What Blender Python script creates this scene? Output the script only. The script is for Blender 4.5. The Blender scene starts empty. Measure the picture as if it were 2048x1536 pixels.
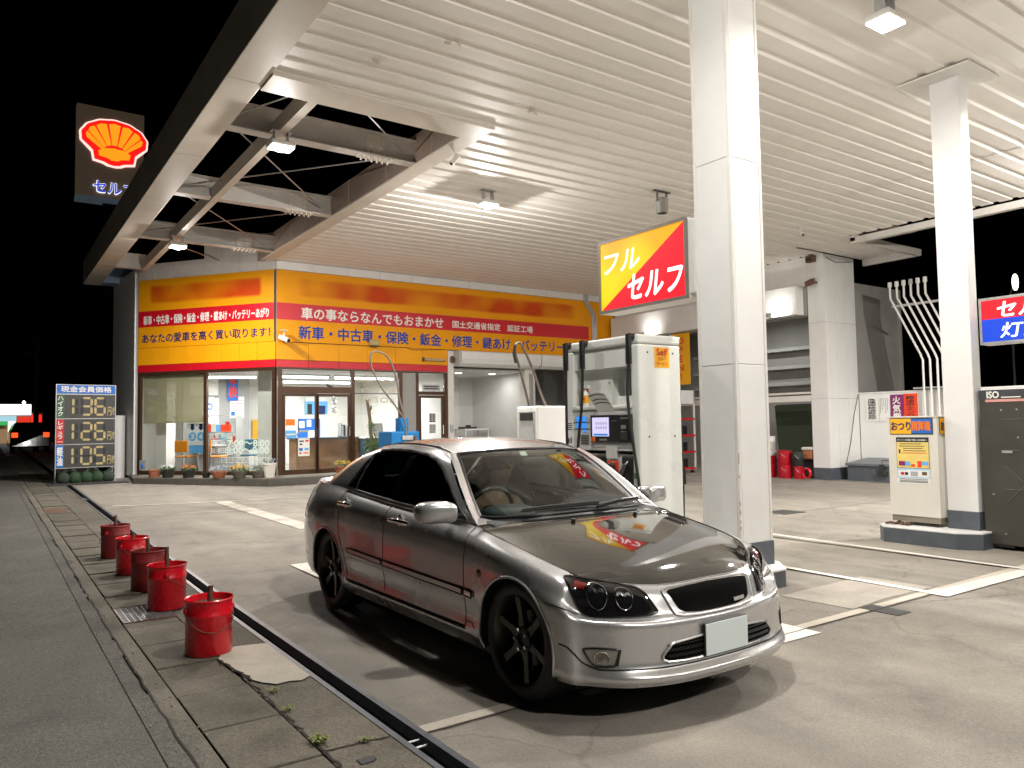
import bpy, bmesh, math, random
from mathutils import Vector, Matrix
random.seed(7)
SC = bpy.context.scene
COL = SC.collection
PI = math.pi
# ================================================================ camera
CAM_H = 1.48
yaw, pitch, roll = math.radians(34.85), math.radians(3.05), math.radians(0.88)
fwd = Vector((math.sin(yaw)*math.cos(pitch), math.cos(yaw)*math.cos(pitch), math.sin(pitch)))
rgt = Vector((math.cos(yaw), -math.sin(yaw), 0))
upv = rgt.cross(fwd)
r2 = math.cos(roll)*rgt - math.sin(roll)*upv
u2 = math.sin(roll)*rgt + math.cos(roll)*upv
cd = bpy.data.cameras.new('camera'); cam = bpy.data.objects.new('camera', cd); COL.objects.link(cam)
cam.matrix_world = Matrix(((r2.x, u2.x, -fwd.x, 0), (r2.y, u2.y, -fwd.y, 0), (r2.z, u2.z, -fwd.z, CAM_H), (0, 0, 0, 1)))
cd.sensor_width = 36; cd.lens = 1525/2048*36; cd.clip_end = 3000; cd.clip_start = .05
SC.camera = cam
# ================================================================ sky and exposure
wd = bpy.data.worlds.new('World'); SC.world = wd; wd.use_nodes = True
nt = wd.node_tree; bg = nt.nodes['Background']
sky = nt.nodes.new('ShaderNodeTexSky'); sky.sky_type = 'NISHITA'; sky.sun_disc = False
sky.sun_elevation = math.radians(-12); sky.sun_rotation = math.radians(200)
nt.links.new(sky.outputs[0], bg.inputs[0]); bg.inputs[1].default_value = .004
SC.view_settings.view_transform = 'Standard'; SC.view_settings.look = 'None'
SC.view_settings.exposure = 0; SC.view_settings.gamma = 1
SC.cycles.max_bounces = 7; SC.cycles.transparent_max_bounces = 16; SC.cycles.sample_clamp_indirect = 4
SC.cycles.use_denoising = True
LAMP_W = 172          # watts of each LED canopy lamp
# ================================================================ helpers
def gz(x, y): return -.0042*max(0, x-3) + .0145*max(0, y-6.5)

def tag(o, label=None, cat=None, group=None, kind=None):
    if label: o['label'] = label
    if cat: o['category'] = cat
    if group: o['group'] = group
    if kind: o['kind'] = kind
    return o
def thing(name, label, cat, loc=(0, 0, 0), rz=0, group=None):
    o = bpy.data.objects.new(name, None); COL.objects.link(o)
    o.location = loc; o.rotation_euler = (0, 0, rz); o.empty_display_size = .1
    return tag(o, label, cat, group)
def dup(o, parent=None):
    c = o.copy(); COL.objects.link(c); c.parent = parent
    for ch in list(o.children): dup(ch, c)
    return c

class MB:
    """collects shapes, then links them as one mesh object"""
    def __init__(s, off=(0, 0, 0)): s.v = []; s.f = []; s.m = []; s.cm = 0; s.off = Vector(off)
    def add(s, vs, fs):
        n = len(s.v); s.v += [Vector(p)-s.off for p in vs]
        for f in fs: s.f.append(tuple(i+n for i in f)); s.m.append(s.cm)
        return s
    def box(s, x0, x1, y0, y1, z0, z1):
        p = [(x, y, z) for z in (z0, z1) for y in (y0, y1) for x in (x0, x1)]
        return s.add(p, [(0, 2, 3, 1), (4, 5, 7, 6), (0, 1, 5, 4), (2, 6, 7, 3), (0, 4, 6, 2), (1, 3, 7, 5)])
    def obox(s, c, ax, ay, az, hx, hy, hz):      # oriented box
        c = Vector(c); ax, ay, az = Vector(ax).normalized()*hx, Vector(ay).normalized()*hy, Vector(az).normalized()*hz
        p = [c+i*ax+j*ay+k*az for k in (-1, 1) for j in (-1, 1) for i in (-1, 1)]
        return s.add(p, [(0, 2, 3, 1), (4, 5, 7, 6), (0, 1, 5, 4), (2, 6, 7, 3), (0, 4, 6, 2), (1, 3, 7, 5)])
    def prism(s, pts, d):                         # pts: closed 3-D outline, d: extrusion vector
        d = Vector(d); n = len(pts); p = [Vector(q) for q in pts]
        f = [tuple(range(n))[::-1], tuple(range(n, 2*n))] + [(i, (i+1) % n, n+(i+1) % n, n+i) for i in range(n)]
        return s.add(p+[q+d for q in p], f)
    def poly(s, pts): return s.add(pts, [tuple(range(len(pts)))])
    def quadgrid(s, G):                           # G: list of rows of points
        n = len(G[0]); vs = [p for r in G for p in r]
        fs = [(i*n+j, i*n+j+1, (i+1)*n+j+1, (i+1)*n+j) for i in range(len(G)-1) for j in range(n-1)]
        return s.add(vs, fs)
    def tube(s, pts, r, n=8, caps=True, r1=None):
        P = [Vector(p) for p in pts]; m = len(P)
        if r1 is None: r1 = r
        t0 = (P[1]-P[0]).normalized()
        a = Vector((0, 0, 1)) if abs(t0.z) < .9 else Vector((1, 0, 0))
        nrm = t0.cross(a).normalized(); vs = []; fs = []
        for i, p in enumerate(P):
            t = (P[min(i+1, m-1)]-P[max(i-1, 0)]).normalized()
            nrm = (nrm - t*nrm.dot(t)).normalized(); b = t.cross(nrm)
            rr = r + (r1-r)*i/(m-1)
            vs += [p + rr*(math.cos(2*PI*j/n)*nrm + math.sin(2*PI*j/n)*b) for j in range(n)]
        for i in range(m-1):
            fs += [(i*n+j, i*n+(j+1) % n, (i+1)*n+(j+1) % n, (i+1)*n+j) for j in range(n)]
        if caps: fs += [tuple(range(n))[::-1], tuple(range((m-1)*n, m*n))]
        return s.add(vs, fs)
    def cyl(s, a, b, r, n=20, r1=None): return s.tube([a, b], r, n, True, r1)
    def lathe(s, prof, c=(0, 0, 0), n=28, axis='z', caps=False):   # prof: (radius, height)
        vs = []; m = len(prof)
        for r, h in prof:
            for j in range(n):
                x, y = r*math.cos(2*PI*j/n), r*math.sin(2*PI*j/n)
                q = (x, y, h) if axis == 'z' else ((h, x, y) if axis == 'x' else (x, h, y))
                vs.append(Vector(q)+Vector(c))
        fs = [(i*n+j, i*n+(j+1) % n, (i+1)*n+(j+1) % n, (i+1)*n+j) for i in range(m-1) for j in range(n)]
        if caps: fs += [tuple(range(n))[::-1], tuple(range((m-1)*n, m*n))]
        return s.add(vs, fs)
    def sell(s, c, rx, ry, rz, e=.6, n=20, m=12):                   # superellipsoid
        def pw(v): return math.copysign(abs(v)**e, v)
        vs = []; fs = []
        for i in range(m+1):
            a = -PI/2+PI*i/m
            for j in range(n):
                b = 2*PI*j/n
                vs.append((c[0]+rx*pw(math.cos(a))*pw(math.cos(b)), c[1]+ry*pw(math.cos(a))*pw(math.sin(b)), c[2]+rz*pw(math.sin(a))))
        for i in range(m):
            fs += [(i*n+j, i*n+(j+1) % n, (i+1)*n+(j+1) % n, (i+1)*n+j) for j in range(n)]
        return s.add(vs, fs)
    def build(s, name, mat, parent=None, smooth=False, bevel=0, seg=2):
        me = bpy.data.meshes.new(name); me.from_pydata([tuple(p) for p in s.v], [], s.f)
        mats = mat if isinstance(mat, (list, tuple)) else [mat]
        for m in mats: me.materials.append(m)
        if len(mats) > 1:
            for p, i in zip(me.polygons, s.m): p.material_index = i
        bm = bmesh.new(); bm.from_mesh(me)
        bmesh.ops.remove_doubles(bm, verts=bm.verts, dist=1e-5)
        bmesh.ops.recalc_face_normals(bm, faces=bm.faces)
        bm.to_mesh(me); bm.free()
        if smooth:
            for p in me.polygons: p.use_smooth = True
            try: me.set_sharp_from_angle(angle=math.radians(smooth if smooth > 1 else 40))
            except Exception: pass
        o = bpy.data.objects.new(name, me); COL.objects.link(o)
        if parent is not None: o.parent = parent
        if bevel:
            b = o.modifiers.new('b', 'BEVEL'); b.width = bevel; b.segments = seg; b.limit_method = 'ANGLE'; b.angle_limit = math.radians(40)
        return o
def rbox(name, mat, parent, x0, x1, y0, y1, z0, z1, bevel=.006): return MB().box(x0, x1, y0, y1, z0, z1).build(name, mat, parent, bevel=bevel)
def struct(o, ): o['kind'] = 'structure'; return o

# ---------------------------------------------------------------- lettering
_dg = None
def letters(name, body, mat, parent, org, ux, uy, w, h, bold=.0, lines=1, off=(0, 0, 0), shear=0, space=1.0, vertical=False):
    """flat letters filling the box w x h whose lower-left corner is org, ux to the reader's right, uy up"""
    if vertical: body = '\n'.join(body)
    c = bpy.data.curves.new('lettering', 'FONT'); c.body = body; c.space_line = space if vertical else 1.0
    c.shear = shear; c.resolution_u = 3
    c.align_x = 'CENTER' if vertical else 'LEFT'
    o = bpy.data.objects.new('lettering', c); COL.objects.link(o)
    dg = bpy.context.evaluated_depsgraph_get(); dg.update()
    me = bpy.data.meshes.new_from_object(o.evaluated_get(dg))
    bpy.data.objects.remove(o); bpy.data.curves.remove(c)
    xs = [v.co.x for v in me.vertices]; ys = [v.co.y for v in me.vertices]
    x0, x1, y0, y1 = min(xs), max(xs), min(ys), max(ys)
    sx, sy = w/(x1-x0), h/(y1-y0)
    org, ux, uy, off = Vector(org), Vector(ux).normalized(), Vector(uy).normalized(), Vector(off)
    V = [((v.co.x-x0)*sx, (v.co.y-y0)*sy) for v in me.vertices]; Fc = [tuple(q.vertices) for q in me.polygons]
    bpy.data.meshes.remove(me); nn = ux.cross(uy).normalized(); m = MB(); em = h/max(1, (len(body)+1)//2 if vertical else 1)*bold
    for i, (a, b_) in enumerate([(0, 0), (em, .3*em), (-em, -.3*em), (.3*em, -em), (-.3*em, em)] if bold > 0 else [(0, 0)]):   # fattened strokes
        m.add([org+off+ux*(x+a)+uy*(y+b_)+nn*.0004*i for x, y in V], Fc)
    me = bpy.data.meshes.new(name); me.from_pydata([tuple(q) for q in m.v], [], m.f); me.materials.append(mat)
    o = bpy.data.objects.new(name, me); COL.objects.link(o)
    if parent is not None: o.parent = parent
    return o

# ---------------------------------------------------------------- materials
def M(name, col, rough=.5, metal=0., coat=0., var=.12, scale=6., bump=0., bscale=80., emit=0., spec=.5, col2=None, croughvar=.15, ecol=None):
    m = bpy.data.materials.new(name); m.use_nodes = True
    n, l = m.node_tree.nodes, m.node_tree.links; b = n['Principled BSDF']
    b.inputs['Roughness'].default_value = rough; b.inputs['Metallic'].default_value = metal
    b.inputs['Coat Weight'].default_value = coat; b.inputs['Coat Roughness'].default_value = .03
    b.inputs['Specular IOR Level'].default_value = spec
    b.inputs['Base Color'].default_value = (*col, 1)
    tc = n.new('ShaderNodeTexCoord')
    if var > 0 or col2:
        no = n.new('ShaderNodeTexNoise'); no.inputs['Scale'].default_value = scale; no.inputs['Detail'].default_value = 6; no.inputs['Roughness'].default_value = .62
        l.new(tc.outputs['Object'], no.inputs['Vector'])
        rp = n.new('ShaderNodeValToRGB'); rp.color_ramp.elements[0].position = .3; rp.color_ramp.elements[1].position = .7
        c2 = col2 or tuple(c*(1-var) for c in col); c1 = tuple(min(1, c*(1+var*.5)) for c in col)
        rp.color_ramp.elements[0].color = (*c2, 1); rp.color_ramp.elements[1].color = (*c1, 1)
        l.new(no.outputs['Fac'], rp.inputs['Fac']); l.new(rp.outputs['Color'], b.inputs['Base Color'])
        mr = n.new('ShaderNodeMapRange'); mr.inputs['To Min'].default_value = max(.02, rough-croughvar*rough); mr.inputs['To Max'].default_value = min(1, rough+croughvar*rough)
        l.new(no.outputs['Fac'], mr.inputs['Value']); l.new(mr.outputs[0], b.inputs['Roughness'])
    if bump > 0:
        nb = n.new('ShaderNodeTexNoise'); nb.inputs['Scale'].default_value = bscale; nb.inputs['Detail'].default_value = 4
        l.new(tc.outputs['Object'], nb.inputs['Vector'])
        bp = n.new('ShaderNodeBump'); bp.inputs['Strength'].default_value = bump; bp.inputs['Distance'].default_value = .01
        l.new(nb.outputs['Fac'], bp.inputs['Height']); l.new(bp.outputs['Normal'], b.inputs['Normal'])
    if emit > 0:
        b.inputs['Emission Color'].default_value = (*(ecol or col), 1); b.inputs['Emission Strength'].default_value = emit
    return m
def glass(name, tint, refl=1.0, ior=1.5, rough=.0):
    m = bpy.data.materials.new(name); m.use_nodes = True
    n, l = m.node_tree.nodes, m.node_tree.links; n.remove(n['Principled BSDF'])
    t = n.new('ShaderNodeBsdfTransparent'); t.inputs[0].default_value = (*tint, 1)
    g = n.new('ShaderNodeBsdfGlossy'); g.inputs['Roughness'].default_value = rough; g.inputs[0].default_value = (refl, refl, refl, 1)
    lw = n.new('ShaderNodeLayerWeight'); lw.inputs[0].default_value = .5
    pw = n.new('ShaderNodeMath'); pw.operation = 'POWER'; l.new(lw.outputs['Facing'], pw.inputs[0]); pw.inputs[1].default_value = 4.2
    f = n.new('ShaderNodeMath'); f.operation = 'MULTIPLY_ADD'; l.new(pw.outputs[0], f.inputs[0]); r0 = ((ior-1)/(ior+1))**2; f.inputs[1].default_value = 1-r0*1.6; f.inputs[2].default_value = r0*1.6
    no = n.new('ShaderNodeTexNoise'); no.inputs['Scale'].default_value = 3; tc = n.new('ShaderNodeTexCoord'); l.new(tc.outputs['Object'], no.inputs['Vector'])
    bp = n.new('ShaderNodeBump'); bp.inputs['Strength'].default_value = .02; bp.inputs['Distance'].default_value = .02
    l.new(no.outputs['Fac'], bp.inputs['Height']); l.new(bp.outputs['Normal'], g.inputs['Normal'])
    mx = n.new('ShaderNodeMixShader'); l.new(f.outputs[0], mx.inputs[0]); l.new(t.outputs[0], mx.inputs[1]); l.new(g.outputs[0], mx.inputs[2])
    l.new(mx.outputs[0], n['Material Output'].inputs['Surface'])
    return m
def ground_mat(name, dark, light, speck=.25, stain=.35, big=.22, swirl=0., rough=.85, fine=160., bump=.25, crack=0.):
    m = bpy.data.materials.new(name); m.use_nodes = True
    n, l = m.node_tree.nodes, m.node_tree.links; b = n['Principled BSDF']; b.inputs['Roughness'].default_value = rough
    b.inputs['Specular IOR Level'].default_value = .35
    tc = n.new('ShaderNodeTexCoord')
    def noise(sc, det=5, dist=0., vec=None, ro=.55):
        q = n.new('ShaderNodeTexNoise'); q.inputs['Scale'].default_value = sc; q.inputs['Detail'].default_value = det; q.inputs['Distortion'].default_value = dist; q.inputs['Roughness'].default_value = ro
        l.new(vec or tc.outputs['Object'], q.inputs['Vector']); return q.outputs['Fac']
    def ramp(f, a, b_, ca=(0, 0, 0), cb=(1, 1, 1)):
        q = n.new('ShaderNodeValToRGB'); q.color_ramp.elements[0].position = a; q.color_ramp.elements[1].position = b_
        q.color_ramp.elements[0].color = (*ca, 1); q.color_ramp.elements[1].color = (*cb, 1); l.new(f, q.inputs['Fac']); return q.outputs['Color']
    def mixc(mode, fac, a, b_):
        q = n.new('ShaderNodeMix'); q.data_type = 'RGBA'; q.blend_type = mode
        if isinstance(fac, float): q.inputs['Factor'].default_value = fac
        else: l.new(fac, q.inputs['Factor'])
        for s, v in ((6, a), (7, b_)):
            if isinstance(v, tuple): q.inputs[s].default_value = (*v, 1)
            else: l.new(v, q.inputs[s])
        return q.outputs[2]
    base = ramp(noise(big, 6, .6), .32, .68, dark, light)
    c = mixc('MULTIPLY', .55, base, ramp(noise(2.6, 8, .4, ro=.65), .28, .72, (.62, .62, .63), (1.12, 1.1, 1.06)))
    c = mixc('MULTIPLY', speck, c, ramp(noise(fine, 2, ro=.7), .36, .64, (.25, .25, .25), (1.5, 1.48, 1.42)))
    c = mixc('MULTIPLY', speck*.8, c, ramp(noise(fine*.36, 3, ro=.75), .38, .62, (.45, .45, .45), (1.35, 1.34, 1.3)))
    c = mixc('MULTIPLY', stain, c, ramp(noise(.9, 7, 1.2, ro=.6), .56, .74, (1, 1, 1), (.42, .40, .38)))
    if swirl:
        mp = n.new('ShaderNodeMapping'); mp.inputs['Scale'].default_value = (1.0, .22, 1); mp.inputs['Rotation'].default_value = (0, 0, .25); l.new(tc.outputs['Object'], mp.inputs[0])
        c = mixc('MULTIPLY', swirl, c, ramp(noise(.9, 5, 2.2, mp.outputs[0]), .35, .65, (.7, .69, .68), (1.12, 1.1, 1.05)))
    if crack:
        v = n.new('ShaderNodeTexVoronoi'); v.feature = 'DISTANCE_TO_EDGE'; v.inputs['Scale'].default_value = .45
        mixv = n.new('ShaderNodeVectorMath'); mixv.operation = 'ADD'; nz = n.new('ShaderNodeTexNoise'); nz.inputs['Scale'].default_value = 2.2; nz.inputs['Detail'].default_value = 6; l.new(tc.outputs['Object'], nz.inputs['Vector'])
        sc = n.new('ShaderNodeVectorMath'); sc.operation = 'SCALE'; sc.inputs['Scale'].default_value = .5; l.new(nz.outputs['Color'], sc.inputs[0])
        l.new(tc.outputs['Object'], mixv.inputs[0]); l.new(sc.outputs[0], mixv.inputs[1]); l.new(mixv.outputs[0], v.inputs['Vector'])
        c = mixc('MULTIPLY', crack, c, ramp(v.outputs['Distance'], .0, .006, (.3, .28, .26), (1, 1, 1)))
    l.new(c, b.inputs['Base Color'])
    bp = n.new('ShaderNodeBump'); bp.inputs['Strength'].default_value = bump; bp.inputs['Distance'].default_value = .006
    l.new(noise(fine*.5, 4), bp.inputs['Height']); l.new(bp.outputs['Normal'], b.inputs['Normal'])
    return m

MT = dict(
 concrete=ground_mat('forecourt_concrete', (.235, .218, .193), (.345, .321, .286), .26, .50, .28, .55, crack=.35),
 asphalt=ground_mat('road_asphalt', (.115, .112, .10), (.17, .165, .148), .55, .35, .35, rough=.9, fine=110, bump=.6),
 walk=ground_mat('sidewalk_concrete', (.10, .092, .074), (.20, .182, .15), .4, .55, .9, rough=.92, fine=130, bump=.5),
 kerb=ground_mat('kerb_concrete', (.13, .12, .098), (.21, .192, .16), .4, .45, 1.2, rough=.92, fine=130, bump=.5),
 patch=ground_mat('pale_concrete_patch', (.33, .30, .26), (.43, .40, .35), .22, .4, .8),
 mortar=ground_mat('fresh_mortar', (.47, .43, .36), (.55, .50, .43), .12, .2, 1.5, fine=90, bump=.12),
 farground=ground_mat('dark_ground', (.04, .04, .038), (.07, .068, .062), .3, .3, .1),
 white=M('white_panel', (.74, .74, .72), .42, var=.05, scale=2.5, bump=.02),
 whitepaint=M('white_steel_paint', (.72, .70, .66), .38, var=.08, scale=4),
 ceiling=M('ceiling_deck', (.87, .83, .775), .5, var=.06, scale=1.2),
 cream=M('cream_fascia', (.66, .60, .52), .5, var=.10, scale=2),
 beam=M('beam_paint', (.60, .555, .505), .5, var=.12, scale=3),
 bronze=M('bronze_panel', (.16, .115, .085), .3, metal=.3, var=.15, scale=1),
 darkmetal=M('dark_metal', (.06, .06, .058), .45, metal=.6),
 galv=M('galvanised_steel', (.50, .50, .50), .42, metal=.85, var=.2, scale=14),
 greyband=M('grey_blue_paint', (.085, .098, .115), .45, var=.2, scale=9),
 yellow=M('banner_yellow', (.80, .325, .004), .5, var=.07, scale=1.5, spec=.2),
 yellow2=M('panel_yellow', (.82, .345, .006), .45, var=.06, scale=1.5, spec=.2),
 red=M('banner_red', (.56, .006, .016), .42, var=.08, scale=2),
 blue=M('letter_blue', (.005, .06, .34), .5, var=.05, spec=.2),
 navy=M('letter_navy', (.006, .015, .10), .5, var=.05),
 letterwhite=M('letter_white', (.80, .79, .74), .45, var=.03),
 brown=M('brown_aluminium', (.075, .036, .018), .35, metal=.4, var=.15, scale=5),
 rubber=M('black_rubber', (.012, .012, .012), .55, var=.2),
 black=M('black_plastic', (.016, .016, .017), .38, var=.2),
 gloss_black=M('gloss_black', (.006, .006, .007), .08, coat=1., var=0),
 chrome=M('chrome', (.82, .82, .82), .08, metal=1., var=0),
 redpail=M('red_pail_paint', (.70, .007, .018), .28, var=.30, scale=9, col2=(.50, .006, .014), coat=.3),
 rust=M('rusty_steel', (.20, .13, .09), .7, metal=.5, col2=(.10, .045, .025), scale=30),
 pumpwhite=M('pump_white', (.74, .755, .71), .28, var=.03, scale=2, coat=.25),
 pumpgrey=M('pump_grey', (.40, .40, .385), .4, var=.08),
 machine=M('machine_cream', (.66, .64, .57), .38, var=.05, scale=2),
 tape=M('clear_tape', (.10, .10, .085), .2, var=.3),
 olive=M('dark_olive_cabinet', (.055, .052, .042), .33, var=.25, scale=3),
 paper=M('paper', (.78, .78, .75), .6, var=.03),
 ink=M('ink', (.02, .02, .022), .6, var=0),
 orange=M('orange_print', (.80, .19, .006), .5, var=.04),
 signyellow=M('sign_yellow', (.85, .42, .01), .5, var=.03),
 purple=M('sign_purple', (.22, .012, .13), .5, var=.05),
 redorange=M('sign_red', (.75, .05, .008), .5, var=.04),
 skyblue=M('print_light_blue', (.12, .42, .80), .5, var=.06),
 blueprint=M('print_blue', (.01, .14, .55), .5, var=.06),
 green=M('sandbag_green', (.02, .055, .022), .75, var=.45, scale=12, bump=.5, bscale=60),
 bagdark=M('dark_sandbag_green', (.026, .042, .026), .75, var=.45, scale=12, bump=.5, bscale=60),
 soil=M('soil', (.03, .02, .014), .95, var=.3, scale=40, bump=.6),
 terracotta=M('terracotta', (.42, .15, .075), .7, var=.2, scale=14),
 planterdark=M('dark_planter', (.022, .02, .018), .6),
 leaf=M('leaf_green', (.055, .12, .022), .6, var=.35, scale=20),
 ivory=M('ivory_interior', (.74, .71, .65), .6, var=.05),
 greywall=M('grey_wall', (.33, .32, .30), .6, var=.06),
 wood=M('counter_wood', (.24, .115, .045), .4, var=.35, scale=5),
 floor_in=M('office_floor', (.30, .28, .25), .35, var=.15),
 blind=M('roller_blind', (.42, .38, .24), .7, var=.10, scale=2.5),
 bluemachine=M('blue_paint', (.005, .14, .36), .32, var=.12),
 slate=M('slate_blue_panel', (.05, .085, .13), .4, var=.2),
 baywall=M('bay_wall_grey', (.30, .29, .265), .6, var=.12, scale=1.5),
 tile=M('planter_tile', (.10, .09, .075), .55, var=.25, scale=9),
 markwhite=ground_mat('road_paint_white', (.58, .565, .53), (.80, .78, .73), .18, .25, 1.4, fine=90, bump=.2),
 oldmark=ground_mat('worn_road_paint', (.36, .33, .28), (.66, .62, .55), .3, .6, 3.0, fine=90, bump=.2),
 iron=M('cast_iron', (.075, .072, .07), .6, metal=.4, var=.3, scale=30, bump=.5, bscale=120),
 steelplate=M('painted_channel_steel', (.16, .165, .18), .4, metal=.5, var=.2, scale=12),
 tube=M('fluorescent_tube', (1, 1, 1), .5, var=0, emit=6., ecol=(.93, .95, 1)),
 led=M('led_panel', (1, 1, 1), .5, var=0, emit=30., ecol=(1, .97, .93)),
)

def rootloc(p):
    if p is None: return Vector((0, 0, 0))
    while p.parent is not None: p = p.parent
    return Vector(p.location)
def W(p): return MB(off=rootloc(p))                 # shapes given in world coordinates under thing p
def wbox(name, mat, p, x0, x1, y0, y1, z0, z1, bevel=.006): return W(p).box(x0, x1, y0, y1, z0, z1).build(name, mat, p, bevel=bevel)
def wtext(name, body, mat, p, org, ux, uy, w, h, **k): return letters(name, body, mat, p, org, ux, uy, w, h, off=-rootloc(p), **k)

# ================================================================ ground, road, pavement
def sheet(name, mat, x0, x1, y0, y1, dz=0., zf=gz):
    xs = sorted({x0, x1} | {x for x in (3,) if x0 < x < x1}); ys = sorted({y0, y1} | {y for y in (6.5,) if y0 < y < y1})
    m = MB(); m.quadgrid([[(x, y, zf(x, y)+dz) for x in xs] for y in ys])
    return struct(m.build(name, mat))
struct(MB().quadgrid([[(x, y, -.35) for x in (-1500, 0, 1500)] for y in (-1500, 0, 2500)]).build('ground', MT['farground']))
sheet('road', MT['asphalt'], -40, .80, -40, 160)
sheet('forecourt', MT['concrete'], 1.783, 45, -30, 70)
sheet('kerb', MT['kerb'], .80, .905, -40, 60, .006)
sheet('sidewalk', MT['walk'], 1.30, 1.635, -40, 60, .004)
sheet('sidewalk', MT['iron'], .905, 1.30, -40, 60, -.02)
m = MB(); y = -8.0; rnd = random.Random(3)
while y < 40:                                         # concrete cover slabs of the side gutter, open joints between
    L = .592; dz = rnd.uniform(-.004, .006)
    if not (6.4 < y+.3 < 7.1 and False):
        m.cm = 0; a, b = y+.005, y+L-.005
        if b > 6.56 and a < 7.1:                      # leave the steel grating open
            if a < 6.5: m.box(.913, 1.292, a, 6.55, gz(1, a)-.1, gz(1, a)+.006+dz)
            if b > 7.12: m.box(.913, 1.292, 7.12, b, gz(1, b)-.1, gz(1, b)+.006+dz)
        else: m.box(.913, 1.292, a, b, gz(1, y+.3)-.1, gz(1, y+.3)+.006+dz)
    y += .6
struct(m.build('sidewalk', MT['walk'], bevel=.006))
# drain channel with steel rims
m = MB(); 
for a, b in ((-30, 6.5), (6.5, 22.0)):
    za, zb = gz(0, a), gz(0, b)
    m.quadgrid([[(1.635, a, za), (1.635, a, za-.14), (1.785, a, za-.14), (1.785, a, za)], [(1.635, b, zb), (1.635, b, zb-.14), (1.785, b, zb-.14), (1.785, b, zb)]])
struct(m.build('drain_channel', MT['iron']))
m = MB()
for a, b in ((-30, 6.5), (6.5, 22.0)):
    za, zb = gz(0, a), gz(0, b)
    for x0, x1 in ((1.632, 1.664), (1.752, 1.788)):
        m.prism([(x0, a, za-.05), (x1, a, za-.05), (x1, a, za+.009), (x0, a, za+.009)], (0, b-a, zb-za))
struct(m.build('channel_rim', MT['steelplate']))
m = MB()
for yy in (3.26, 3.335, 17.2, 17.5): m.cyl((1.66, yy, gz(0, yy)-.02), (1.757, yy, gz(0, yy)-.02), .006, 8)
struct(m.build('channel_bar', MT['galv']))
# joints and repairs in the paving
def strip(m, pts, w, dz=.004):
    P = [Vector((p[0], p[1], 0)) for p in pts]; L = []; R = []
    for i, p in enumerate(P):
        t = (P[min(i+1, len(P)-1)]-P[max(i-1, 0)]).normalized(); nn = Vector((-t.y, t.x, 0))*w/2
        L.append(p+nn); R.append(p-nn)
    m.quadgrid([[(a.x, a.y, gz(a.x, a.y)+dz), (b.x, b.y, gz(b.x, b.y)+dz)] for a, b in zip(L, R)])
def wob(a, b, n, amp, seed=1):
    r = random.Random(seed); return [(a[0]+(b[0]-a[0])*i/n+r.uniform(-amp, amp), a[1]+(b[1]-a[1])*i/n+r.uniform(-amp, amp)) for i in range(n+1)]
m = MB()
strip(m, wob((1.79, 3.325), (9.2, 3.37), 60, .006, 2), .012, .006)
strip(m, wob((2.0, 10.3), (4.2, 9.0), 30, .012, 4), .008, .005)
strip(m, wob((5.9, 3.42), (9.5, 2.1), 60, .02, 8), .004, .005)
strip(m, wob((6.2, 7.6), (15.5, 7.7), 30, .01, 6), .012, .005)
strip(m, wob((8.2, 10.9), (16.9, 11.2), 30, .01, 7), .014, .005)
strip(m, wob((1.31, 3.0), (1.31, 4.65), 40, .012, 9), .016, .008)
strip(m, wob((1.31, -2), (1.31, 3.0), 60, .012, 10), .014, .008)
strip(m, wob((1.32, 3.42), (1.63, 3.40), 12, .006, 11), .014, .008)
strip(m, wob((1.27, 5.12), (1.33, 4.62), 16, .01, 12), .016, .016)
strip(m, wob((.80, -6), (.80, 20), 200, .006, 13), .012, .012)
struct(m.build('paving_joint', MT['soil']))
m = MB(); strip(m, [(1.79, 3.385), (9.0, 3.44)], .085, .005); strip(m, [(2.1, 13.6), (5.6, 13.2)], .05, .005); struct(m.build('paving_joint', MT['mortar']))
def pavepoly(name, mat, pts, dz): return struct(MB().poly([(x, y, gz(x, y)+dz) for x, y in pts]).build(name, mat))
r_ = random.Random(5)
edge = [(1.27, 5.16), (1.33, 5.30), (1.43, 5.385), (1.55, 5.36), (1.628, 5.33), (1.628, 4.9), (1.628, 4.48), (1.56, 4.43), (1.50, 4.46), (1.42, 4.455), (1.365, 4.53), (1.33, 4.61), (1.325, 4.74), (1.28, 4.86), (1.285, 5.02)]
pavepoly('mortar_patch', MT['mortar'], edge, .013)
pavepoly('forecourt_patch', MT['patch'], [(5.6, 4.1), (6.9, 4.15), (6.95, 3.5), (6.2, 3.52), (5.65, 3.47)], .004)
# ragged asphalt edge lapping the kerb
rg = random.Random(12); ey = [i*.12-6 for i in range(220)]
m = MB(); m.quadgrid([[(.70, y, gz(0, y)+.005) for y in ey], [(.80+rg.uniform(-.03, .035)+.03*math.sin(y*2.1), y, gz(0, y)+.011) for y in ey]])
struct(m.build('road', MT['asphalt']))
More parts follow.
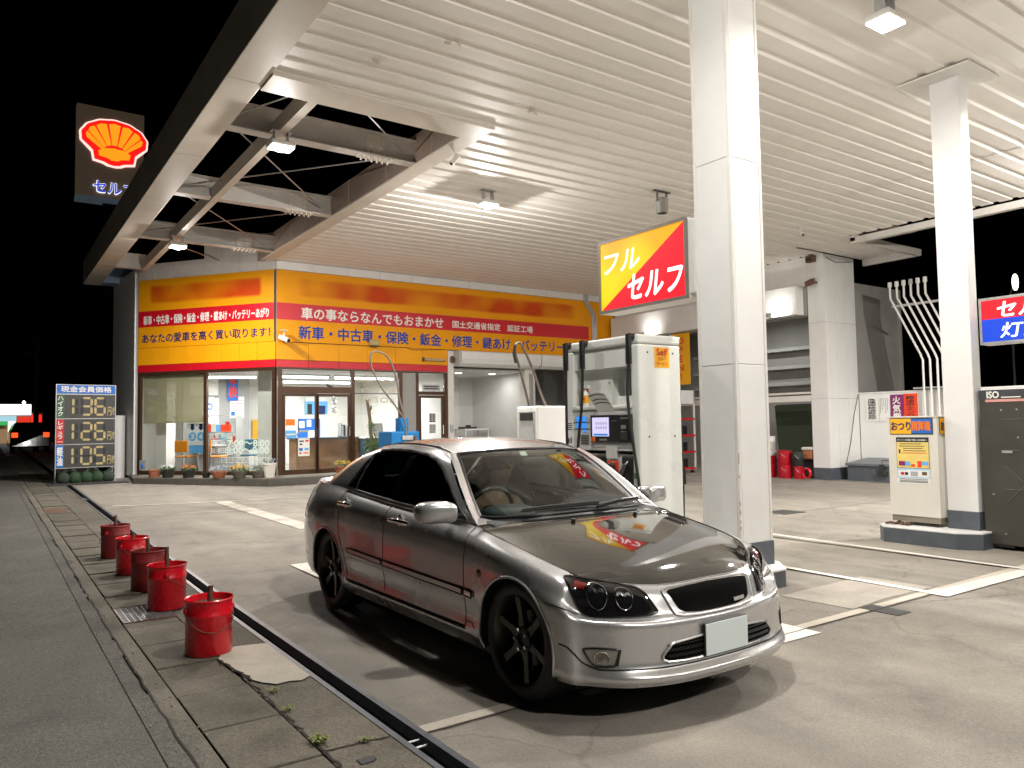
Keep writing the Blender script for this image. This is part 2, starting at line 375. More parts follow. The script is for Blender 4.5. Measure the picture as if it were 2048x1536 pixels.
# painted markings
def mark(pts, mat='markwhite', dz=.006): return pavepoly('road_marking', MT[mat], pts, dz)
mark([(8.40, 12.0), (8.48, 12.0), (8.48, 2.4), (8.40, 2.4)])
mark([(6.66, 9.0), (6.75, 9.0), (6.75, 3.23), (6.66, 3.23)])
mark([(6.64, 3.23), (6.64, 3.40), (14.0, 3.36), (14.0, 3.19)], dz=.009)
mark([(8.9, 7.45), (9.9, 7.45), (9.9, 7.36), (8.9, 7.36)], dz=.008)
mark([(2.72, 3.24), (4.84, 3.22), (4.84, 3.42), (2.72, 3.44)]); mark([(4.60, 3.42), (4.84, 3.42), (4.84, 8.1), (4.60, 8.1)])
mark([(2.72, 3.44), (2.95, 3.44), (2.95, 8.1), (2.72, 8.1)]); mark([(2.95, 7.86), (4.60, 7.86), (4.60, 8.1), (2.95, 8.1)])
mark([(1.95, 15.42), (3.6, 15.0), (6.6, 14.75), (6.6, 14.65), (3.6, 14.88), (1.95, 15.3)], 'oldmark')
mark([(3.58, 14.85), (3.86, 14.85), (4.0, 10.6), (3.70, 10.6)], 'oldmark')
mark([(5.1, 1.35), (5.75, 1.1), (5.7, 1.0), (5.05, 1.25)], 'oldmark')
# iron covers let into the ground
def cover(name, label, pts, mat, dz=.006): 
    o = MB().prism([(x, y, gz(x, y)-.03) for x, y in pts], (0, 0, .03+dz)).build(name, MT[mat], bevel=.003)
    return tag(o, label, 'cover')
cover('drain_cover', 'cast iron drain cover in the concrete ahead of the parked car', [(5.72, 3.15), (5.91, 3.15), (5.91, 3.47), (5.72, 3.47)], 'iron')
cover('tank_cover', 'dark metal tank cover flush in the concrete right of the big pillar', [(10.5, 7.55), (11.05, 7.55), (11.05, 7.97), (10.5, 7.97)], 'iron')
cover('gutter_cover', 'rusty brown steel cover plate in the far sidewalk slabs', [(.90, 14.92), (1.22, 14.92), (1.22, 15.6), (.90, 15.6)], 'rust', .012)
cover('valve_cover', 'small round-cornered black valve cover beside the drain channel', [(1.39, 3.19), (1.45, 3.19), (1.47, 3.21), (1.47, 3.23), (1.45, 3.25), (1.39, 3.25)], 'rubber', .01)
g = thing('gutter_grating', 'rusted steel grid grating under the second nearest red pail', 'grating', (1.1, 6.84, 0))
m = W(g)
for i in range(10): m.box(.925+i*.0395, .931+i*.0395, 6.565, 7.105, -.03, .010)
for i in range(13): m.box(.925, 1.287, 6.567+i*.0445, 6.573+i*.0445, -.022, .012)
m.build('bars', MT['galv'], g)
m = W(g); m.box(.915, .925, 6.555, 7.115, -.04, .012).box(1.287, 1.297, 6.555, 7.115, -.04, .012).box(.925, 1.287, 6.555, 6.565, -.04, .012).box(.925, 1.287, 7.105, 7.115, -.04, .012)
m.build('frame', MT['rust'], g)
# weeds in the cracks: one thing each
def weed(x, y, n, h, label, seed):
    r = random.Random(seed); m = MB()
    for i in range(n):
        a = r.uniform(0, 2*PI); l = h*r.uniform(.6, 1.2); w = l*.16; bx, by = r.uniform(-.02, .02), r.uniform(-.02, .02)
        d = Vector((math.cos(a), math.sin(a), 0)); q = Vector((-d.y, d.x, 0))*w; b = Vector((bx, by, 0))
        m.add([b-q*.3, b+q*.3, b+d*l*.5+q+Vector((0, 0, l*.55)), b+d*l*.5-q+Vector((0, 0, l*.55)), b+d*l+Vector((0, 0, l*.5))], [(0, 1, 2, 3), (3, 2, 4)])
    o = m.build('weed', MT['leaf']); o.location = (x, y, gz(x, y)+.008); return tag(o, label, 'weed', 'weeds in the pavement cracks')
MT['weedleaf'] = M('weed_leaf', (.16, .19, .03), .6, var=.3, scale=30)
for i, (x, y, n, h, lb) in enumerate([(1.36, 4.34, 16, .035, 'pale weed tuft at the lower edge of the cream mortar patch'), (1.335, 4.02, 20, .035, 'yellow green weed in the long pavement crack below the mortar patch'),
      (1.325, 3.52, 34, .05, 'largest weed clump where two pavement cracks meet'), (1.50, 3.405, 18, .032, 'low weed in the cross crack reaching the drain channel')]):
    o = weed(x, y, n, h, lb, i); o.data.materials.clear(); o.data.materials.append(MT['weedleaf'])
# gravel, dry bits lying about: nobody could count them
m = MB(); r = random.Random(21)
for i in range(420):
    y = r.uniform(2.6, 8.5); x = r.choice([r.gauss(.82, .05), r.gauss(1.3, .05), r.uniform(-1.2, 1.6), r.gauss(.72, .10)])
    s = r.uniform(.002, .0065); m.sell((x, y, gz(x, y)+.008+s*.4), s, s*r.uniform(.6, 1.2), s*.6, .9, 6, 4)
tag(m.build('grit', M('grit', (.33, .29, .22), .9, var=.5, scale=90)), 'loose grit and dry crumbs along the kerb', 'grit', kind='stuff')

# ================================================================ canopy
CZ = 5.60
cp = thing('canopy', 'large white corrugated forecourt canopy with an open steel framed bay on its left', 'canopy', (9, 6, CZ))
def deck(m, x0, x1, y0, y1, z):
    P = []; y = math.floor(y0/.3333)*.3333 + .247
    prof = [(0, 0), (.205, 0), (.232, .026), (.306, .026), (.3333, 0)]
    k = 0; yy = math.floor((y0-.247)/.3333)*.3333+.247
    while yy < y1:
        for a, b in prof[:-1]: P.append((yy+a, z+b))
        yy += .3333
    P = [p for p in P if y0 < p[0] < y1]; P = [(y0, P[0][1])]+P+[(y1, P[-1][1])]
    n = max(1, int((x1-x0)/2.5))
    for i in range(n):
        a, b = x0+(x1-x0)*i/n, x0+(x1-x0)*(i+1)/n
        m.quadgrid([[(a, p, q) for p, q in P], [(b, p, q) for p, q in P]])
m = W(cp); deck(m, 2.70, 13.0, -9, 8.62, CZ); deck(m, 5.80, 13.0, 8.62, 18.52, CZ); deck(m, 12.96, 15.95, -9, 18.52, CZ-.008); deck(m, 15.95, 18.75, 9.55, 10.91, CZ); deck(m, 15.95, 17.04, 10.91, 18.52, CZ)
m.build('ceiling', MT['ceiling'], cp)
m = W(cp); m.box(2.70, 5.80, -9, 8.62, 6.06, 6.1).box(5.80, 16.0, -9, 18.5, 6.06, 6.1).box(16.0, 18.8, 9.5, 18.5, 6.06, 6.1)
m.build('roof_sheet', MT['beam'], cp)
m = W(cp); m.box(2.27, 2.70, -9, 24.2, 5.59, 6.25); m.build('edge_fascia', MT['cream'], cp, bevel=.01)
for yy in range(-2, 9): W(cp).box(2.268, 2.702, yy*3.0-.004, yy*3.0+.004, 5.587, 6.2).build('fascia_joint', MT['beam'], cp)
m = W(cp); m.box(2.70, 5.78, 8.62, 9.12, 5.565, 6.05); m.build('opening_fascia', MT['cream'], cp, bevel=.006)
m = W(cp); m.box(2.70, 3.62, 23.6, 24.2, 5.59, 6.2); m.build('end_fascia', M('end_fascia_blue_glow', (.28, .40, .55), .45, var=.06), cp, bevel=.01)  # white fascia; blue light from the sign put into its colour
MT['panel_side'] = M('opening_side_panel', (.34, .255, .20), .38, var=.22, scale=.5)  # reddish reflection of the banner put into the panel colour
m = W(cp); m.box(5.55, 5.60, 9.12, 20.2, 5.60, 6.08); m.build('side_panel', MT['panel_side'], cp)
m = W(cp); m.box(5.52, 5.80, 9.12, 18.5, 5.57, 5.598); m.build('soffit_strip', MT['cream'], cp)
m = W(cp)
for yy in (10.0, 11.6, 13.2, 14.8, 16.4, 18.0): m.box(5.546, 5.55, yy-.004, yy+.004, 5.6, 6.08)
m.build('panel_joint', MT['beam'], cp)
for yb in (10.6, 14.1, 17.7, 21.3):
    x1 = 5.55 if yb < 20 else 3.4
    b = W(cp).box(2.70, x1, yb-.10, yb+.10, 5.60, 5.616).box(2.70, x1, yb-.006, yb+.006, 5.616, 5.96).box(2.70, x1, yb-.10, yb+.10, 5.96, 5.976).build('cross_beam', MT['beam'], cp)
    if yb < 20:
        m = W(cp); m.box(4.62, 5.18, yb-.10, yb+.10, 5.588, 5.60).box(4.74, 5.06, yb-.018, yb-.006, 5.64, 5.94)
        for i in range(6):
            for s in (-.06, .06): m.cyl((4.68+i*.088, yb+s, 5.588), (4.68+i*.088, yb+s, 5.545), .016, 8)
        for i in range(4):
            for x in (4.82, 4.98): m.cyl((x, yb-.018, 5.68+i*.075), (x, yb-.045, 5.68+i*.075), .014, 8)
        m.build('splice_plate', MT['cream'], b)
m = W(cp); m.box(3.30, 3.315, 9.12, 21.4, 5.57, 5.80).box(3.315, 3.42, 9.12, 21.4, 5.57, 5.585); m.build('long_beam', MT['cream'], cp)
m = W(cp)
for (a, b) in (((2.75, 10.7, 5.72), (5.3, 14.0, 5.72)), ((5.3, 10.7, 5.72), (2.75, 14.0, 5.72)), ((2.75, 14.2, 5.72), (5.3, 17.6, 5.72)), ((5.3, 14.2, 5.72), (2.75, 17.6, 5.72)), ((5.3, 10.5, 5.75), (3.9, 9.1, 5.72)), ((2.75, 10.5, 5.75), (3.3, 9.1, 5.72)), ((2.75, 17.8, 5.72), (5.3, 20.2, 5.72))):
    m.cyl(a, b, .011, 6); A, B = Vector(a), Vector(b); c = A.lerp(B, .88); d = (B-A).normalized()*.09; m.cyl(c-d, c+d, .018, 6)
m.build('tie_rod', MT['galv'], cp)
m = W(cp); m.box(15.97, 16.12, -9, 9.55, 5.42, 5.56); m.build('eaves_gutter', MT['whitepaint'], cp, bevel=.01)
m = W(cp); m.box(15.97, 18.85, 9.42, 9.55, 5.46, 5.62); m.build('eaves_gutter', MT['beam'], cp, bevel=.01)
m = W(cp); m.box(18.75, 18.87, 9.55, 10.9, 5.46, 5.62); m.build('eaves_gutter', MT['whitepaint'], cp, bevel=.01)
# peeling paint scraps hanging from the deck
m = W(cp); r = random.Random(2)
for x, y in ((3.55, 7.72), (5.9, 7.9), (7.9, 13.2), (12.3, 6.1), (13.2, 8.1), (4.1, 6.9)):
    for i in range(4): m.obox((x+r.uniform(-.06, .06), y+r.uniform(-.03, .03), CZ-.012), (1, r.uniform(-.5, .5), r.uniform(-.3, .3)), (0, 1, r.uniform(-.3, .6)), (0, 0, 1), .03, .018, .002)
m.build('peeling_paint', MT['cream'], cp)

# ---------------------------------------------------------------- canopy lamps
def lamp(x, y, z, label, top, ka=1., kp=1.):
    t = thing('canopy_lamp', label, 'lamp', (x, y, z), 0, 'LED canopy lamps')
    MB().box(-.17, .17, -.13, .13, .012, .085).build('housing', MT['whitepaint'], t, bevel=.03, seg=3)
    MB().box(-.15, .15, -.115, .115, 0, .011).build('led_panel', MT['led'], t, bevel=.004)
    m = MB(); m.box(-.10, -.085, -.05, .05, .085, top-z-.01).box(.085, .10, -.05, .05, .085, top-z-.01).box(-.14, .14, -.06, .06, top-z-.012, top-z).cyl((-.03, 0, .085), (-.03, 0, .12), .02, 10).cyl((.04, 0, .085), (.04, 0, .12), .02, 10)
    m.build('bracket', MT['galv'], t)
    MB().lathe([(.001, -.030), (.06, -.028), (.085, -.018), (.095, 0)], n=24).build('lens', MT['led'], t, smooth=True)  # glowing dome added to go with the fill light below
    pl_ = bpy.data.lights.new('ceiling_fill_light', 'POINT'); pl_.energy = LAMP_W*.62*kp; pl_.shadow_soft_size = .012; pl_.color = (1, .955, .90)  # added sideways fill that brightens the ceiling, not the lamp's own beam
    po = bpy.data.objects.new('ceiling_fill_light', pl_); COL.objects.link(po); po.location = (0, 0, -.045); po.parent = t
    ld = bpy.data.lights.new('lamp_light', 'AREA'); ld.shape = 'RECTANGLE'; ld.size = .30; ld.size_y = .23; ld.energy = LAMP_W*ka; ld.color = (1, .955, .90)
    lo = bpy.data.objects.new('lamp_light', ld); COL.objects.link(lo); lo.location = (0, 0, -.034); lo.parent = t
    return t
for x, y, z, top, ka, kp, lb in (
 (7.17, 3.83, 5.32, CZ, .85, .5, 'bright square LED lamp under the ceiling right of the big pillar'),
 (7.24, 11.05, 5.32, CZ, 2.1, 2.6, 'square LED lamp under the middle of the ceiling left of the speaker'),
 (3.34, 10.30, 5.34, 5.58, .95, 1.0, 'LED lamp clamped under the nearest beam of the open roof bay'),
 (3.36, 17.15, 5.34, 5.58, 2.2, .9, 'LED lamp farther back in the open roof bay above the yellow fascia'),
 (3.34, 3.45, 5.32, CZ, .72, 1.6, 'LED lamp under the ceiling straight above the parked car'),
 (3.34, -3.40, 5.32, CZ, 2.2, 1.5, 'LED lamp under the canopy edge behind the photographer'),
 (7.17, -3.4, 5.32, CZ, .55, 1.5, 'LED lamp under the ceiling behind the photographer to the right'),
 (11.0, 3.83, 5.32, CZ, .8, .35, 'LED lamp under the ceiling just outside the right edge'),
 (14.6, 3.83, 5.32, CZ, 5.0, 4.5, 'LED lamp under the far ceiling outside the right edge'),
 (11.0, -3.4, 5.32, CZ, .8, 1.5, 'LED lamp under the ceiling far behind the photographer')):
    lamp(x, y, z, lb, top, ka, kp)
t = thing('ceiling_speaker', 'grey green cylindrical speaker hanging from the ceiling above the yellow and red sign', 'speaker', (9.9, 9.45, 5.2))
MB().lathe([(.085, 0), (.10, .02), (.112, .22), (.118, .25), (.10, .27)], (0, 0, 0), 24, caps=True).build('body', M('speaker_grey', (.24, .235, .20), .5), t, smooth=True)
MB().lathe([(.085, 0), (.07, .01), (.03, .03)], (0, 0, -.002), 24, caps=True).build('mouth', MT['black'], t)
m = MB(); m.box(-.12, -.105, -.02, .02, .2, .395).box(.105, .12, -.02, .02, .2, .395).box(-.2, .2, -.03, .03, .385, .4); m.build('bracket', MT['darkmetal'], t)
def camera_thing(x, y, z, d, label, s=1.0, up=True):
    t = thing('security_camera', label, 'camera', (x, y, z), 0, 'security cameras'); d = Vector(d).normalized()
    sx = d.cross(Vector((0, 0, 1))).normalized(); uz = sx.cross(d)
    MB().obox((0, 0, 0), d, sx, uz, .09*s, .035*s, .035*s).build('body', MT['whitepaint'], t, bevel=.012)
    c = d*.085*s; MB().cyl(c, c+d*.02*s, .028*s, 14).build('lens', MT['gloss_black'], t)
    MB().cyl((0, 0, .02*s), (0, 0, .13*s), .012*s, 8).box(-.05*s, .05*s, -.05*s, .05*s, .125*s, .135*s).build('mount', MT['whitepaint'], t)
camera_thing(14.2, 9.6, CZ-.16, (-.3, -1, -.7), 'small white camera under the far right ceiling')
camera_thing(5.75, 9.66, CZ-.14, (-.6, .2, -.8), 'small white camera at the near corner of the open roof bay')

# ---------------------------------------------------------------- pillars and islands
def island(label, pts, z0, z1):
    t = thing('pump_island', label, 'island', (pts[0][0], pts[0][1], z0), 0, 'raised islands')
    W(t).prism([(x, y, z0-.05) for x, y in pts], (0, 0, z1-z0+.03)).build('base', MT['greyband'], t)
    c = Vector((sum(p[0] for p in pts)/len(pts), sum(p[1] for p in pts)/len(pts), 0))
    W(t).prism([(c.x+(x-c.x)*1.004, c.y+(y-c.y)*1.004, z1-.022) for x, y in pts], (0, 0, .022)).build('cap', MT['white'], t, bevel=.006)
island('pump island with chamfered corners and grey sides under the big pillar', [(5.26, 4.30), (5.96, 4.30), (6.2, 4.55), (6.2, 8.3), (5.96, 8.6), (5.26, 8.6), (5.02, 8.3), (5.02, 4.55)], 0, .157)
island('low island with blue grey sides under the change machine', [(9.17, 4.34), (9.34, 4.12), (10.5, 4.12), (10.5, 5.32), (9.32, 5.32), (9.15, 5.18)], -.03, .17)
p = thing('canopy_pillar', 'thick white panelled pillar in the middle carrying the yellow and red sign', 'pillar', (5.83, 4.71, .157))
W(p).box(5.61, 6.046, 4.50, 4.92, .157, CZ).build('shaft', MT['white'], p)
zs = [.372, 2.0, 3.92, CZ]
for i in range(3):
    m = W(p); z0, z1 = zs[i]+.004, zs[i+1]-.004
    m.box(5.604, 5.61, 4.53, 4.89, z0, z1).box(6.046, 6.052, 4.53, 4.89, z0, z1).box(5.64, 6.016, 4.494, 4.50, z0, z1).box(5.64, 6.016, 4.92, 4.926, z0, z1)
    m.build('panel', MT['white'], p, bevel=.002)
m = W(p)
for x0, x1 in ((5.60, 5.632), (6.024, 6.056)):
    for y0, y1 in ((4.49, 4.522), (4.898, 4.93)): m.box(x0, x1, y0, y1, .37, CZ)
m.build('corner_trim', MT['whitepaint'], p, bevel=.005)
W(p).box(5.596, 6.06, 4.486, 4.934, .157, .374).build('base_band', MT['greyband'], p, bevel=.003)
m = W(p); r = random.Random(4)
for z in (.52, .58, .66, .74, .98, 1.12, 1.16): m.sell((5.604, 4.494, z), .007, .007, r.uniform(.015, .05), .9, 8, 6)
m.build('scuff', M('scuffed_paint', (.50, .42, .37), .6), p)
p = thing('canopy_column', 'slimmer white column on the right beside the change machine', 'column', (9.6, 4.4, .17))
W(p).box(9.50, 9.70, 4.225, 4.57, .17, CZ-.02).build('shaft', MT['white'], p, bevel=.008)
W(p).box(9.494, 9.706, 4.219, 4.576, .172, .385).build('base_band', MT['greyband'], p, bevel=.003)
W(p).box(9.22, 9.98, 3.98, 4.82, CZ-.035, CZ-.015).build('capital_plate', MT['whitepaint'], p, bevel=.003)

# ---------------------------------------------------------------- lit signs
def lit(name, col, e): return M(name, tuple(c*.22 for c in col), .4, var=0, emit=e, ecol=col)
LY = M('lit_yellow', (.25, .12, .005), .35, var=0); 
# back-lit face: soft noise mixes amber and yellow in the emission colour
_n, _l = LY.node_tree.nodes, LY.node_tree.links; _b = _n['Principled BSDF']; _b.inputs['Emission Strength'].default_value = 1.0
_no = _n.new('ShaderNodeTexNoise'); _no.inputs['Scale'].default_value = 1.6; _no.inputs['Detail'].default_value = 0; _tc = _n.new('ShaderNodeTexCoord'); _l.new(_tc.outputs['Object'], _no.inputs['Vector'])
_rp = _n.new('ShaderNodeValToRGB'); _rp.color_ramp.elements[0].position = .35; _rp.color_ramp.elements[1].position = .65; _rp.color_ramp.elements[0].color = (.95, .40, .002, 1); _rp.color_ramp.elements[1].color = (1.0, .72, .004, 1)
_l.new(_no.outputs['Fac'], _rp.inputs['Fac']); _l.new(_rp.outputs['Color'], _b.inputs['Emission Color'])
LR = lit('lit_red', (1.0, .006, .022), .95); LB = lit('lit_blue', (.004, .07, .75), .9); LW = lit('lit_white', (1, 1, .98), 1.5)
s = thing('illuminated_sign', 'back-lit yellow and red sign box split on the diagonal beside the big pillar', 'sign', (5.72, 5.7, 2.7))
X = 5.70; y0, y1, z0, z1 = 6.43, 5.12, 2.70, 3.515          # y0 = reader's left
W(s).box(X+.012, X+.26, y1, y0, z0, z1).build('sign_box', MT['whitepaint'], s, bevel=.006)
m = W(s); fw = .032
m.box(X-.012, X+.012, y1, y0, z0, z0+fw).box(X-.012, X+.012, y1, y0, z1-fw, z1).box(X-.012, X+.012, y1, y1+fw, z0+fw, z1-fw).box(X-.012, X+.012, y0-fw, y0, z0+fw, z1-fw)
m.build('frame', M('sign_frame_steel', (.26, .24, .21), .4, metal=.5), s, bevel=.003)
a, b, c, d = (X-.002, y0-fw, z0+fw), (X-.002, y1+fw, z0+fw), (X-.002, y1+fw, z1-fw), (X-.002, y0-fw, z1-fw)
W(s).poly([a, c, d]).build('yellow_face', LY, s); W(s).poly([a, b, c]).build('red_face', LR, s)
W(s).box(X+.02, X+.24, 4.935, y1, z0+.05, z1-.03).build('bracket_box', MT['white'], s, bevel=.006)
ux = (0, -1, 0); uy = (0, 0, 1)
wtext('lettering', 'フル', LW, s, (X-.006, y0-.10, 3.13), ux, uy, .55, .22, bold=.015, shear=.18)
wtext('lettering', 'セルフ', LW, s, (X-.006, y0-.47, 2.80), ux, uy, .78, .26, bold=.03, shear=.18)
s = thing('illuminated_sign', 'back-lit sign with a red half above a blue half right of the slim column', 'sign', (9.72, 3.6, 2.3))
X = 9.66; y0, y1, z0, z1 = 4.19, 2.75, 2.33, 2.875
W(s).box(X+.012, X+.22, y1, y0, z0, z1).build('sign_box', MT['whitepaint'], s, bevel=.006)
m = W(s); fw = .028
m.box(X-.012, X+.012, y1, y0, z0, z0+fw).box(X-.012, X+.012, y1, y0, z1-fw, z1).box(X-.012, X+.012, y1, y1+fw, z0+fw, z1-fw).box(X-.012, X+.012, y0-fw, y0, z0+fw, z1-fw)
m.build('frame', MT['galv'], s, bevel=.003)
zm = (z0+z1)/2+.02
W(s).poly([(X-.002, y0-fw, zm), (X-.002, y1+fw, zm), (X-.002, y1+fw, z1-fw), (X-.002, y0-fw, z1-fw)]).build('red_face', LR, s)
W(s).poly([(X-.002, y0-fw, z0+fw), (X-.002, y1+fw, z0+fw), (X-.002, y1+fw, zm), (X-.002, y0-fw, zm)]).build('blue_face', LB, s)
wtext('lettering', 'セルフ', LW, s, (X-.006, y0-.20, 2.64), ux, uy, .66, .17, bold=.03, shear=.15)
wtext('lettering', '灯油', LW, s, (X-.006, y0-.22, 2.395), ux, uy, .46, .17, bold=.02, shear=.15)

# ---------------------------------------------------------------- tall scallop sign behind the canopy edge
t = thing('pole_sign', 'tall dark roadside sign with a glowing red and yellow scallop shell', 'sign', (7.0, 60, 0))
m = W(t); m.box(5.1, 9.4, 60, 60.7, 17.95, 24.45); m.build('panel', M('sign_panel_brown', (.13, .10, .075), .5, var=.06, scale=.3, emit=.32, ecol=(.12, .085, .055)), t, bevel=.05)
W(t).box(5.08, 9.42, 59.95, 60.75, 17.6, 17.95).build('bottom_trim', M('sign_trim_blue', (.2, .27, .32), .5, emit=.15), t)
W(t).box(6.8, 7.7, 60.1, 60.6, 0, 17.6).build('pole', MT['darkmetal'], t)
cx0 = 7.45
def shell_outline(g):                                 # g: growth of the outline in metres
    P = []
    for i in range(41):
        a = math.radians(196-212*i/40); wv = 1+.012*math.cos(i/40*16*PI)
        P.append(((2.08+g)*math.cos(a)*wv, 22.22+(1.32+g)*math.sin(a)*wv))
    s = [(1.62, 21.50), (1.34, 21.22), (1.24, 20.62), (.62, 20.50), (.34, 20.36), (.0, 20.30)]
    k = [(x+g*.9, z-g*.9) for x, z in s]
    return P+k+[(-x, z) for x, z in reversed(k[:-1])]
for g, yy, mt, nm in ((.13, 59.9, lit('shell_halo', (1, .62, .55), 1.4), 'halo'), (0, 59.8, lit('shell_red', (1, .012, .01), 1.0), 'red_shell')):
    W(t).prism([(cx0+x, yy, z) for x, z in shell_outline(g)], (0, .08, 0)).build(nm, mt, t)
SY = lit('shell_yellow', (1, .33, .012), 1.1)
W(t).prism([(cx0+x, 59.7, z) for x, z in [(-1.02, 21.22), (-.96, 20.86), (-.45, 20.78), (-.2, 20.64), (.2, 20.64), (.45, 20.78), (.96, 20.86), (1.02, 21.22), (.6, 21.45), (0, 21.52), (-.6, 21.45)]], (0, .06, 0)).build('shell_base', SY, t)
for i in range(7):                                    # seven rays of the scallop
    def el(q): a = math.radians(192-204*q/7); return Vector((1.76*math.cos(a), 22.20+1.03*math.sin(a)))
    O = Vector((0, 20.75)); pts = [el(i+.09), el(i+.5), el(i+.91)]; pts[1] = O+(pts[1]-O)*1.03
    q = [O+(pts[0]-O)*.40, *pts, O+(pts[2]-O)*.40]
    W(t).prism([(cx0+v.x, 59.7, v.y) for v in q], (0, .06, 0)).build('shell_ray', SY, t)
wtext('lettering', 'セルフ', lit('sign_letter_white', (1, 1, 1), 1.2), t, (6.16, 59.85, 18.25), (1, 0, 0), (0, 0, 1), 2.6, .82, bold=.05)
wtext('lettering', 'セルフ', lit('sign_letter_blue', (.01, .05, .7), 1.0), t, (6.18, 59.78, 18.28), (1, 0, 0), (0, 0, 1), 2.55, .76, bold=.02)

# ================================================================ office building
CX, CY, FZ = 5.885, 18.52, .336
class Frame:
    """façade coordinates: a along the wall, d outward, z up"""
    def __init__(s, ux, n): s.ux, s.n = Vector((*ux, 0)), Vector((*n, 0))
    def p(s, a, z, d=0): return Vector((CX, CY, 0)) + s.ux*a + s.n*d + Vector((0, 0, z))
    def box(s, m, a0, a1, z0, z1, d0, d1):
        c = (s.p(a0, z0, d0)+s.p(a1, z1, d1))/2
        return m.obox(c, s.ux, s.n, (0, 0, 1), abs(a1-a0)/2, abs(d1-d0)/2, abs(z1-z0)/2)
RF = Frame((1, 0), (0, -1)); LF = Frame((-.6129, .7901), (-.7901, -.6129))
LL = 4.15
ob = thing('office_building', 'filling station office with lit shop windows under a yellow and red fascia', 'building', (CX, CY, .16))
def F(fr, name, mat, a0, a1, z0, z1, d0, d1, bevel=.004, parent=None):
    return fr.box(W(parent or ob), a0, a1, z0, z1, d0, d1).build(name, mat, parent or ob, bevel=bevel)
# tiled plinth in front of the glass
pl = [(3.02, 20.35), (5.41, 17.53), (10.9, 17.53), (10.9, 23), (3.3, 23)]
W(ob).prism([(x, y, .02) for x, y in pl], (0, 0, FZ-.02-.003)).build('plinth', MT['tile'], ob, bevel=.01)
W(ob).prism([(x, y, FZ-.004) for x, y in [(3.06, 20.33), (5.42, 17.56), (10.9, 17.56), (10.9, 18.6), (5.9, 18.6), (3.4, 21.8)]], (0, 0, .006)).build('plinth_top', MT['kerb'], ob)
# floor, ceiling and inner walls
pin = [(3.40, 21.74), (5.90, 18.56), (10.62, 18.56), (10.62, 24.2), (3.40, 24.2)]
W(ob).prism([(x, y, FZ+.002) for x, y in pin], (0, 0, .004)).build('floor', MT['floor_in'], ob)
W(ob).prism([(x, y, 3.02) for x, y in pin], (0, 0, .05)).build('inner_ceiling', MT['ivory'], ob)
W(ob).box(3.3, 10.8, 24.2, 24.35, .2, 3.1).build('back_wall', MT['ivory'], ob)
W(ob).box(3.25, 3.38, 21.9, 24.35, .2, 5.6).build('side_wall', MT['white'], ob)
W(ob).box(10.6, 10.69, 18.56, 24.2, .2, 3.1).build('side_wall', MT['ivory'], ob)
W(ob).box(4.6, 6.4, 22.6, 22.7, FZ, 3.02).build('partition', MT['greywall'], ob)
# outer skin: cladding bands of the two façades (joints are real gaps)
def clad(fr, a0, a1, z0, z1, mat, pitch, name='cladding_panel', d=.0):
    m = W(ob); n = max(1, round((a1-a0)/pitch)); w = (a1-a0)/n
    for i in range(n): fr.box(m, a0+i*w+.003, a0+(i+1)*w-.003, z0+.002, z1-.002, d, d+.035)
    return m.build(name, MT[mat], ob, bevel=.003)
F(RF, 'wall_core', MT['greywall'], .0, 4.82, 2.955, 5.62, -.16, -.002)
F(RF, 'wall_core', MT['greywall'], 4.82, 11.1, 3.58, 5.62, -.16, -.002)
F(LF, 'wall_core', MT['greywall'], .05, LL, 2.96, 5.80, -.16, -.002)
clad(RF, .0, 4.80, 3.16, 3.60, 'yellow2', .8); clad(RF, .0, 4.80, 2.975, 3.155, 'red', .8)
clad(LF, .0, LL, 3.16, 3.60, 'yellow2', .52); clad(LF, .0, LL, 2.975, 3.155, 'red', .9)
clad(RF, .0, 11.1, 5.39, 5.60, 'white', .9); clad(LF, .0, LL, 5.38, 5.80, 'beam', .5); clad(LF, .0, 2.1, 5.80, 6.3, 'beam', .55)
F(LF, 'wall_core', MT['greywall'], .0, 2.1, 5.80, 6.3, -.16, -.002)
clad(RF, 10.0, 11.1, 3.62, 5.38, 'yellow', .9)
W(ob).prism([(3.34, 21.8, .3), (3.25, 21.95, .3), (3.05, 24.3, .3), (3.2, 24.3, .3)], (0, 0, 5.4)).build('end_wall', MT['white'], ob)
# printed banners on the fascia
BYB = M('banner_faded_print', (.80, .325, .004), .5, var=0, spec=.2)
_n, _l = BYB.node_tree.nodes, BYB.node_tree.links; _b = _n['Principled BSDF']
_tc = _n.new('ShaderNodeTexCoord'); _mp = _n.new('ShaderNodeMapping'); _mp.inputs['Scale'].default_value = (1, 1, 1); _l.new(_tc.outputs['Object'], _mp.inputs[0])
_no = _n.new('ShaderNodeTexNoise'); _no.inputs['Scale'].default_value = 1.15; _no.inputs['Detail'].default_value = .5; _l.new(_mp.outputs[0], _no.inputs['Vector'])
_rp = _n.new('ShaderNodeValToRGB'); _rp.color_ramp.elements[0].position = .18; _rp.color_ramp.elements[1].position = .66; _rp.color_ramp.elements[0].color = (.80, .325, .004, 1); _rp.color_ramp.elements[1].color = (.56, .06, .004, 1)
_sx = _n.new('ShaderNodeSeparateXYZ'); _l.new(_tc.outputs['Generated'], _sx.inputs[0])
def _soft(out, w):
    a_ = _n.new('ShaderNodeMath'); a_.operation = 'SUBTRACT'; _l.new(out, a_.inputs[0]); a_.inputs[1].default_value = .5
    b_ = _n.new('ShaderNodeMath'); b_.operation = 'ABSOLUTE'; _l.new(a_.outputs[0], b_.inputs[0])
    c_ = _n.new('ShaderNodeMapRange'); c_.interpolation_type = 'SMOOTHSTEP'; c_.inputs['From Min'].default_value = .5; c_.inputs['From Max'].default_value = .5-w; _l.new(b_.outputs[0], c_.inputs['Value']); return c_.outputs[0]
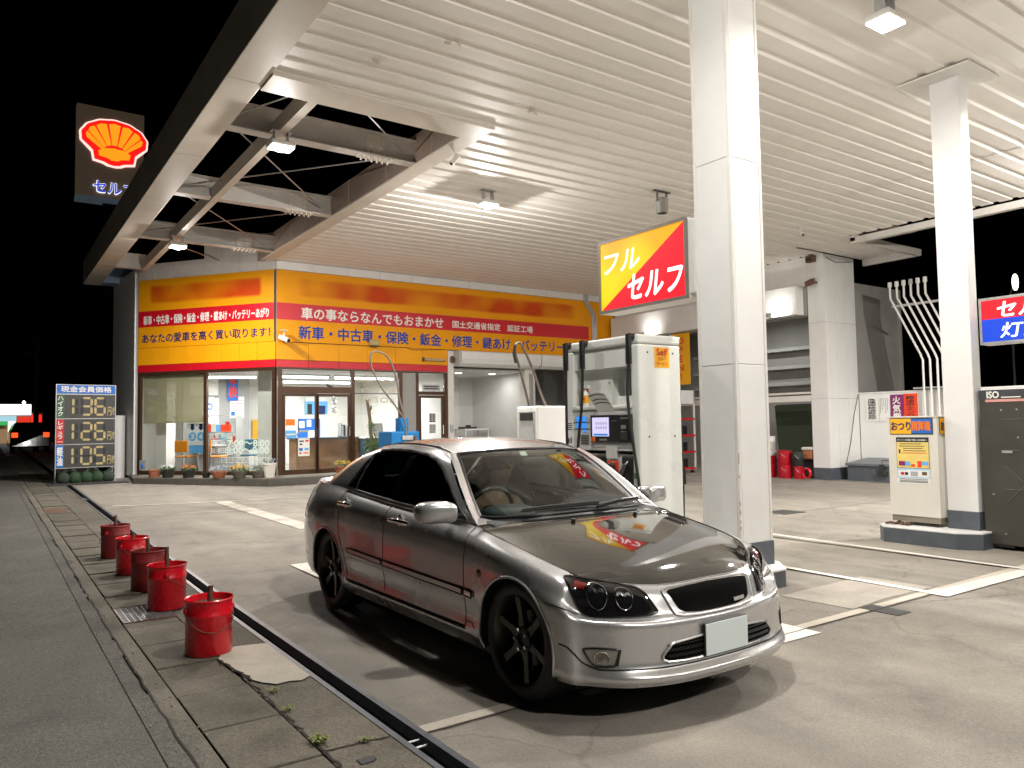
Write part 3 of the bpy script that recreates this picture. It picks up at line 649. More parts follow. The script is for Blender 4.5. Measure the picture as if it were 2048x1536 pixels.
_m1 = _n.new('ShaderNodeMath'); _m1.operation = 'MULTIPLY'; _l.new(_soft(_sx.outputs[0], .06), _m1.inputs[0]); _l.new(_soft(_sx.outputs[2], .25), _m1.inputs[1])
_m2 = _n.new('ShaderNodeMath'); _m2.operation = 'MULTIPLY'; _l.new(_no.outputs['Fac'], _m2.inputs[0]); _l.new(_m1.outputs[0], _m2.inputs[1])
_l.new(_m2.outputs[0], _rp.inputs['Fac']); _l.new(_rp.outputs['Color'], _b.inputs['Base Color'])
def banner(fr, a0, a1, label, rev, top, bot):
    b = thing('banner', label, 'banner', tuple(fr.p((a0+a1)/2, 4.4, .04)))
    def q(nm, mat, z0, z1, x0=a0, x1=a1, d=.04): return fr.box(W(b), x0, x1, z0, z1, d, d+.004).build(nm, mat, b)
    q('upper_sheet', MT['yellow'], 4.565, 5.38); q('blurred_print', BYB, 4.66, 5.30, a0+.25, a1-.25, .0442)
    q('red_stripe', MT['red'], 4.148, 4.565); q('lower_sheet', MT['yellow'], 3.604, 4.148)
    return b
b = banner(RF, .0, 10.0, 'long yellow and red fascia banner with blue lettering facing the pumps', False, 0, 0)
for tx, mt, a0, z, w, h, bo in (('車の事ならなんでもおまかせ', 'letterwhite', .62, 4.195, 4.05, .29, .03), ('国土交通省指定　認証工場', 'letterwhite', 4.97, 4.235, 2.80, .20, .025), ('新車・中古車・保険・鈑金・修理・鍵あけ・バッテリーあがり', 'blue', .55, 3.69, 9.40, .33, .045)):
    wtext('lettering', tx, MT[mt], b, RF.p(a0, z, .047), RF.ux, (0, 0, 1), w, h, bold=.022)
b = banner(LF, .03, LL-.02, 'shorter yellow and red fascia banner on the angled office wall', True, 0, 0)
for tx, mt, a0, z, w, h, bo in (('新車・中古車・保険・鈑金・修理・鍵あけ・バッテリーあがり', 'letterwhite', 3.96, 4.205, 3.78, .235, .035), ('あなたの愛車を高く買い取ります！', 'navy', 4.0, 3.73, 3.86, .235, .03)):
    wtext('lettering', tx, MT[mt], b, LF.p(a0, z, .047), -LF.ux, (0, 0, 1), w, h, bold=.022)
# window frames
m = W(ob)
for fr, a in ((LF, LL-.04), (LF, 2.06), (LF, .06)): fr.box(m, a-.045, a+.045, FZ, 2.96, -.06, .02)
for a in (.10, 1.99, 3.36): RF.box(m, a-.05, a+.05, FZ, 2.96, -.06, .02)
LF.box(m, .1, LL, FZ, FZ+.10, -.05, .015); LF.box(m, .1, LL, 2.90, 2.96, -.05, .015)
RF.box(m, .15, 1.94, 2.34, 2.50, -.06, .022); RF.box(m, .15, 4.7, 2.925, 2.96, -.05, .015); RF.box(m, 2.04, 3.31, FZ, FZ+.14, -.05, .015); RF.box(m, 1.94, 3.31, 2.34, 2.36, -.05, -.04)
RF.box(m, 3.82, 3.90, FZ, 2.95, -.06, .02); RF.box(m, 4.70, 4.80, FZ, 2.95, -.06, .02); RF.box(m, 3.90, 4.70, 2.33, 2.43, -.06, .02)
m.build('window_frame', MT['brown'], ob, bevel=.004)
F(RF, 'concrete_pier', MT['greywall'], 3.41, 3.82, FZ, 2.95, -.3, .0)
GL = glass('shop_glass', (.93, .95, .94), .9)
def pane(fr, a0, a1, z0, z1, nm='window', d=-.02): return fr.box(W(ob), a0, a1, z0, z1, d-.004, d).build(nm, GL, ob)
pane(LF, .11, 2.01, FZ+.1, 2.9); pane(LF, 2.11, LL-.09, FZ+.1, 2.9); pane(RF, .15, 1.94, 2.50, 2.925); pane(RF, 2.04, 3.31, FZ+.14, 2.925); pane(RF, 3.90, 4.70, 2.43, 2.92)
def door(a0, a1, z1, label=None):
    m = W(ob); t = .07
    for q in ((a0, a0+t, FZ, z1), (a1-t, a1, FZ, z1), (a0+t, a1-t, z1-t, z1), (a0+t, a1-t, FZ, FZ+.12)): RF.box(m, *q, -.05, -.005)
    d = m.build('door', MT['brown'], ob, bevel=.003)
    RF.box(W(ob), a0+t, a1-t, FZ+.12, z1-t, -.03, -.026).build('pane', GL, d)
    RF.box(W(ob), a1-t+.02, a1-t+.04, 1.25, 1.5, -.005, .03).build('handle', MT['chrome'], d)
    return d
door(.16, 1.06, 2.335); door(1.02, 1.93, 2.33); door(3.91, 4.69, 2.32)
# roller blind in the left bay
bl = thing('roller_blind', 'olive beige slatted blind pulled halfway down in the left shop window', 'blind', tuple(LF.p(3.1, 1.68, -.08)))
m = W(bl); r = random.Random(8)
for i in range(42):
    z = 1.69+i*.0290; j = r.uniform(-.0015, .0015)
    m.add([LF.p(2.13, z, -.085+j), LF.p(LL-.08, z, -.085-j), LF.p(LL-.08, z+.027, -.10+j), LF.p(2.13, z+.027, -.10)], [(0, 1, 2, 3)])
m.build('slats', MT['blind'], bl); LF.box(W(bl), 2.12, LL-.09, 1.655, 1.69, -.10, -.08).build('bottom_rail', MT['blind'], bl); LF.box(W(bl), 2.12, LL-.09, 2.86, 2.90, -.12, -.06).build('head_rail', MT['blind'], bl)
# fluorescent lights
def tubes(a, b, label):
    A, B = Vector(a), Vector(b); t = thing('fluorescent_light', label, 'light', tuple((A+B)/2), 0, 'fluorescent lights in the office')
    W(t).cyl(A, B, .03, 10).build('tube', MT['tube'], t)
    d = (B-A).normalized(); s = d.cross(Vector((0, 0, 1)))
    W(t).obox((A+B)/2+Vector((0, 0, .055)), d, s, (0, 0, 1), (B-A).length/2+.04, .09, .018).build('housing', MT['whitepaint'], t)
    ld = bpy.data.lights.new('tube_light', 'AREA'); ld.shape = 'RECTANGLE'; ld.size = (B-A).length; ld.size_y = .06; ld.energy = 110; ld.color = (.96, .97, 1)
    lo = bpy.data.objects.new('tube_light', ld); COL.objects.link(lo); lo.parent = t; lo.location = (0, 0, -.04); lo.rotation_euler = (0, 0, math.atan2(d.y, d.x))
tubes((6.1, 20.3, 2.86), (7.9, 20.3, 2.86), 'left fluorescent tube above the office door'); tubes((8.1, 20.3, 2.86), (9.9, 20.3, 2.86), 'right fluorescent tube above the office counter')
tubes((4.9, 21.3, 2.86), (6.1, 20.9, 2.86), 'fluorescent tube behind the angled shop window'); tubes((7.4, 22.6, 2.86), (9.6, 22.6, 2.86), 'farthest fluorescent tube at the back of the office')
# inside the office
W(ob).obox(LF.p(.72, (FZ+3.02)/2, -.75), LF.ux, LF.n, (0, 0, 1), .20, .20, (3.02-FZ)/2).build('inner_column', MT['ivory'], ob, bevel=.01)
W(ob).obox(LF.p(3.72, (FZ+3.02)/2, -.5), LF.ux, LF.n, (0, 0, 1), .17, .17, (3.02-FZ)/2).build('inner_column', MT['ivory'], ob, bevel=.01)
t = thing('counter', 'wooden reception counter with a slate blue section behind the office glass', 'counter', (8.5, 20.6, FZ))
W(t).box(6.95, 8.75, 20.15, 20.75, FZ, 1.17).build('front_panel', MT['wood'], t, bevel=.004); W(t).box(6.9, 8.8, 20.1, 20.8, 1.17, 1.21).build('top', MT['slate'], t, bevel=.004)
W(t).box(8.75, 10.2, 19.6, 20.3, FZ, 1.16).build('blue_panel', MT['slate'], t, bevel=.004); W(t).box(8.72, 10.25, 19.55, 20.35, 1.16, 1.20).build('top', MT['ivory'], t, bevel=.004)
t = thing('monitor', 'pale flat monitor seen from behind on the office counter', 'monitor', (9.15, 19.9, 1.2))
W(t).obox((9.15, 19.9, 1.42), (1, .2, 0), (-.2, 1, -.25), (0, .25, 1), .24, .02, .16).build('screen_back', MT['pumpgrey'], t, bevel=.01); W(t).box(9.07, 9.23, 19.86, 20.0, 1.2, 1.30).build('stand', MT['pumpgrey'], t)
t = thing('cash_drawer', 'white till and papers on the counter beside the monitor', 'till', (9.8, 19.9, 1.2)); W(t).box(9.62, 9.98, 19.75, 20.05, 1.2, 1.30).build('body', MT['ivory'], t, bevel=.01); W(t).tube([(9.85, 19.8, 1.3), (9.85, 19.8, 1.42), (9.78, 19.8, 1.47), (9.7, 19.8, 1.43)], .018, 8).build('handset', MT['pumpgrey'], t)
def chair(x, y, rz, col, label):
    t = thing('chair', label, 'chair', (x, y, FZ), rz, 'chairs in the office'); mt = M('chair_'+col, dict(orange=(.80, .27, .008), blue=(.03, .10, .15), grey=(.30, .27, .26))[col], .5)
    MB().box(-.21, .21, -.21, .21, .42, .46).build('seat', mt, t, bevel=.02); MB().box(-.21, .21, .17, .21, .56, .86).build('backrest', mt, t, bevel=.018)
    for sx in (-.18, .18):
        for sy in (-.18, .18): MB().cyl((sx, sy, .42), (sx*1.15, sy*1.2, .003), .012, 8).build('leg', MT['galv'], t)
    m = MB(); m.cyl((-.18, .19, .44), (-.18, .20, .60), .012, 8).cyl((.18, .19, .44), (.18, .20, .60), .012, 8); m.build('back_support', MT['galv'], t)
def fl(a, d): v = LF.p(a, 0, d); return v.x, v.y
x, y = fl(3.15, -.62); chair(x, y, 2.2, 'orange', 'orange chair left of the round table by the blind')
x, y = fl(2.15, -.62); chair(x, y, 1.3, 'orange', 'orange chair right of the round table against the window mullion')
x, y = fl(2.62, -1.35); chair(x, y, .3, 'grey', 'grey chair on the far side of the round table')
chair(5.95, 20.9, -.6, 'blue', 'dark blue chair behind the angled glass near the door'); chair(6.75, 21.3, -.3, 'blue', 'dark blue chair seen through the glass door')
x, y = fl(2.68, -.95); t = thing('round_table', 'small round grey table between the orange chairs', 'table', (x, y, FZ)); MB().lathe([(.01, .70), (.40, .70), (.41, .715), (.40, .73), (.01, .73)], n=32).build('tabletop', MT['pumpgrey'], t, smooth=True); MB().cyl((0, 0, .02), (0, 0, .70), .035, 12).lathe([(.24, 0), (.24, .02), (.04, .05)], n=24, caps=True).build('pedestal', MT['galv'], t)
x, y = fl(3.1, -1.7); t = thing('shelf', 'open shelf of magazines and boxes behind the round table', 'shelf', (x, y, FZ), math.atan2(LF.ux.y, LF.ux.x))
m = MB(); 
for z in (.45, .75, 1.05, 1.5): m.box(-.75, .45, -.15, .15, z, z+.02)
m.box(-.77, -.75, -.15, .15, 0, 1.52).box(.45, .47, -.15, .15, 0, 1.52); m.build('rack', MT['greywall'], t)
r = random.Random(31); 
for z in (.77, 1.07):
    q = -.70
    while q < .36:
        w = r.uniform(.06, .17); h = r.uniform(.16, .32)
        MB().box(q, q+w, .0, .10, z, z+h).build('magazine', r.choice([MT['paper'], MT['pumpgrey'], MT['ivory'], MT['redorange'], MT['black'], MT['skyblue']]), t); q += w+.015
# posters and notices: flat printed sheets at their own places
def flat(fr, a, z, w, h, d, mat, name, label, cat='poster', group=None):
    t = thing(name, label, cat, tuple(fr.p(a, z, d)), 0, group)
    fr.box(W(t), a-w/2, a+w/2, z-h/2, z+h/2, d, d+.004).build('sheet', MT[mat], t); return t
t = flat(LF, 2.45, 1.36, .56, .56, -.16, 'paper', 'poster', 'white and blue poster with a 3 and a 4 in blue rings below the blind')
for dx, ch in ((.13, '3'), (-.13, '4')):
    W(t).lathe([(.001, 0), (.118, 0), (.118, .002)], (0, 0, 0), 24) if False else None
    c = LF.p(2.45+dx, 1.30, -.154); m = W(t); m.poly([c-LF.ux*.115*math.cos(2*PI*i/28)+Vector((0, 0, .115*math.sin(2*PI*i/28))) for i in range(28)]); m.build('ring', MT['skyblue'], t)
    wtext('lettering', ch, MT['letterwhite'], t, LF.p(2.45+dx+.055, 1.235, -.151), -LF.ux, (0, 0, 1), .11, .13, bold=.05)
    m = W(t); m.poly([LF.p(2.45+dx+.09, 1.53, -.152), LF.p(2.45+dx-.09, 1.53, -.152), LF.p(2.45+dx, 1.45, -.152)]); m.poly([LF.p(2.45+dx+.05, 1.63, -.152), LF.p(2.45+dx-.05, 1.63, -.152), LF.p(2.45+dx-.05, 1.53, -.152), LF.p(2.45+dx+.05, 1.53, -.152)]); m.build('arrow', MT['navy'], t)
t = flat(LF, 2.40, .98, .55, .20, -.17, 'skyblue', 'poster', 'sky blue strip poster below the numbered poster')
def wposter(x, y, z, w, h, mat, label, deco=()):
    t = thing('poster', label, 'poster', (x, y, z)); W(t).box(x-w/2, x+w/2, y, y+.004, z-h/2, z+h/2).build('sheet', MT[mat], t)
    for nm, m, a0, a1, b0, b1 in deco: W(t).box(x-w/2+a0*w, x-w/2+a1*w, y-.003, y, z-h/2+b0*h, z-h/2+b1*h).build(nm, MT[m], t)
    return t
t = wposter(5.30, 22.58, 1.95, .50, .88, 'paper', 'tall white poster with a blue ring on the grey office partition', [('print', 'pumpgrey', .08, .92, .03, .12), ('print', 'blueprint', .2, .36, .05, .1), ('clip', 'black', .03, .26, .985, 1.01), ('clip', 'black', .74, .97, .985, 1.01)])
c = Vector((5.30, 22.575, 2.12)); W(t).quadgrid([[c+Vector((rr*.8*math.cos(2*PI*i/24), -.001, rr*math.sin(2*PI*i/24))) for rr in (.058, .095)] for i in range(25)]).build('ring', MT['blueprint'], t)
wtext('lettering', 'カースタ', MT['ink'], t, (5.20, 22.574, 1.87), (1, 0, 0), (0, 0, 1), .20, .055, bold=.02)
wposter(6.05, 22.58, 2.10, .40, .62, 'paper', 'pale notice with pink lines on the grey office partition', [('print', 'redorange', .1, .9, .80, .82), ('print', 'redorange', .1, .9, .66, .68), ('print', 'redorange', .1, .9, .52, .54), ('print', 'redorange', .1, .9, .40, .42), ('print', 'blueprint', .08, .35, .1, .3)])
t = wposter(5.92, 22.55, 2.72, .30, .86, 'blueprint', 'blue vertical banner with red letters high on the partition'); wtext('lettering', '車検', MT['redorange'], t, (5.80, 22.54, 2.38), (1, 0, 0), (0, 0, 1), .24, .7, vertical=True, bold=.02)
wposter(5.15, 22.57, 2.75, .75, .62, 'ivory', 'cream panel high on the office partition'); wposter(7.10, 24.15, 1.45, .32, .62, 'signyellow', 'yellow paper strip on the office back wall')
wposter(8.0, 24.15, 1.95, .85, 1.3, 'paper', 'large white notice board on the office back wall', [('frame', 'pumpgrey', 0, .02, 0, 1), ('frame', 'pumpgrey', .49, .505, 0, 1), ('frame', 'pumpgrey', 0, 1, 0, .02)])
wposter(8.75, 24.15, 1.40, .75, .75, 'blueprint', 'blue and white patterned poster behind the counter', [('print', 'paper', .05, .3, .6, .9), ('print', 'paper', .45, .9, .1, .5), ('print', 'paper', .4, .6, .65, .95)])
wposter(9.0, 24.15, 2.2, .75, .55, 'skyblue', 'poster with dark mountain shapes behind the counter', [('print', 'ink', .1, .3, 0, .6), ('print', 'navy', .55, .9, 0, .5), ('print', 'paper', 0, 1, .75, 1)])
t = thing('spiral_lamp', 'silver clip lamp with a coiled hose above the counter', 'lamp', (8.35, 21.0, 1.9)); W(t).tube([(8.35+.06*math.cos(i*.9), 21+.06*math.sin(i*.9), 1.9+i*.012) for i in range(60)], .016, 6).build('coil', MT['chrome'], t); W(t).cyl((8.3, 21, 2.62), (8.1, 20.9, 2.70), .05, 12, .03).build('head', MT['black'], t)
t = thing('bookstand', 'desk file rack on the counter at the left end', 'rack', (8.45, 20.45, 1.21)); W(t).box(8.3, 8.65, 20.35, 20.6, 1.21, 1.23).box(8.3, 8.32, 20.35, 20.6, 1.21, 1.6).box(8.63, 8.65, 20.35, 20.6, 1.21, 1.6).build('rack', MT['greywall'], t)
for i, mt in enumerate(('ivory', 'black', 'paper', 'greywall', 'ivory')): W(t).box(8.335+i*.055, 8.38+i*.055, 20.38, 20.55, 1.23, 1.52+.03*(i % 2)).build('file', MT[mt], t)
# stickers on the glass door
def gsticker(a, z, w, h, mat, label, deco=()):
    t = flat(RF, a, z, w, h, -.020, mat, 'door_sticker', label, 'sticker', 'stickers on the glass door')
    for m, a0, a1, b0, b1 in deco: RF.box(W(t), a-w/2+a0*w, a-w/2+a1*w, z-h/2+b0*h, z-h/2+b1*h, -.016, -.014).build('print', MT[m], t)
    return t
gsticker(.36, 1.62, .23, .16, 'orange', 'orange square sticker at the left edge of the glass door')
t = gsticker(.375, 1.33, .26, .19, 'skyblue', 'light blue sticker under the orange one on the glass door', [('paper', .05, .95, .38, .55)])
t = gsticker(.70, 1.0, .29, .44, 'paper', 'payment sticker sheet with small coloured cards on the glass door', [('blueprint', .08, .40, .30, .46), ('skyblue', .55, .92, .32, .46), ('redorange', .1, .3, .12, .22), ('orange', .45, .9, .14, .22), ('ink', .1, .5, .80, .88), ('redorange', .62, .92, .80, .92), ('green', .15, .35, .62, .72)])
gsticker(.70, 1.40, .27, .05, 'pumpgrey', 'narrow grey oval sticker above the payment sheet')
# white lettering on the angled glass
t = thing('window_lettering', 'white opening hours lettering on the angled shop window', 'lettering', tuple(LF.p(1.2, 1.05, -.012)))
MT['vinyl'] = M('window_vinyl', (.70, .82, .74), .5, var=.05)
MT['vinylw'] = M('window_vinyl_white', (.80, .82, .79), .5, var=.05)
for tx, a, z, w, h, bo, mt in (('営業時間', 1.95, 1.235, .66, .15, .008, 'vinyl'), ('平 日', 1.85, 1.06, .36, .10, .03, 'vinyl'), ('7:00～8:00', 1.40, 1.045, 1.20, .155, .04, 'vinyl'), ('日･祝日', 1.88, .885, .42, .12, .01, 'vinylw'), ('8:00～8:00', 1.43, .865, 1.22, .165, .05, 'vinyl'), ('パート・アルバイト募集中', 1.53, .675, 1.32, .09, .006, 'vinylw')):
    wtext('lettering', tx, MT[mt], t, LF.p(a, z, -.013), -LF.ux, (0, 0, 1), w, h, bold=bo)
m = W(t)
for a0, a1, z0, z1 in ((.15, 1.58, .77, .78), (.15, 1.58, .645, .655), (.15, .16, .655, .77), (1.57, 1.58, .655, .77)): LF.box(m, a0, a1, z0, z1, -.0145, -.0135)
m.build('border', MT['vinylw'], t)
t = thing('window_lettering', 'gold lettering high on the right shop window', 'lettering', tuple(RF.p(2.7, 2.4, -.012))); MT['gold'] = M('gold_vinyl', (.50, .42, .27), .5, var=.05)
for tx, z, h in (('車検・多走行', 2.62, .16), ('パンク修理', 2.36, .16), ('当日OK', 2.10, .17)): wtext('lettering', tx, MT['gold'], t, RF.p(2.12, z, -.013), RF.ux, (0, 0, 1), 1.12, h, bold=.0)
t = flat(LF, 3.97, .58, .20, .26, .02, 'pumpgrey', 'small_sign', 'small pale card with a blue drop at the foot of the left window', 'sign')
W(t).lathe([(.001, .075), (.028, .03), (.04, -.02), (.03, -.06), (.001, -.075)], tuple(LF.p(3.97, .575, .022)-rootloc(t)*0), 14).build('blue_drop', MT['blueprint'], t, smooth=True)
# door notices
t = flat(RF, 4.30, 2.53, .55, .17, -.012, 'pumpgrey', 'name_plate', 'grey framed name plate in the window over the side door', 'sign')
for i in range(2): RF.box(W(t), 4.08, 4.52, 2.55-.06*i, 2.58-.06*i, -.008, -.006).build('print_line', MT['ink'], t)
for k, (z, lb) in enumerate(((1.70, 'upper grey notice of dark characters on the side door glass'), (1.40, 'lower grey notice of pale characters on the side door glass'))):
    t = flat(RF, 4.33, z, .20, .25, -.016, 'pumpgrey', 'door_notice', lb, 'notice', 'notices on the side door')
    for i in range(2):
        for j in range(4): RF.box(W(t), 4.25+i*.09, 4.30+i*.09, z-.11+j*.058, z-.075+j*.058, -.012, -.010).build('character', MT['ink' if k == 0 else 'greywall'], t)
# small fittings on the façade
t = thing('strip_light', 'unlit brownish strip light fixed to the yellow fascia over the side door', 'light', tuple(RF.p(4.35, 3.30, .06))); RF.box(W(t), 4.03, 4.70, 3.265, 3.34, .035, .11).build('cover', M('strip_cover', (.40, .30, .16), .35), t, bevel=.012); RF.box(W(t), 4.0, 4.04, 3.25, 3.355, .035, .12).build('end_cap', MT['darkmetal'], t, bevel=.01)
camera_thing(CX+.13, CY-.20, 3.66, (.75, -1, -.55), 'dark camera on the corner of the yellow fascia', 1.5)
t = thing('floodlight', 'yellowish floodlight below the blue lettering near the hose hoop', 'floodlight', tuple(RF.p(2.55, 3.62, .1)))
RF.box(W(t), 2.42, 2.68, 3.60, 3.76, .04, .20).build('body', M('flood_body', (.42, .33, .12), .5), t, bevel=.03); RF.box(W(t), 2.45, 2.65, 3.575, 3.60, .06, .18).build('lens', MT['black'], t)
m = W(ob); m.tube([RF.p(.2, 3.605, .05)]+[RF.p(a, 3.60-.05*math.sin(a*1.3)**2*(a > 3.5), .05) for a in [x*.25 for x in range(1, 20)]], .007, 6); m.build('cable', MT['black'], ob)
m = W(ob)
for i in range(4): m.tube([(15.70+i*.05, 18.45, 5.6), (15.70+i*.05, 18.45, 5.35), (16.0+i*.06, 18.45, 4.95), (16.05+i*.05, 18.45, 3.6)], .018, 8)
m.build('conduit', MT['galv'], ob)
# ---- garage openings right of the office
F(RF, 'post', MT['whitepaint'], 4.815, 5.0, .10, 3.575, -.25, .03); F(RF, 'post', MT['whitepaint'], 7.46, 7.84, .05, 3.575, -.25, .03)
for a0, a1 in ((5.09, 7.86), (7.90, 11.0)):           # roller shutter boxes, rounded below
    prof = [(-.05, 3.57), (.30, 3.57), (.34, 3.53), (.34, 3.35), (.30, 3.22), (.2, 3.145), (-.05, 3.14)]
    W(ob).prism([RF.p(a0, z, d) for d, z in prof], RF.ux*(a1-a0)).build('shutter_box', MT['white'], ob, bevel=.008)
F(RF, 'shutter_end', MT['pumpgrey'], 5.0, 5.085, 3.14, 3.57, -.05, .34)
gy = 21.8
W(ob).box(10.7, 13.72, gy, gy+.1, .05, 3.2).build('garage_wall', MT['white'], ob); W(ob).box(13.55, 13.6, CY+.2, gy, .05, 3.2).build('garage_wall', MT['white'], ob)
W(ob).box(10.7, 13.72, CY+.25, gy, 3.05, 3.12).build('garage_ceiling', MT['white'], ob)
W(ob).box(13.62, 21.0, 23.4, 23.5, .05, 5.0).build('garage_wall', MT['baywall'], ob); W(ob).box(13.62, 17.0, CY+.05, 23.5, 3.45, 3.5).build('garage_ceiling', MT['baywall'], ob)
m = W(ob)
for x in (11.55, 12.3, 13.05): m.box(x-.004, x+.004, gy-.004, gy, .1, 3.1)
m.build('garage_joint', MT['pumpgrey'], ob)
W(ob).box(10.78, 11.2, gy-.03, gy-.003, .08, 2.8).build('garage_alcove', MT['pumpgrey'], ob); dd = W(ob).box(10.80, 11.08, gy-.06, gy-.032, .08, 1.95).build('garage_door', MT['wood'], ob, bevel=.005)
W(ob).sell((11.03, gy-.085, 1.0), .03, .03, .03, 1, 12, 8).build('knob', MT['chrome'], dd)
t = thing('tyre_changer_table', 'white shelf table with tools in the garage opening', 'table', (13.0, 20.8, .05))
W(t).box(12.45, 13.4, 20.5, 21.2, 1.33, 1.37).build('tabletop', MT['white'], t, bevel=.006)
for x in (12.5, 13.35):
    for y in (20.55, 21.15): W(t).box(x-.02, x+.02, y-.02, y+.02, .05, 1.33).build('leg', MT['white'], t)
t = thing('tool_case', 'black tool case on the white garage table', 'case', (12.75, 20.8, 1.37)); W(t).box(12.5, 13.0, 20.65, 21.0, 1.37, 1.43).build('case', MT['black'], t, bevel=.01); W(t).box(12.65, 12.8, 20.7, 20.8, 1.43, 1.49).build('handle', MT['black'], t, bevel=.01)
t = thing('storage_bin', 'cream box in front of the white garage table', 'box', (12.9, 20.0, .05)); W(t).box(12.35, 13.2, 19.8, 20.3, .05, .80).build('bin', MT['machine'], t, bevel=.02); W(t).box(12.33, 13.22, 19.78, 20.32, .80, .86).build('lid', MT['machine'], t, bevel=.015)
t = thing('tyre_balancer', 'grey sloped machine cover in the garage', 'machine', (12.2, 20.4, .05)); W(t).prism([(11.9, 20.0, .05), (12.4, 20.0, .05), (12.4, 20.0, 1.0), (12.2, 20.0, 1.15)], (0, .6, 0)).build('cover', MT['pumpgrey'], t, bevel=.01)
t = thing('hose_rack', 'row of black couplings on the white garage post', 'rack', (13.65, 18.4, .9))
for z in (.95, 1.2, 1.45): W(t).box(13.60, 13.72, 18.38, 18.49, z, z+.09).cyl((13.72, 18.43, z+.045), (13.80, 18.43, z+.045), .03, 10).build('coupling', MT['black'], t)
W(t).box(13.50, 13.58, 18.40, 18.49, .8, 3.0).build('rail', MT['galv'], t)
F(RF, 'switch_box', MT['galv'], 4.86, 4.95, 1.30, 1.50, .03, .08)
for k, (x, y) in enumerate(((11.7, 19.6), (12.9, 19.6), (15.2, 20.4))):
    t = thing('downlight', ('left round downlight in the garage ceiling', 'right round downlight in the garage ceiling', 'round downlight in the darker garage bay')[k], 'light', (x, y, 3.03 if k < 2 else 3.43), 0, 'garage downlights')
    MB().lathe([(.001, 0), (.09, 0), (.11, .01), (.11, .03)], n=20).build('lens', lit('downlight_glow%d' % k, (1, .96, .9), 3), t)
    ld = bpy.data.lights.new('downlight_light', 'AREA'); ld.shape = 'DISK'; ld.size = .18; ld.energy = (11, 11, 6)[k]; ld.color = (1, .97, .91)
    lo = bpy.data.objects.new('downlight_light', ld); COL.objects.link(lo); lo.parent = t; lo.location = (0, 0, -.01)
t = thing('wall_lamp', 'small brass coloured lamp on the white post by the shutter', 'lamp', tuple(RF.p(4.93, 3.25, .08))); RF.box(W(t), 4.88, 4.98, 3.25, 3.38, .03, .14).build('shade', MT['rust'], t, bevel=.02); RF.box(W(t), 4.9, 4.96, 3.38, 3.42, .03, .10).build('mount', MT['darkmetal'], t)

# ---------------------------------------------------------------- flower pots on the plinth
def foliage(m, x, y, z, rx, rz, n, s, seed):
    r = random.Random(seed)
    for i in range(n):
        a = r.uniform(0, 2*PI); q = r.random()**.5; h = r.random()
        c = Vector((x+rx*q*math.cos(a), y+rx*q*math.sin(a), z+rz*h*(1-.5*q)))
        d1 = Vector((r.uniform(-1, 1), r.uniform(-1, 1), r.uniform(-.6, 1))).normalized(); d2 = d1.orthogonal().normalized()
        w = s*r.uniform(.6, 1.3); m.add([c-d1*w, c+d2*w*.5, c+d1*w, c-d2*w*.5], [(0, 1, 2, 3)])
FL = {k: M('petal_'+k, v, .6, var=.25, scale=40) for k, v in dict(white=(.75, .75, .80), orange=(.55, .16, .02), silver=(.30, .34, .36), yellow=(.72, .42, .02), dark=(.05, .05, .06)).items()}
def pot(x, y, rad, h, mat, petal, label, leaves=90, low=False, z=FZ+.003):
    t = thing('flower_pot', label, 'flower pot', (x, y, z), 0, 'flower pots in front of the office')
    k = .72 if not low else .6
    MB().lathe([(.001, 0), (rad*k, 0), (rad*(k+.03), h*.1), (rad*.95, h*.85), (rad*1.02, h*.88), (rad*1.02, h), (rad*.92, h), (rad*.9, h*.8), (.001, h*.8)], n=24).build('pot', MT[mat], t, smooth=35)
    MB().lathe([(.001, h*.82), (rad*.9, h*.82)], n=20).build('soil', MT['soil'], t)
    if leaves:
        m = MB(); foliage(m, 0, 0, h*.85, rad*1.1, rad*.9, leaves, .032, int(x*100)); m.build('leaves', MT['leaf'] if petal != 'silver' else FL['silver'], t)
        m = MB(); foliage(m, 0, 0, h*.95+rad*.25, rad*1.0, rad*.7, leaves, .022, int(x*77)); m.build('flowers', FL[petal], t)
    return t
pot(3.45, 20.12, .15, .19, 'terracotta', 'white', 'scalloped terracotta pot at the left end of the plinth', 0)
pot(3.70, 19.80, .16, .20, 'planterdark', 'white', 'dark pot with white flowers second from the left', 110)
pot(4.07, 19.35, .16, .20, 'planterdark', 'orange', 'dark pot with rust orange flowers under the left window', 110)
pot(4.38, 18.98, .10, .13, 'planterdark', 'dark', 'small empty dark pot between orange and silver plants', 0)
pot(4.60, 18.68, .20, .17, 'terracotta', 'silver', 'wide clay bowl with silver grey plants under the window mullion', 120, True)
pot(4.95, 18.26, .20, .17, 'kerb', 'yellow', 'wide stone bowl with bright yellow flowers', 130, True)
pot(5.30, 17.98, .18, .16, 'kerb', 'dark', 'stone bowl with dark withered plants beside the white pot', 70, True)
t = pot(5.52, 17.86, .16, .34, 'ivory', 'silver', 'tall white pot holding cut stems near the office corner', 0)
m = MB(); r = random.Random(6)
for i in range(9): a = r.uniform(0, 6.3); m.tube([(0, 0, .27), (.08*math.cos(a), .08*math.sin(a), .36), (.14*math.cos(a), .14*math.sin(a), .36+r.uniform(.02, .1))], .012, 6)
m.build('stems', FL['silver'], t)
pot(7.30, 17.82, .21, .19, 'terracotta', 'yellow', 'terracotta bowl with yellow flowers in front of the glass door', 120, True)
t = thing('potted_tree', 'pruned bare trunk with a tuft of leaves in front of the right window', 'plant', (8.15, 17.95, FZ))
MB().lathe([(.001, 0), (.14, 0), (.17, .25), (.15, .25), (.14, .22), (.001, .22)], n=20).build('pot', MT['planterdark'], t, smooth=35)
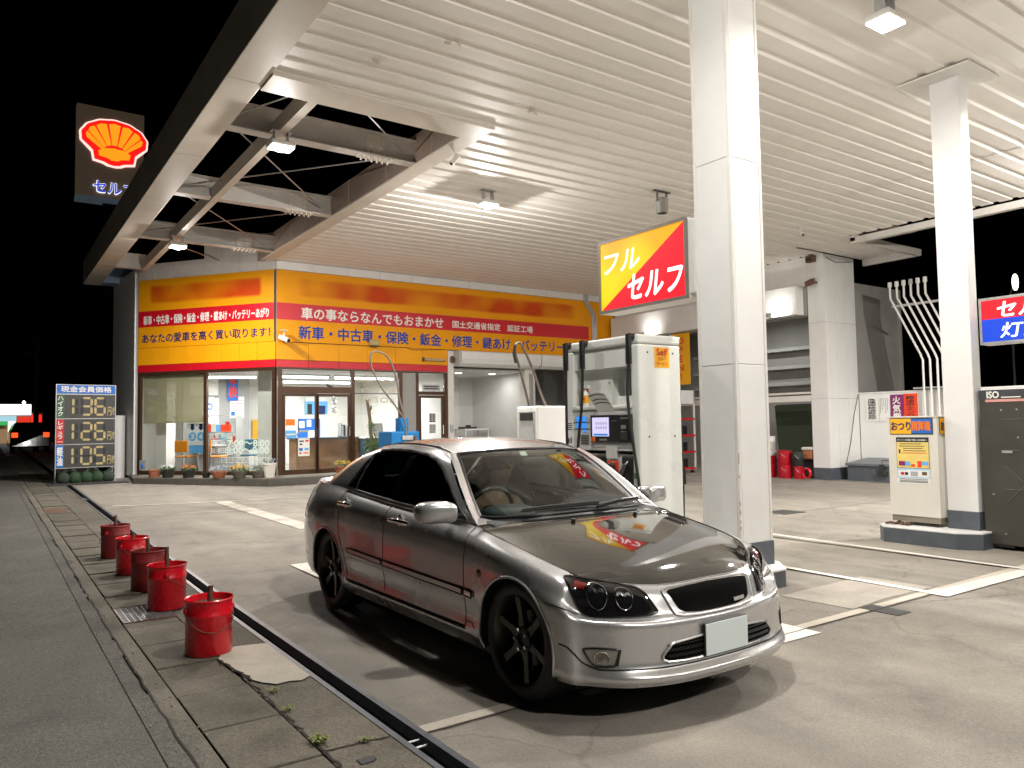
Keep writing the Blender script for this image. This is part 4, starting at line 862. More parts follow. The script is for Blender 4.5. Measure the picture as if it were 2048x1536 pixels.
MB().tube([(0, 0, .2), (.03, .0, .6), (-.04, .01, 1.0), (-.06, 0, 1.35), (-.12, 0, 1.75)], .05, 10, True, .04).tube([(-.08, 0, 1.5), (-.02, 0, 1.62), (-.03, 0, 1.68)], .02, 6).tube([(-.12, 0, 1.74), (-.16, 0, 1.83)], .015, 6).tube([(-.12, 0, 1.74), (-.09, 0, 1.84)], .015, 6).build('trunk', M('tree_bark', (.17, .13, .08), .85, var=.4, scale=30), t, smooth=True)
m = MB(); foliage(m, .06, 0, .45, .26, .65, 330, .045, 5); foliage(m, -.02, 0, 1.05, .12, .25, 50, .035, 6); m.build('leaves', MT['leaf'], t)

# ================================================================ service bay building on the right
BX, BY = 17.04, 10.91
bb = thing('service_building', 'white panelled service bay building with an open workshop behind the big pillar', 'building', (BX, BY, 0))
def B(name, mat, x0, x1, y0, y1, z0, z1, bevel=.004): return W(bb).box(x0, x1, y0, y1, z0, z1).build(name, MT[mat], bb, bevel=bevel)
m = W(bb)
for z0, z1 in ((.30, 2.0), (2.006, 3.9), (3.906, 5.60)):
    m.box(BX, BX+.12, BY+.0, BY+.47, z0, z1)
    for x0, x1 in ((BX, BX+.42), (BX+.426, BX+.87), (BX+.876, 18.36)): m.box(x0 if x0 > BX else x0+.121, x1, BY, BY+.12, z0, z1)
m.box(BX, BX+.12, BY+.476, 18.5, 4.86, 5.60); 
m.build('wall_panel', MT['white'], bb, bevel=.003)
B('wall_core', 'greywall', BX+.005, BX+.3, BY+.005, BY+.46, 0, 5.6); B('wall_core', 'greywall', 17.3, 18.34, BY+.1, BY+.3, 0, 5.6); B('wall_core', 'greywall', BX+.02, BX+.25, BY+.5, 18.5, 4.1, 5.59)
B('base_band', 'greyband', BX-.006, BX+.32, BY-.006, BY+.475, 0, .30); B('base_band', 'greyband', BX+.32, 18.37, BY-.006, BY+.1, 0, .30)
B('lintel_box', 'white', BX-.32, BX-.002, 11.50, 18.35, 4.13, 4.85, .006)
B('post', 'whitepaint', BX-.01, BX+.2, 15.9, 16.1, 0, 4.1)
B('cross_rail', 'whitepaint', BX-.01, BX+.12, BY+.48, 15.9, 1.95, 2.10); B('cross_rail', 'whitepaint', BX+.01, BX+.10, BY+.48, 15.9, 2.14, 2.19)
B('back_wall', 'baywall', 20.5, 20.6, BY, 23.4, 0, 5.0); B('side_wall', 'baywall', 17.3, 20.5, BY+.05, BY+.15, 0, 5.0); B('bay_ceiling', 'baywall', 17.3, 20.5, BY+.1, 23, 4.6, 4.7)
m = W(bb)
for z in (2.55, 3.05, 3.6): m.box(20.2, 20.4, BY+.15, 18, z, z+.10)
m.build('wall_rail', MT['pumpgrey'], bb)
t = thing('floodlight', 'small rusty floodlight on the service building corner', 'floodlight', (BX-.1, 11.16, 4.87)); W(t).obox((BX-.16, 11.2, 4.90), (-1, .3, -.5), (.3, 1, 0), (0, 0, 1), .10, .09, .07).build('body', MT['rust'], t, bevel=.02); W(t).cyl((BX, 11.1, 4.9), (BX-.12, 11.18, 4.9), .02, 8).build('arm', MT['darkmetal'], t)
for k, yy in enumerate((12.0, 16.5)):
    t = thing('sign_spotlight', ('spotlight lighting the right end of the long white lintel box', 'spotlight lighting the white lintel box above the yellow banner')[k], 'spotlight', (BX-.34, yy, 4.1), 0, 'spotlights on the lintel box')
    W(t).tube([(BX-.30, yy, 4.128), (BX-.55, yy, 4.06), (BX-.75, yy, 4.10)], .012, 8).build('arm', MT['darkmetal'], t, smooth=True)
    W(t).obox((BX-.78, yy, 4.14), (1, 0, .55), (0, 1, 0), (-.55, 0, 1), .05, .07, .04).build('head', MT['pumpgrey'], t, bevel=.01)
    ld = bpy.data.lights.new('spot_light', 'SPOT'); ld.energy = 26; ld.spot_size = 2.3; ld.spot_blend = .9; ld.color = (1, .97, .9); ld.shadow_soft_size = .04
    lo = bpy.data.objects.new('spot_light', ld); COL.objects.link(lo); lo.parent = t; lo.location = (-.38, 0, .08); lo.rotation_euler = Vector((1, 0, .62)).to_track_quat('-Z', 'Y').to_euler()
t = thing('wall_box', 'small square brown sensor box high on the service building wall', 'sensor', (BX-.05, 11.2, 5.42)); W(t).box(BX-.14, BX-.002, 11.1, 11.32, 5.42, 5.58).build('box', MT['rust'], t, bevel=.01); W(t).box(BX-.146, BX-.14, 11.14, 11.28, 5.44, 5.52).build('face', MT['black'], t)
t = thing('wall_cable', 'black cable drooping down the shaded end wall of the service building', 'cable', (17.6, BY, 1)); W(t).tube([(18.3, BY-.02, 2.1), (18.1, BY-.02, 1.6), (17.9, BY-.02, .9), (17.65, BY-.02, .32)], .008, 6).tube([(BX+.1, BY-.02, 5.5), (BX+.5, BY-.02, 5.42), (18.2, BY-.02, 5.5)], .008, 6).build('cable', MT['black'], t)
t = thing('banner', 'narrow yellow banner with red vertical letters in the service bay', 'banner', (16.98, 15.6, 3.3)); W(t).box(16.97, 16.975, 15.25, 15.95, 2.58, 4.1).build('cloth', MT['signyellow'], t); wtext('lettering', 'OPEN!', MT['redorange'], t, (16.962, 15.72, 2.72), (0, -1, 0), (0, 0, 1), .24, 1.25, vertical=True, bold=.03)
t = thing('fluorescent_light', 'added fluorescent batten brightening the service bay from its ceiling', 'light', (18.8, 14.5, 4.5), 0); W(t).cyl((18.8, 13.6, 4.5), (18.8, 15.4, 4.5), .03, 10).build('tube', MT['tube'], t); W(t).box(18.72, 18.88, 13.55, 15.45, 4.54, 4.6).build('housing', MT['whitepaint'], t)
ld = bpy.data.lights.new('tube_light', 'AREA'); ld.shape = 'RECTANGLE'; ld.size = .06; ld.size_y = 1.8; ld.energy = 60; ld.color = (.98, .98, .95)  # unseen batten, added to brighten the bay interior
lo = bpy.data.objects.new('tube_light', ld); COL.objects.link(lo); lo.parent = t; lo.location = (0, 0, -.05)
# oil pails stacked in the bay
def oilcan(x, y, z, rad, h, body, band, label, tilt=0):
    t = thing('oil_pail', label, 'oil pail', (x, y, z), 0, 'oil pails stacked in the service bay'); t.rotation_euler = (tilt, 0, 0)
    MB().lathe([(.001, 0), (rad*.95, 0), (rad, .02), (rad, h*.62)], n=24).build('lower_body', MT[body], t, smooth=40); MB().lathe([(rad, h*.62), (rad, h*.93), (rad*1.03, h*.94), (rad*1.03, h), (rad*.93, h*.99), (.001, h*.98)], n=24).build('top_band', MT[band], t, smooth=40)
    MB().tube([(-rad*1.02*math.cos(a*PI/8), -.004-rad*.5*math.sin(a*PI/8)*.6-rad*.6*math.sin(a*PI/8), h*.82-.12*math.sin(a*PI/8)) for a in range(9)], .005, 6).build('handle', MT['galv'], t)
MT['oilred'] = M('oil_red', (.42, .008, .02), .3, var=.2); MT['oilsilver'] = M('oil_silver', (.55, .53, .52), .35, metal=.3)
for x, y, z, b, s, lb in ((16.75, 12.45, 0, 'oilred', 'oilred', 'red oil pail at the foot of the left stack'), (16.75, 12.45, .36, 'oilred', 'oilsilver', 'red and silver pail in the middle of the left stack'), (16.75, 12.47, .72, 'oilsilver', 'white', 'silver topped pail on top of the left stack'),
   (16.75, 12.0, 0, 'oilred', 'oilred', 'dark red pail under the tilted one'), (16.75, 12.02, .36, 'oilred', 'oilred', 'tilted red pail with a white label')):
    oilcan(x, y, z+.004, .17, .355, b, s, lb, .06 if 'tilted red' in lb else 0)
oilcan(16.8, 11.66, .004, .11, .33, 'oilred', 'oilred', 'slim red can on the floor below the black jug'); oilcan(16.8, 11.66, .338, .13, .34, 'black', 'darkmetal', 'black oil jug standing on the slim red can')
t = thing('hose_coil', 'coiled red hose on the bay floor beside the cans', 'hose', (16.85, 11.47, .14)); m = MB()
for i in range(4): m.tube([(.0+i*.02, .10*math.cos(2*PI*j/20), .12*math.sin(2*PI*j/20)+.02) for j in range(21)], .016, 6)
m.build('coil', MT['redpail'], t, smooth=True)
t = thing('clutter_box', 'beige and orange box of rags on top of the hose coil', 'box', (17.2, 11.5, .55)); W(t).box(17.05, 17.4, 11.42, 11.70, .50, .72).build('box', MT['terracotta'], t, bevel=.03); W(t).box(17.03, 17.42, 11.40, 11.72, .72, .80).build('cloth', MT['machine'], t, bevel=.03)
t = thing('cabinet', 'low grey cabinet behind the oil pails', 'cabinet', (17.8, 12.1, 0)); W(t).box(17.3, 18.2, 11.4, 12.9, .004, .48).build('body', MT['darkmetal'], t, bevel=.01); W(t).box(17.29, 17.3, 11.5, 12.8, .06, .42).build('door', MT['greyband'], t)
for i, (y0, y1, z1, x) in enumerate(((11.9, 13.6, 1.9, 18.6), (12.2, 13.4, 1.35, 18.4), (12.0, 12.5, 1.3, 18.5))):
    t = thing('glass_panel', ('largest', 'left smaller', 'right smaller')[i]+' dark green glass panel leaning in the service bay', 'panel', (x, y0, 0), 0, 'green panels leaning in the bay')
    W(t).obox((x+.1, (y0+y1)/2, z1/2+.003), (1, 0, .1), (0, 1, 0), (-.1, 0, 1), .012, (y1-y0)/2, z1/2).build('sheet', M('panel_green', (.06, .085, .05), .25), t); W(t).obox((x+.1, (y0+y1)/2, z1+.0), (1, 0, .1), (0, 1, 0), (-.1, 0, 1), .02, (y1-y0)/2, .03).obox((x+.1, y0, z1/2+.02), (1, 0, .1), (0, 1, 0), (-.1, 0, 1), .02, .03, z1/2).build('frame', MT['darkmetal'], t)
# tool cart and shelf seen between pump and pillar
t = thing('battery_cart', 'red and white wheeled rack of boxed batteries between the pump and the big pillar', 'cart', (16.2, 15.1, 0))
for z in (.16, .62, 1.08, 1.54): W(t).box(15.9, 16.5, 14.7, 15.7, z, z+.05).build('shelf', MT['redpail'], t, bevel=.005)
for x in (15.92, 16.48):
    for y in (14.72, 15.68): W(t).box(x-.02, x+.02, y-.02, y+.02, .14, 2.35).build('upright', MT['whitepaint'], t)
W(t).box(15.9, 16.5, 14.7, 15.7, 1.98, 2.36).build('header', MT['white'], t, bevel=.01)
for x in (15.98, 16.42):
    for y in (14.78, 15.62): W(t).cyl((x-.02, y, .07), (x+.02, y, .07), .065, 14).build('caster', MT['rubber'], t)
for k, z in enumerate((.215, .675, 1.135)):
    for j in range(2):
        q = thing('battery', 'boxed black battery on the %s shelf of the red cart, %s side' % (('bottom', 'middle', 'top')[k], ('right', 'left')[j]), 'battery', (16.1, 14.98+j*.40, z), 0, 'batteries on the red cart')
        W(q).box(15.97, 16.3, 14.82+j*.42, 15.16+j*.42, z, z+.24).build('case', MT['black'], q, bevel=.015); W(q).box(15.962, 15.969, 14.86+j*.42, 15.10+j*.42, z+.06, z+.2).build('price_card', MT['paper'], q); W(q).box(15.958, 15.961, 14.88+j*.42, 15.08+j*.42, z+.075, z+.11).build('red_print', MT['redorange'], q)

# ---------------------------------------------------------------- boundary wall with notices, vent pipes, chest
bw = thing('boundary_wall', 'white rendered boundary wall behind the change machine', 'wall', (18.4, 5, -.05)); W(bw).box(18.36, 18.5, -12, 10.90, -.1, 2.12).build('wall', MT['white'], bw, bevel=.01); W(bw).box(18.34, 18.52, -12, 10.90, 2.121, 2.155).build('coping', MT['white'], bw, bevel=.006)
def notice(y0, y1, z0, z1, mat, txt, tmat, label):
    t = thing('notice_board', label, 'notice', (18.35, (y0+y1)/2, z0), 0, 'notices on the white boundary wall'); W(t).box(18.342, 18.358, y1, y0, z0, z1).build('board', MT[mat], t)
    if txt: wtext('lettering', txt, MT[tmat], t, (18.338, y0-(y0-y1)*.18, z0+.05), (0, -1, 0), (0, 0, 1), (y0-y1)*.62, z1-z0-.1, vertical=True, bold=.03)
    return t
notice(10.72, 10.38, 1.42, 2.04, 'paper', '危険物給油取扱所', 'ink', 'white board with one bold black vertical line of characters')
t = notice(10.36, 10.10, 1.42, 2.04, 'paper', None, None, 'white board of fine print beside the bold black notice')
for i in range(5): W(t).box(18.339, 18.342, 10.325-i*.045, 10.34-i*.045, 1.62+.08*(i % 3), 2.0).build('print_column', MT['pumpgrey'], t)
notice(10.08, 9.76, 1.20, 2.07, 'purple', '火気厳禁', 'letterwhite', 'purple board with white vertical characters'); notice(9.75, 9.42, 1.20, 2.08, 'redorange', '給油中エンジン停止', 'ink', 'bright red board with black vertical characters')
vp = thing('vent_pipe_rack', 'six grey white tank vent pipes bent over the boundary wall', 'vent pipes', (18.3, 9.2, 0))
for i in range(6):
    y0 = 9.92-i*.17; y1 = 9.20-i*.165; z0 = 4.72
    m = W(vp); m.tube([(18.25, y0, z0), (18.25, y0, z0-.30), (18.25, y0-.06, z0-.42), (18.25, y1+.05, 3.0), (18.25, y1, 2.86), (18.25, y1, .02)], .026, 10)
    pi = m.build('vent_pipe', MT['whitepaint'], vp, smooth=True); W(vp).cyl((18.25, y0, z0-.02), (18.25, y0, z0+.10), .05, 14, .045).build('cap', MT['pumpgrey' if i == 3 else 'whitepaint'], pi, smooth=True)
m = W(vp); m.obox((18.29, 9.33, 4.22), (0, 1, 0), (1, 0, 0), (0, 0, 1), .58, .012, .028).obox((18.3, 8.85, 2.2), (0, 1, 0), (1, 0, 0), (0, 0, 1), .62, .02, .02).obox((18.31, 8.85, 2.0), (0, 1, .0), (1, 0, 0), (0, 0, 1), .02, .02, .2); m.build('bracket_rail', MT['galv'], vp)
t = thing('storage_chest', 'low grey steel chest with a latch against the white boundary wall', 'chest', (17.8, 9.8, -.04))
W(t).box(17.36, 18.28, 9.0, 10.68, -.05, .36).build('body', MT['greyband'], t, bevel=.008)
W(t).prism([(17.32, 8.97, .362), (18.32, 8.97, .362), (18.32, 8.97, .52), (17.32, 8.97, .42)], (0, 1.74, 0)).build('lid', M('chest_lid', (.14, .155, .17), .4, var=.2), t, bevel=.006)
W(t).box(17.30, 17.32, 9.72, 9.84, .22, .42).box(17.29, 17.36, 9.66, 9.90, .16, .25).build('latch', MT['darkmetal'], t, bevel=.006); W(t).tube([(17.5, 9.68, .44), (17.5, 9.68, .50), (17.5, 9.88, .50), (17.5, 9.88, .44)], .009, 6).build('handle', MT['darkmetal'], t)
t = thing('street_lamp', 'distant street lamp with a greenish white head above the blue and red sign', 'street lamp', (30, 11.9, 0)); W(t).cyl((30, 11.95, -.3), (30, 11.95, 5.6), .05, 8).tube([(30, 11.95, 5.6), (30, 11.95, 5.9), (30, 11.88, 6.05)], .04, 8).build('pole', MT['darkmetal'], t); W(t).sell((30, 11.78, 6.25), .10, .10, .30, .9, 12, 8).build('lamp_head', lit('street_lamp_light', (.78, 1, .62), 4.), t, smooth=True)

# ================================================================ price board and sandbags
P0 = Vector((1.475, 21.53, .22)); P1 = Vector((2.80, 21.70, .22)); az = math.atan2(P1.y-P0.y, P1.x-P0.x)
pb = thing('price_board', 'tall dark fuel price board with three rows of yellowish digits beside the road', 'price board', tuple((P0+P1)/2), az)
hw = (P1-P0).length/2 - .015; TOP, BOT = 2.40, .38
MB().box(-hw, hw, -.02, .10, BOT, TOP).build('backing', M('price_backing', (.045, .045, .042), .45, var=.15), pb)
MB().box(-hw, hw, -.026, -.021, 2.19, TOP).build('blue_header', MT['blueprint'], pb)
letters('lettering', '現金会員価格', MT['letterwhite'], pb, (-hw+.09, -.030, 2.225), (1, 0, 0), (0, 0, 1), 2*hw-.18, .145, bold=.025, off=(0, 0, 0))
rows = [(1.585, 2.165, '136', 'ハイオク', 'sandbag'), (.955, 1.56, '126', 'レギュラー', 'red'), (.38, .93, '105', '軽油', 'blueprint')]
MT['flag_green'] = M('flag_green', (.03, .10, .05), .5)
SEG = {'0': 'abcdef', '1': 'bc', '2': 'abged', '3': 'abgcd', '5': 'afgcd', '6': 'afgedc'}
MT['segment'] = M('digit_flap', (.50, .40, .18), .45, var=.25, scale=12); MT['segoff'] = M('digit_flap_dark', (.012, .011, .018), .5)
for z0, z1, num, tx, fm in rows:
    MB().box(-hw, -hw+.17, -.026, -.021, z0+.01, z1-.005).build('fuel_flag', MT['flag_green'] if fm == 'sandbag' else MT[fm], pb)
    letters('lettering', tx, MT['letterwhite'], pb, (-hw+.025, -.030, z0+.05), (1, 0, 0), (0, 0, 1), .12, z1-z0-.1, bold=.03, vertical=True)
    zc = (z0+z1)/2; H_ = .205; w = .105
    for k, ch in enumerate(num):
        xc = -hw+.36+k*.30 + (.0 if k else .03)
        segs = dict(a=(xc, zc+H_, 1), g=(xc, zc, 1), d=(xc, zc-H_, 1), f=(xc-w, zc+H_/2, 0), b=(xc+w, zc+H_/2, 0), e=(xc-w, zc-H_/2, 0), c=(xc+w, zc-H_/2, 0))
        on = MB(); of = MB()
        for sname, (sx, sz, hor) in segs.items():
            if ch == '1' and sname not in 'bc': 
                continue
            L_, T_ = (w*.84, .026) if hor else (H_*.43, .026)
            if ch == '1': sx = xc-.03
            pts = [(-L_, 0), (-L_+T_, T_), (L_-T_, T_), (L_, 0), (L_-T_, -T_), (-L_+T_, -T_)]
            pp = [(sx+u, -.03, sz+v) if hor else (sx+v, -.03, sz+u) for u, v in pts]
            (on if sname in SEG[ch] else of).prism(pp, (0, .006, 0))
            if ch == '1': of.prism([(q[0]+.085, q[1], q[2]) for q in pp], (0, .006, 0))
        on.build('digit', MT['segment'], pb)
        if of.v: of.build('digit_off', MT['segoff'], pb)
    letters('lettering', '円/ℓ', MT['segment'], pb, (hw-.175, -.030, zc-.23), (1, 0, 0), (0, 0, 1), .16, .22, bold=.01, shear=.1)
m = MB()
for z in (2.175, 1.572, .942, .37): m.box(-hw, hw, -.03, .10, z-.010, z+.006)
m.box(-hw-.015, -hw, -.03, .10, .0, TOP+.01).box(hw, hw+.015, -.03, .10, .0, TOP+.01).box(-hw, hw, -.03, .1, TOP, TOP+.012); m.build('frame', MT['galv'], pb)
m = MB(); m.box(-hw-.02, -hw+.01, -.05, .5, -.02, .03).box(hw-.01, hw+.02, -.05, .5, -.02, .03); m.build('foot', MT['galv'], pb)
r = random.Random(14)
for i in range(5):
    x = -hw+.16+i*(2*hw-.32)/4
    w_ = Vector((math.cos(az)*x, math.sin(az)*x, 0))+(P0+P1)/2
    t = thing('sandbag', ('greyish sandbag at the left end below the price board', 'second sandbag from the left below the price board', 'sandbag in the middle below the price board', 'fourth sandbag with a torn bright plastic corner', 'grey green sandbag at the right end below the price board')[i], 'sandbag', (w_.x, w_.y-.14, gz(w_.x, w_.y)), az+r.uniform(-.3, .3), 'sandbags weighing down the price board')
    m = MB(); m.sell((0, 0, .14), .145, .13, .14, .75, 18, 12)
    for j, v in enumerate(m.v):
        s = r.uniform(.95, 1.06)*(1-.25*max(0, v.z-.17)/.1); m.v[j] = Vector((v.x*s, v.y*s, max(.003, v.z)))
    m.build('bag', MT['green'] if i % 4 else MT['bagdark'], t, smooth=True)
    m = MB(); m.tube([(0, 0, .25), (.02, 0, .29), (.07*(-1)**i, .02, .32)], .022, 8, True, .045); m.build('tied_neck', MT['bagdark'], t, smooth=True)
t = thing('white_post', 'round white post at the station edge behind the price board', 'post', (2.98, 22.6, .2)); MB().cyl((0, 0, 0), (0, 0, 1.62), .17, 20).build('shaft', MT['white'], t, smooth=40); MB().cyl((0, 0, 1.62), (0, 0, 1.68), .18, 20).build('cap', MT['white'], t)
tag(MB().box(1.3, 3.0, 20.75, 21.35, .215, .235).build('rubber_mat', MT['iron']), 'dark mat on the ground in front of the price board', 'mat')

# ================================================================ far shops and traffic along the road
fs = thing('roadside_shop', 'small brightly lit roadside shop with white and red sign boards far down the road', 'building', (1.0, 62, .8))
W(fs).box(-1.5, 3.4, 60.3, 66, .5, 2.75).build('wall', M('far_wall', (.20, .13, .08), .7), fs)
W(fs).box(-.6, 2.72, 60, 60.2, 2.62, 3.32).build('white_sign', lit('far_white', (.80, .88, 1), 2.4), fs); W(fs).box(-.6, 1.9, 60, 60.2, 2.20, 2.56).build('pale_sign', lit('far_pale', (.45, .75, .85), .9), fs); W(fs).box(.2, 1.9, 60.05, 60.2, 1.95, 2.18).build('green_awning', lit('far_green', (.06, .55, .12), .8), fs)
W(fs).box(2.72, 3.32, 60, 60.2, 1.90, 2.62).build('red_sign', lit('far_red', (1, .03, .02), 1.2), fs); W(fs).box(1.95, 2.68, 60.05, 60.2, 1.0, 2.5).build('red_flag', lit('far_red2', (.9, .04, .02), .9), fs)
W(fs).box(1.45, 1.85, 60.02, 60.2, .95, 2.25).build('lit_doorway', lit('far_door', (1, .85, .62), 2.2), fs); W(fs).box(-.3, 1.4, 60.05, 60.25, .7, 1.7).build('window', lit('far_window', (.60, .38, .20), .45), fs); W(fs).box(2.7, 3.3, 60.05, 60.25, 1.0, 1.75).build('window', lit('far_window2', (.55, .18, .10), .5), fs)
wtext('lettering', '麺 豆', lit('far_letter', (.1, .2, .5), .4), fs, (.05, 59.98, 2.76), (1, 0, 0), (0, 0, 1), 1.0, .36, bold=.03)
for x in (.75, 2.3):
    q = thing('sign_lamp', 'bright %s lamp on top of the far white shop sign' % ('left' if x < 1 else 'right'), 'lamp', (x, 60.0, 3.34), 0, 'lamps on the far shop sign'); W(q).sell((x, 59.9, 3.45), .10, .10, .09, 1, 10, 6).build('bulb', lit('far_bulb', (.9, .94, 1), 14), q); W(q).cyl((x, 60.1, 3.3), (x, 59.95, 3.42), .02, 6).build('arm', MT['darkmetal'], q)
fc = thing('parked_car', 'dark car with glowing tail lamps far down the road', 'car', (1.9, 42, gz(0, 42)))
m = MB(); m.prism([(-.8, 0, .25), (-.8, 0, .95), (-.62, .15, 1.42), (.62, .15, 1.42), (.8, 0, .95), (.8, 0, .25)], (0, 3.6, 0)); m.build('body', MT['gloss_black'], fc, bevel=.06)
for s in (-1, 1): MB().box(s*.62-.12, s*.62+.12, -.03, .0, .72, .94).build('tail_lamp', lit('tail_red', (1, .06, .01), 2.2), fc, bevel=.01); MB().cyl((s*.78, .7, .3), (s*.6, .7, .3), .3, 16).build('wheel', MT['rubber'], fc)
t = thing('utility_pole', 'dark utility pole with a drooping arm far behind the price board', 'pole', (2.2, 44, .5)); W(t).cyl((2.2, 44, .4), (2.2, 44, 8), .12, 10).tube([(1.3, 44, 5.1), (1.35, 44, 5.3), (2.9, 44, 5.35), (2.95, 44, 5.2)], .025, 6).build('pole', MT['darkmetal'], t)
# ---------------------------------------------------------------- car surface (half, hx = distance from centre line)
def _r(*a): return list(a)
# columns c0..c17 run from the front centre round the side to the rear centre; rows r0..r7 from sill to glass base / hood edge
ROWS = [
 # r0
 [(0,-.735,.195),(.34,-.715,.195),(.59,-.625,.196),(.74,-.475,.197),(.812,-.385,.205),(.80,0,.19),(.80,.37,.19),(.80,.49,.19),(.80,1.05,.19),(.80,1.59,.19),(.80,2.05,.19),(.80,2.26,.19),(.80,2.67,.2),(.80,3.02,.22),(.77,3.27,.23),(.66,3.50,.24),(.35,3.57,.24),(0,3.59,.24)],
 # r1
 [(0,-.75,.236),(.35,-.73,.237),(.605,-.637,.238),(.758,-.482,.235),(.832,-.385,.25),(.85,0,.26),(.852,.37,.275),(.852,.49,.28),(.85,1.05,.28),(.85,1.59,.28),(.85,2.05,.28),(.85,2.25,.28),(.85,2.67,.28),(.835,3.02,.29),(.795,3.29,.30),(.68,3.54,.31),(.36,3.61,.31),(0,3.63,.31)],
 # r2
 [(0,-.71,.285),(.35,-.69,.288),(.60,-.605,.297),(.755,-.475,.31),(.836,-.38,.35),(.855,0,.37),(.848,.37,.38),(.845,.49,.38),(.845,1.05,.38),(.845,1.59,.38),(.845,2.05,.38),(.848,2.265,.38),(.858,2.67,.38),(.84,3.02,.38),(.80,3.29,.39),(.68,3.53,.40),(.36,3.60,.40),(0,3.62,.40)],
 # r3
 [(0,-.703,.40),(.35,-.683,.40),(.60,-.60,.41),(.757,-.47,.425),(.84,-.372,.46),(.862,0,.48),(.858,.37,.50),(.858,.49,.50),(.86,1.05,.50),(.86,1.59,.50),(.86,2.05,.50),(.86,2.31,.50),(.866,2.67,.50),(.85,3.02,.50),(.808,3.30,.50),(.69,3.55,.50),(.36,3.62,.50),(0,3.64,.50)],
 # r4
 [(0,-.697,.475),(.35,-.677,.48),(.60,-.592,.498),(.757,-.46,.512),(.845,-.357,.56),(.868,0,.585),(.862,.37,.61),(.86,.49,.615),(.86,1.05,.62),(.86,1.59,.62),(.86,2.05,.62),(.86,2.39,.625),(.87,2.67,.64),(.855,3.02,.64),(.808,3.30,.63),(.69,3.55,.62),(.36,3.62,.62),(0,3.635,.62)],
 # r5
 [(0,-.66,.51),(.34,-.64,.517),(.568,-.53,.512),(.712,-.405,.528),(.825,-.335,.62),(.862,0,.675),(.858,.37,.705),(.856,.49,.71),(.853,1.05,.73),(.853,1.59,.745),(.855,2.05,.755),(.856,2.42,.76),(.858,2.67,.765),(.845,3.02,.765),(.795,3.30,.76),(.67,3.53,.76),(.36,3.59,.76),(0,3.61,.76)],
 # r6
 [(0,-.62,.605),(.33,-.60,.605),(.556,-.495,.617),(.705,-.385,.645),(.795,-.305,.69),(.836,0,.755),(.836,.37,.80),(.835,.49,.812),(.832,1.05,.838),(.832,1.59,.86),(.834,2.05,.882),(.833,2.425,.895),(.828,2.67,.90),(.805,3.02,.90),(.75,3.27,.90),(.63,3.47,.915),(.34,3.545,.93),(0,3.565,.935)],
 # r7
 [(0,-.58,.648),(.32,-.557,.648),(.54,-.445,.668),(.66,-.335,.698),(.722,-.225,.738),(.75,0,.79),(.76,.37,.855),(.765,.49,.878),(.772,1.05,.905),(.772,1.59,.928),(.768,2.05,.955),(.762,2.43,.98),(.752,2.67,.993),(.735,3.02,1.0),(.69,3.24,1.005),(.595,3.42,1.015),(.33,3.50,1.03),(0,3.52,1.035)],
]
def _cr(p0,p1,p2,p3,t):
    t2=t*t; t3=t2*t
    return tuple(.5*((2*b)+(-a+c)*t+(2*a-5*b+4*c-d)*t2+(-a+3*b-3*c+d)*t3) for a,b,c,d in zip(p0,p1,p2,p3))
def _refl(q,p,mirror):   # phantom end point
    return (-p[0],p[1],p[2]) if mirror else tuple(2*a-b for a,b in zip(q,p))
def curve(pts,t,mir0=False,mir1=False):
    n=len(pts)-1; i=max(0,min(n-1,int(t))); f=t-i
    a=pts[i-1] if i>0 else _refl(pts[0],pts[1],mir0)
    d=pts[i+2] if i+2<=n else _refl(pts[n],pts[n-1],mir1)
    return _cr(a,pts[i],pts[i+1],d,f)
def S(u,k):
    return curve([curve(r,u,True,True) for r in ROWS],k)
def Sn(u,k):
    e=.02
    a=S(max(0,u-e),k);b=S(min(17,u+e),k);c=S(u,max(0,k-e));d=S(u,min(7,k+e))
    p=[y-x for x,y in zip(a,b)];q=[y-x for x,y in zip(c,d)]
    n=(p[1]*q[2]-p[2]*q[1],p[2]*q[0]-p[0]*q[2],p[0]*q[1]-p[1]*q[0])
    l=sum(v*v for v in n)**.5 or 1
    n=tuple(v/l for v in n)
    # outward = away from the axis (0, 1.4, .5)
    o=a; s=n[0]*o[0]+n[1]*(o[1]-1.4)*.5+n[2]*(o[2]-.45)*.3
    return n if s>0 else tuple(-v for v in n)

# ================================================================ the parked car
car = thing('parked_car', 'silver grey four-door saloon with glossy dark bonnet parked at the pumps', 'car', (3.20, 3.40, 0))
def metallic(name, col, rough, coat, flake=.12, metal=.85):
    m = M(name, col, rough, metal=metal, coat=coat, var=.0)
    n, l = m.node_tree.nodes, m.node_tree.links; b = n['Principled BSDF']
    tc = n.new('ShaderNodeTexCoord'); v = n.new('ShaderNodeTexVoronoi'); v.inputs['Scale'].default_value = 900; l.new(tc.outputs['Object'], v.inputs['Vector'])
    hs = n.new('ShaderNodeMix'); hs.data_type = 'RGBA'; hs.inputs['Factor'].default_value = flake; hs.inputs[6].default_value = (*col, 1); l.new(v.outputs['Color'], hs.inputs[7])
    bw_ = n.new('ShaderNodeHueSaturation'); bw_.inputs['Saturation'].default_value = .1; l.new(hs.outputs[2], bw_.inputs['Color']); l.new(bw_.outputs[0], b.inputs['Base Color'])
    no = n.new('ShaderNodeTexNoise'); no.inputs['Scale'].default_value = 2.5; no.inputs['Detail'].default_value = 5; l.new(tc.outputs['Object'], no.inputs['Vector'])
    mr = n.new('ShaderNodeMapRange'); mr.inputs['To Min'].default_value = rough*.85; mr.inputs['To Max'].default_value = rough*1.2; l.new(no.outputs['Fac'], mr.inputs['Value']); l.new(mr.outputs[0], b.inputs['Roughness'])
    return m
PAINT = metallic('silver_paint', (.50, .49, .465), .26, 1.0, metal=.60)
HOOD = M('dark_bonnet', (.020, .019, .016), .07, metal=.0, coat=1., var=.1, scale=3, spec=.8, croughvar=.05)
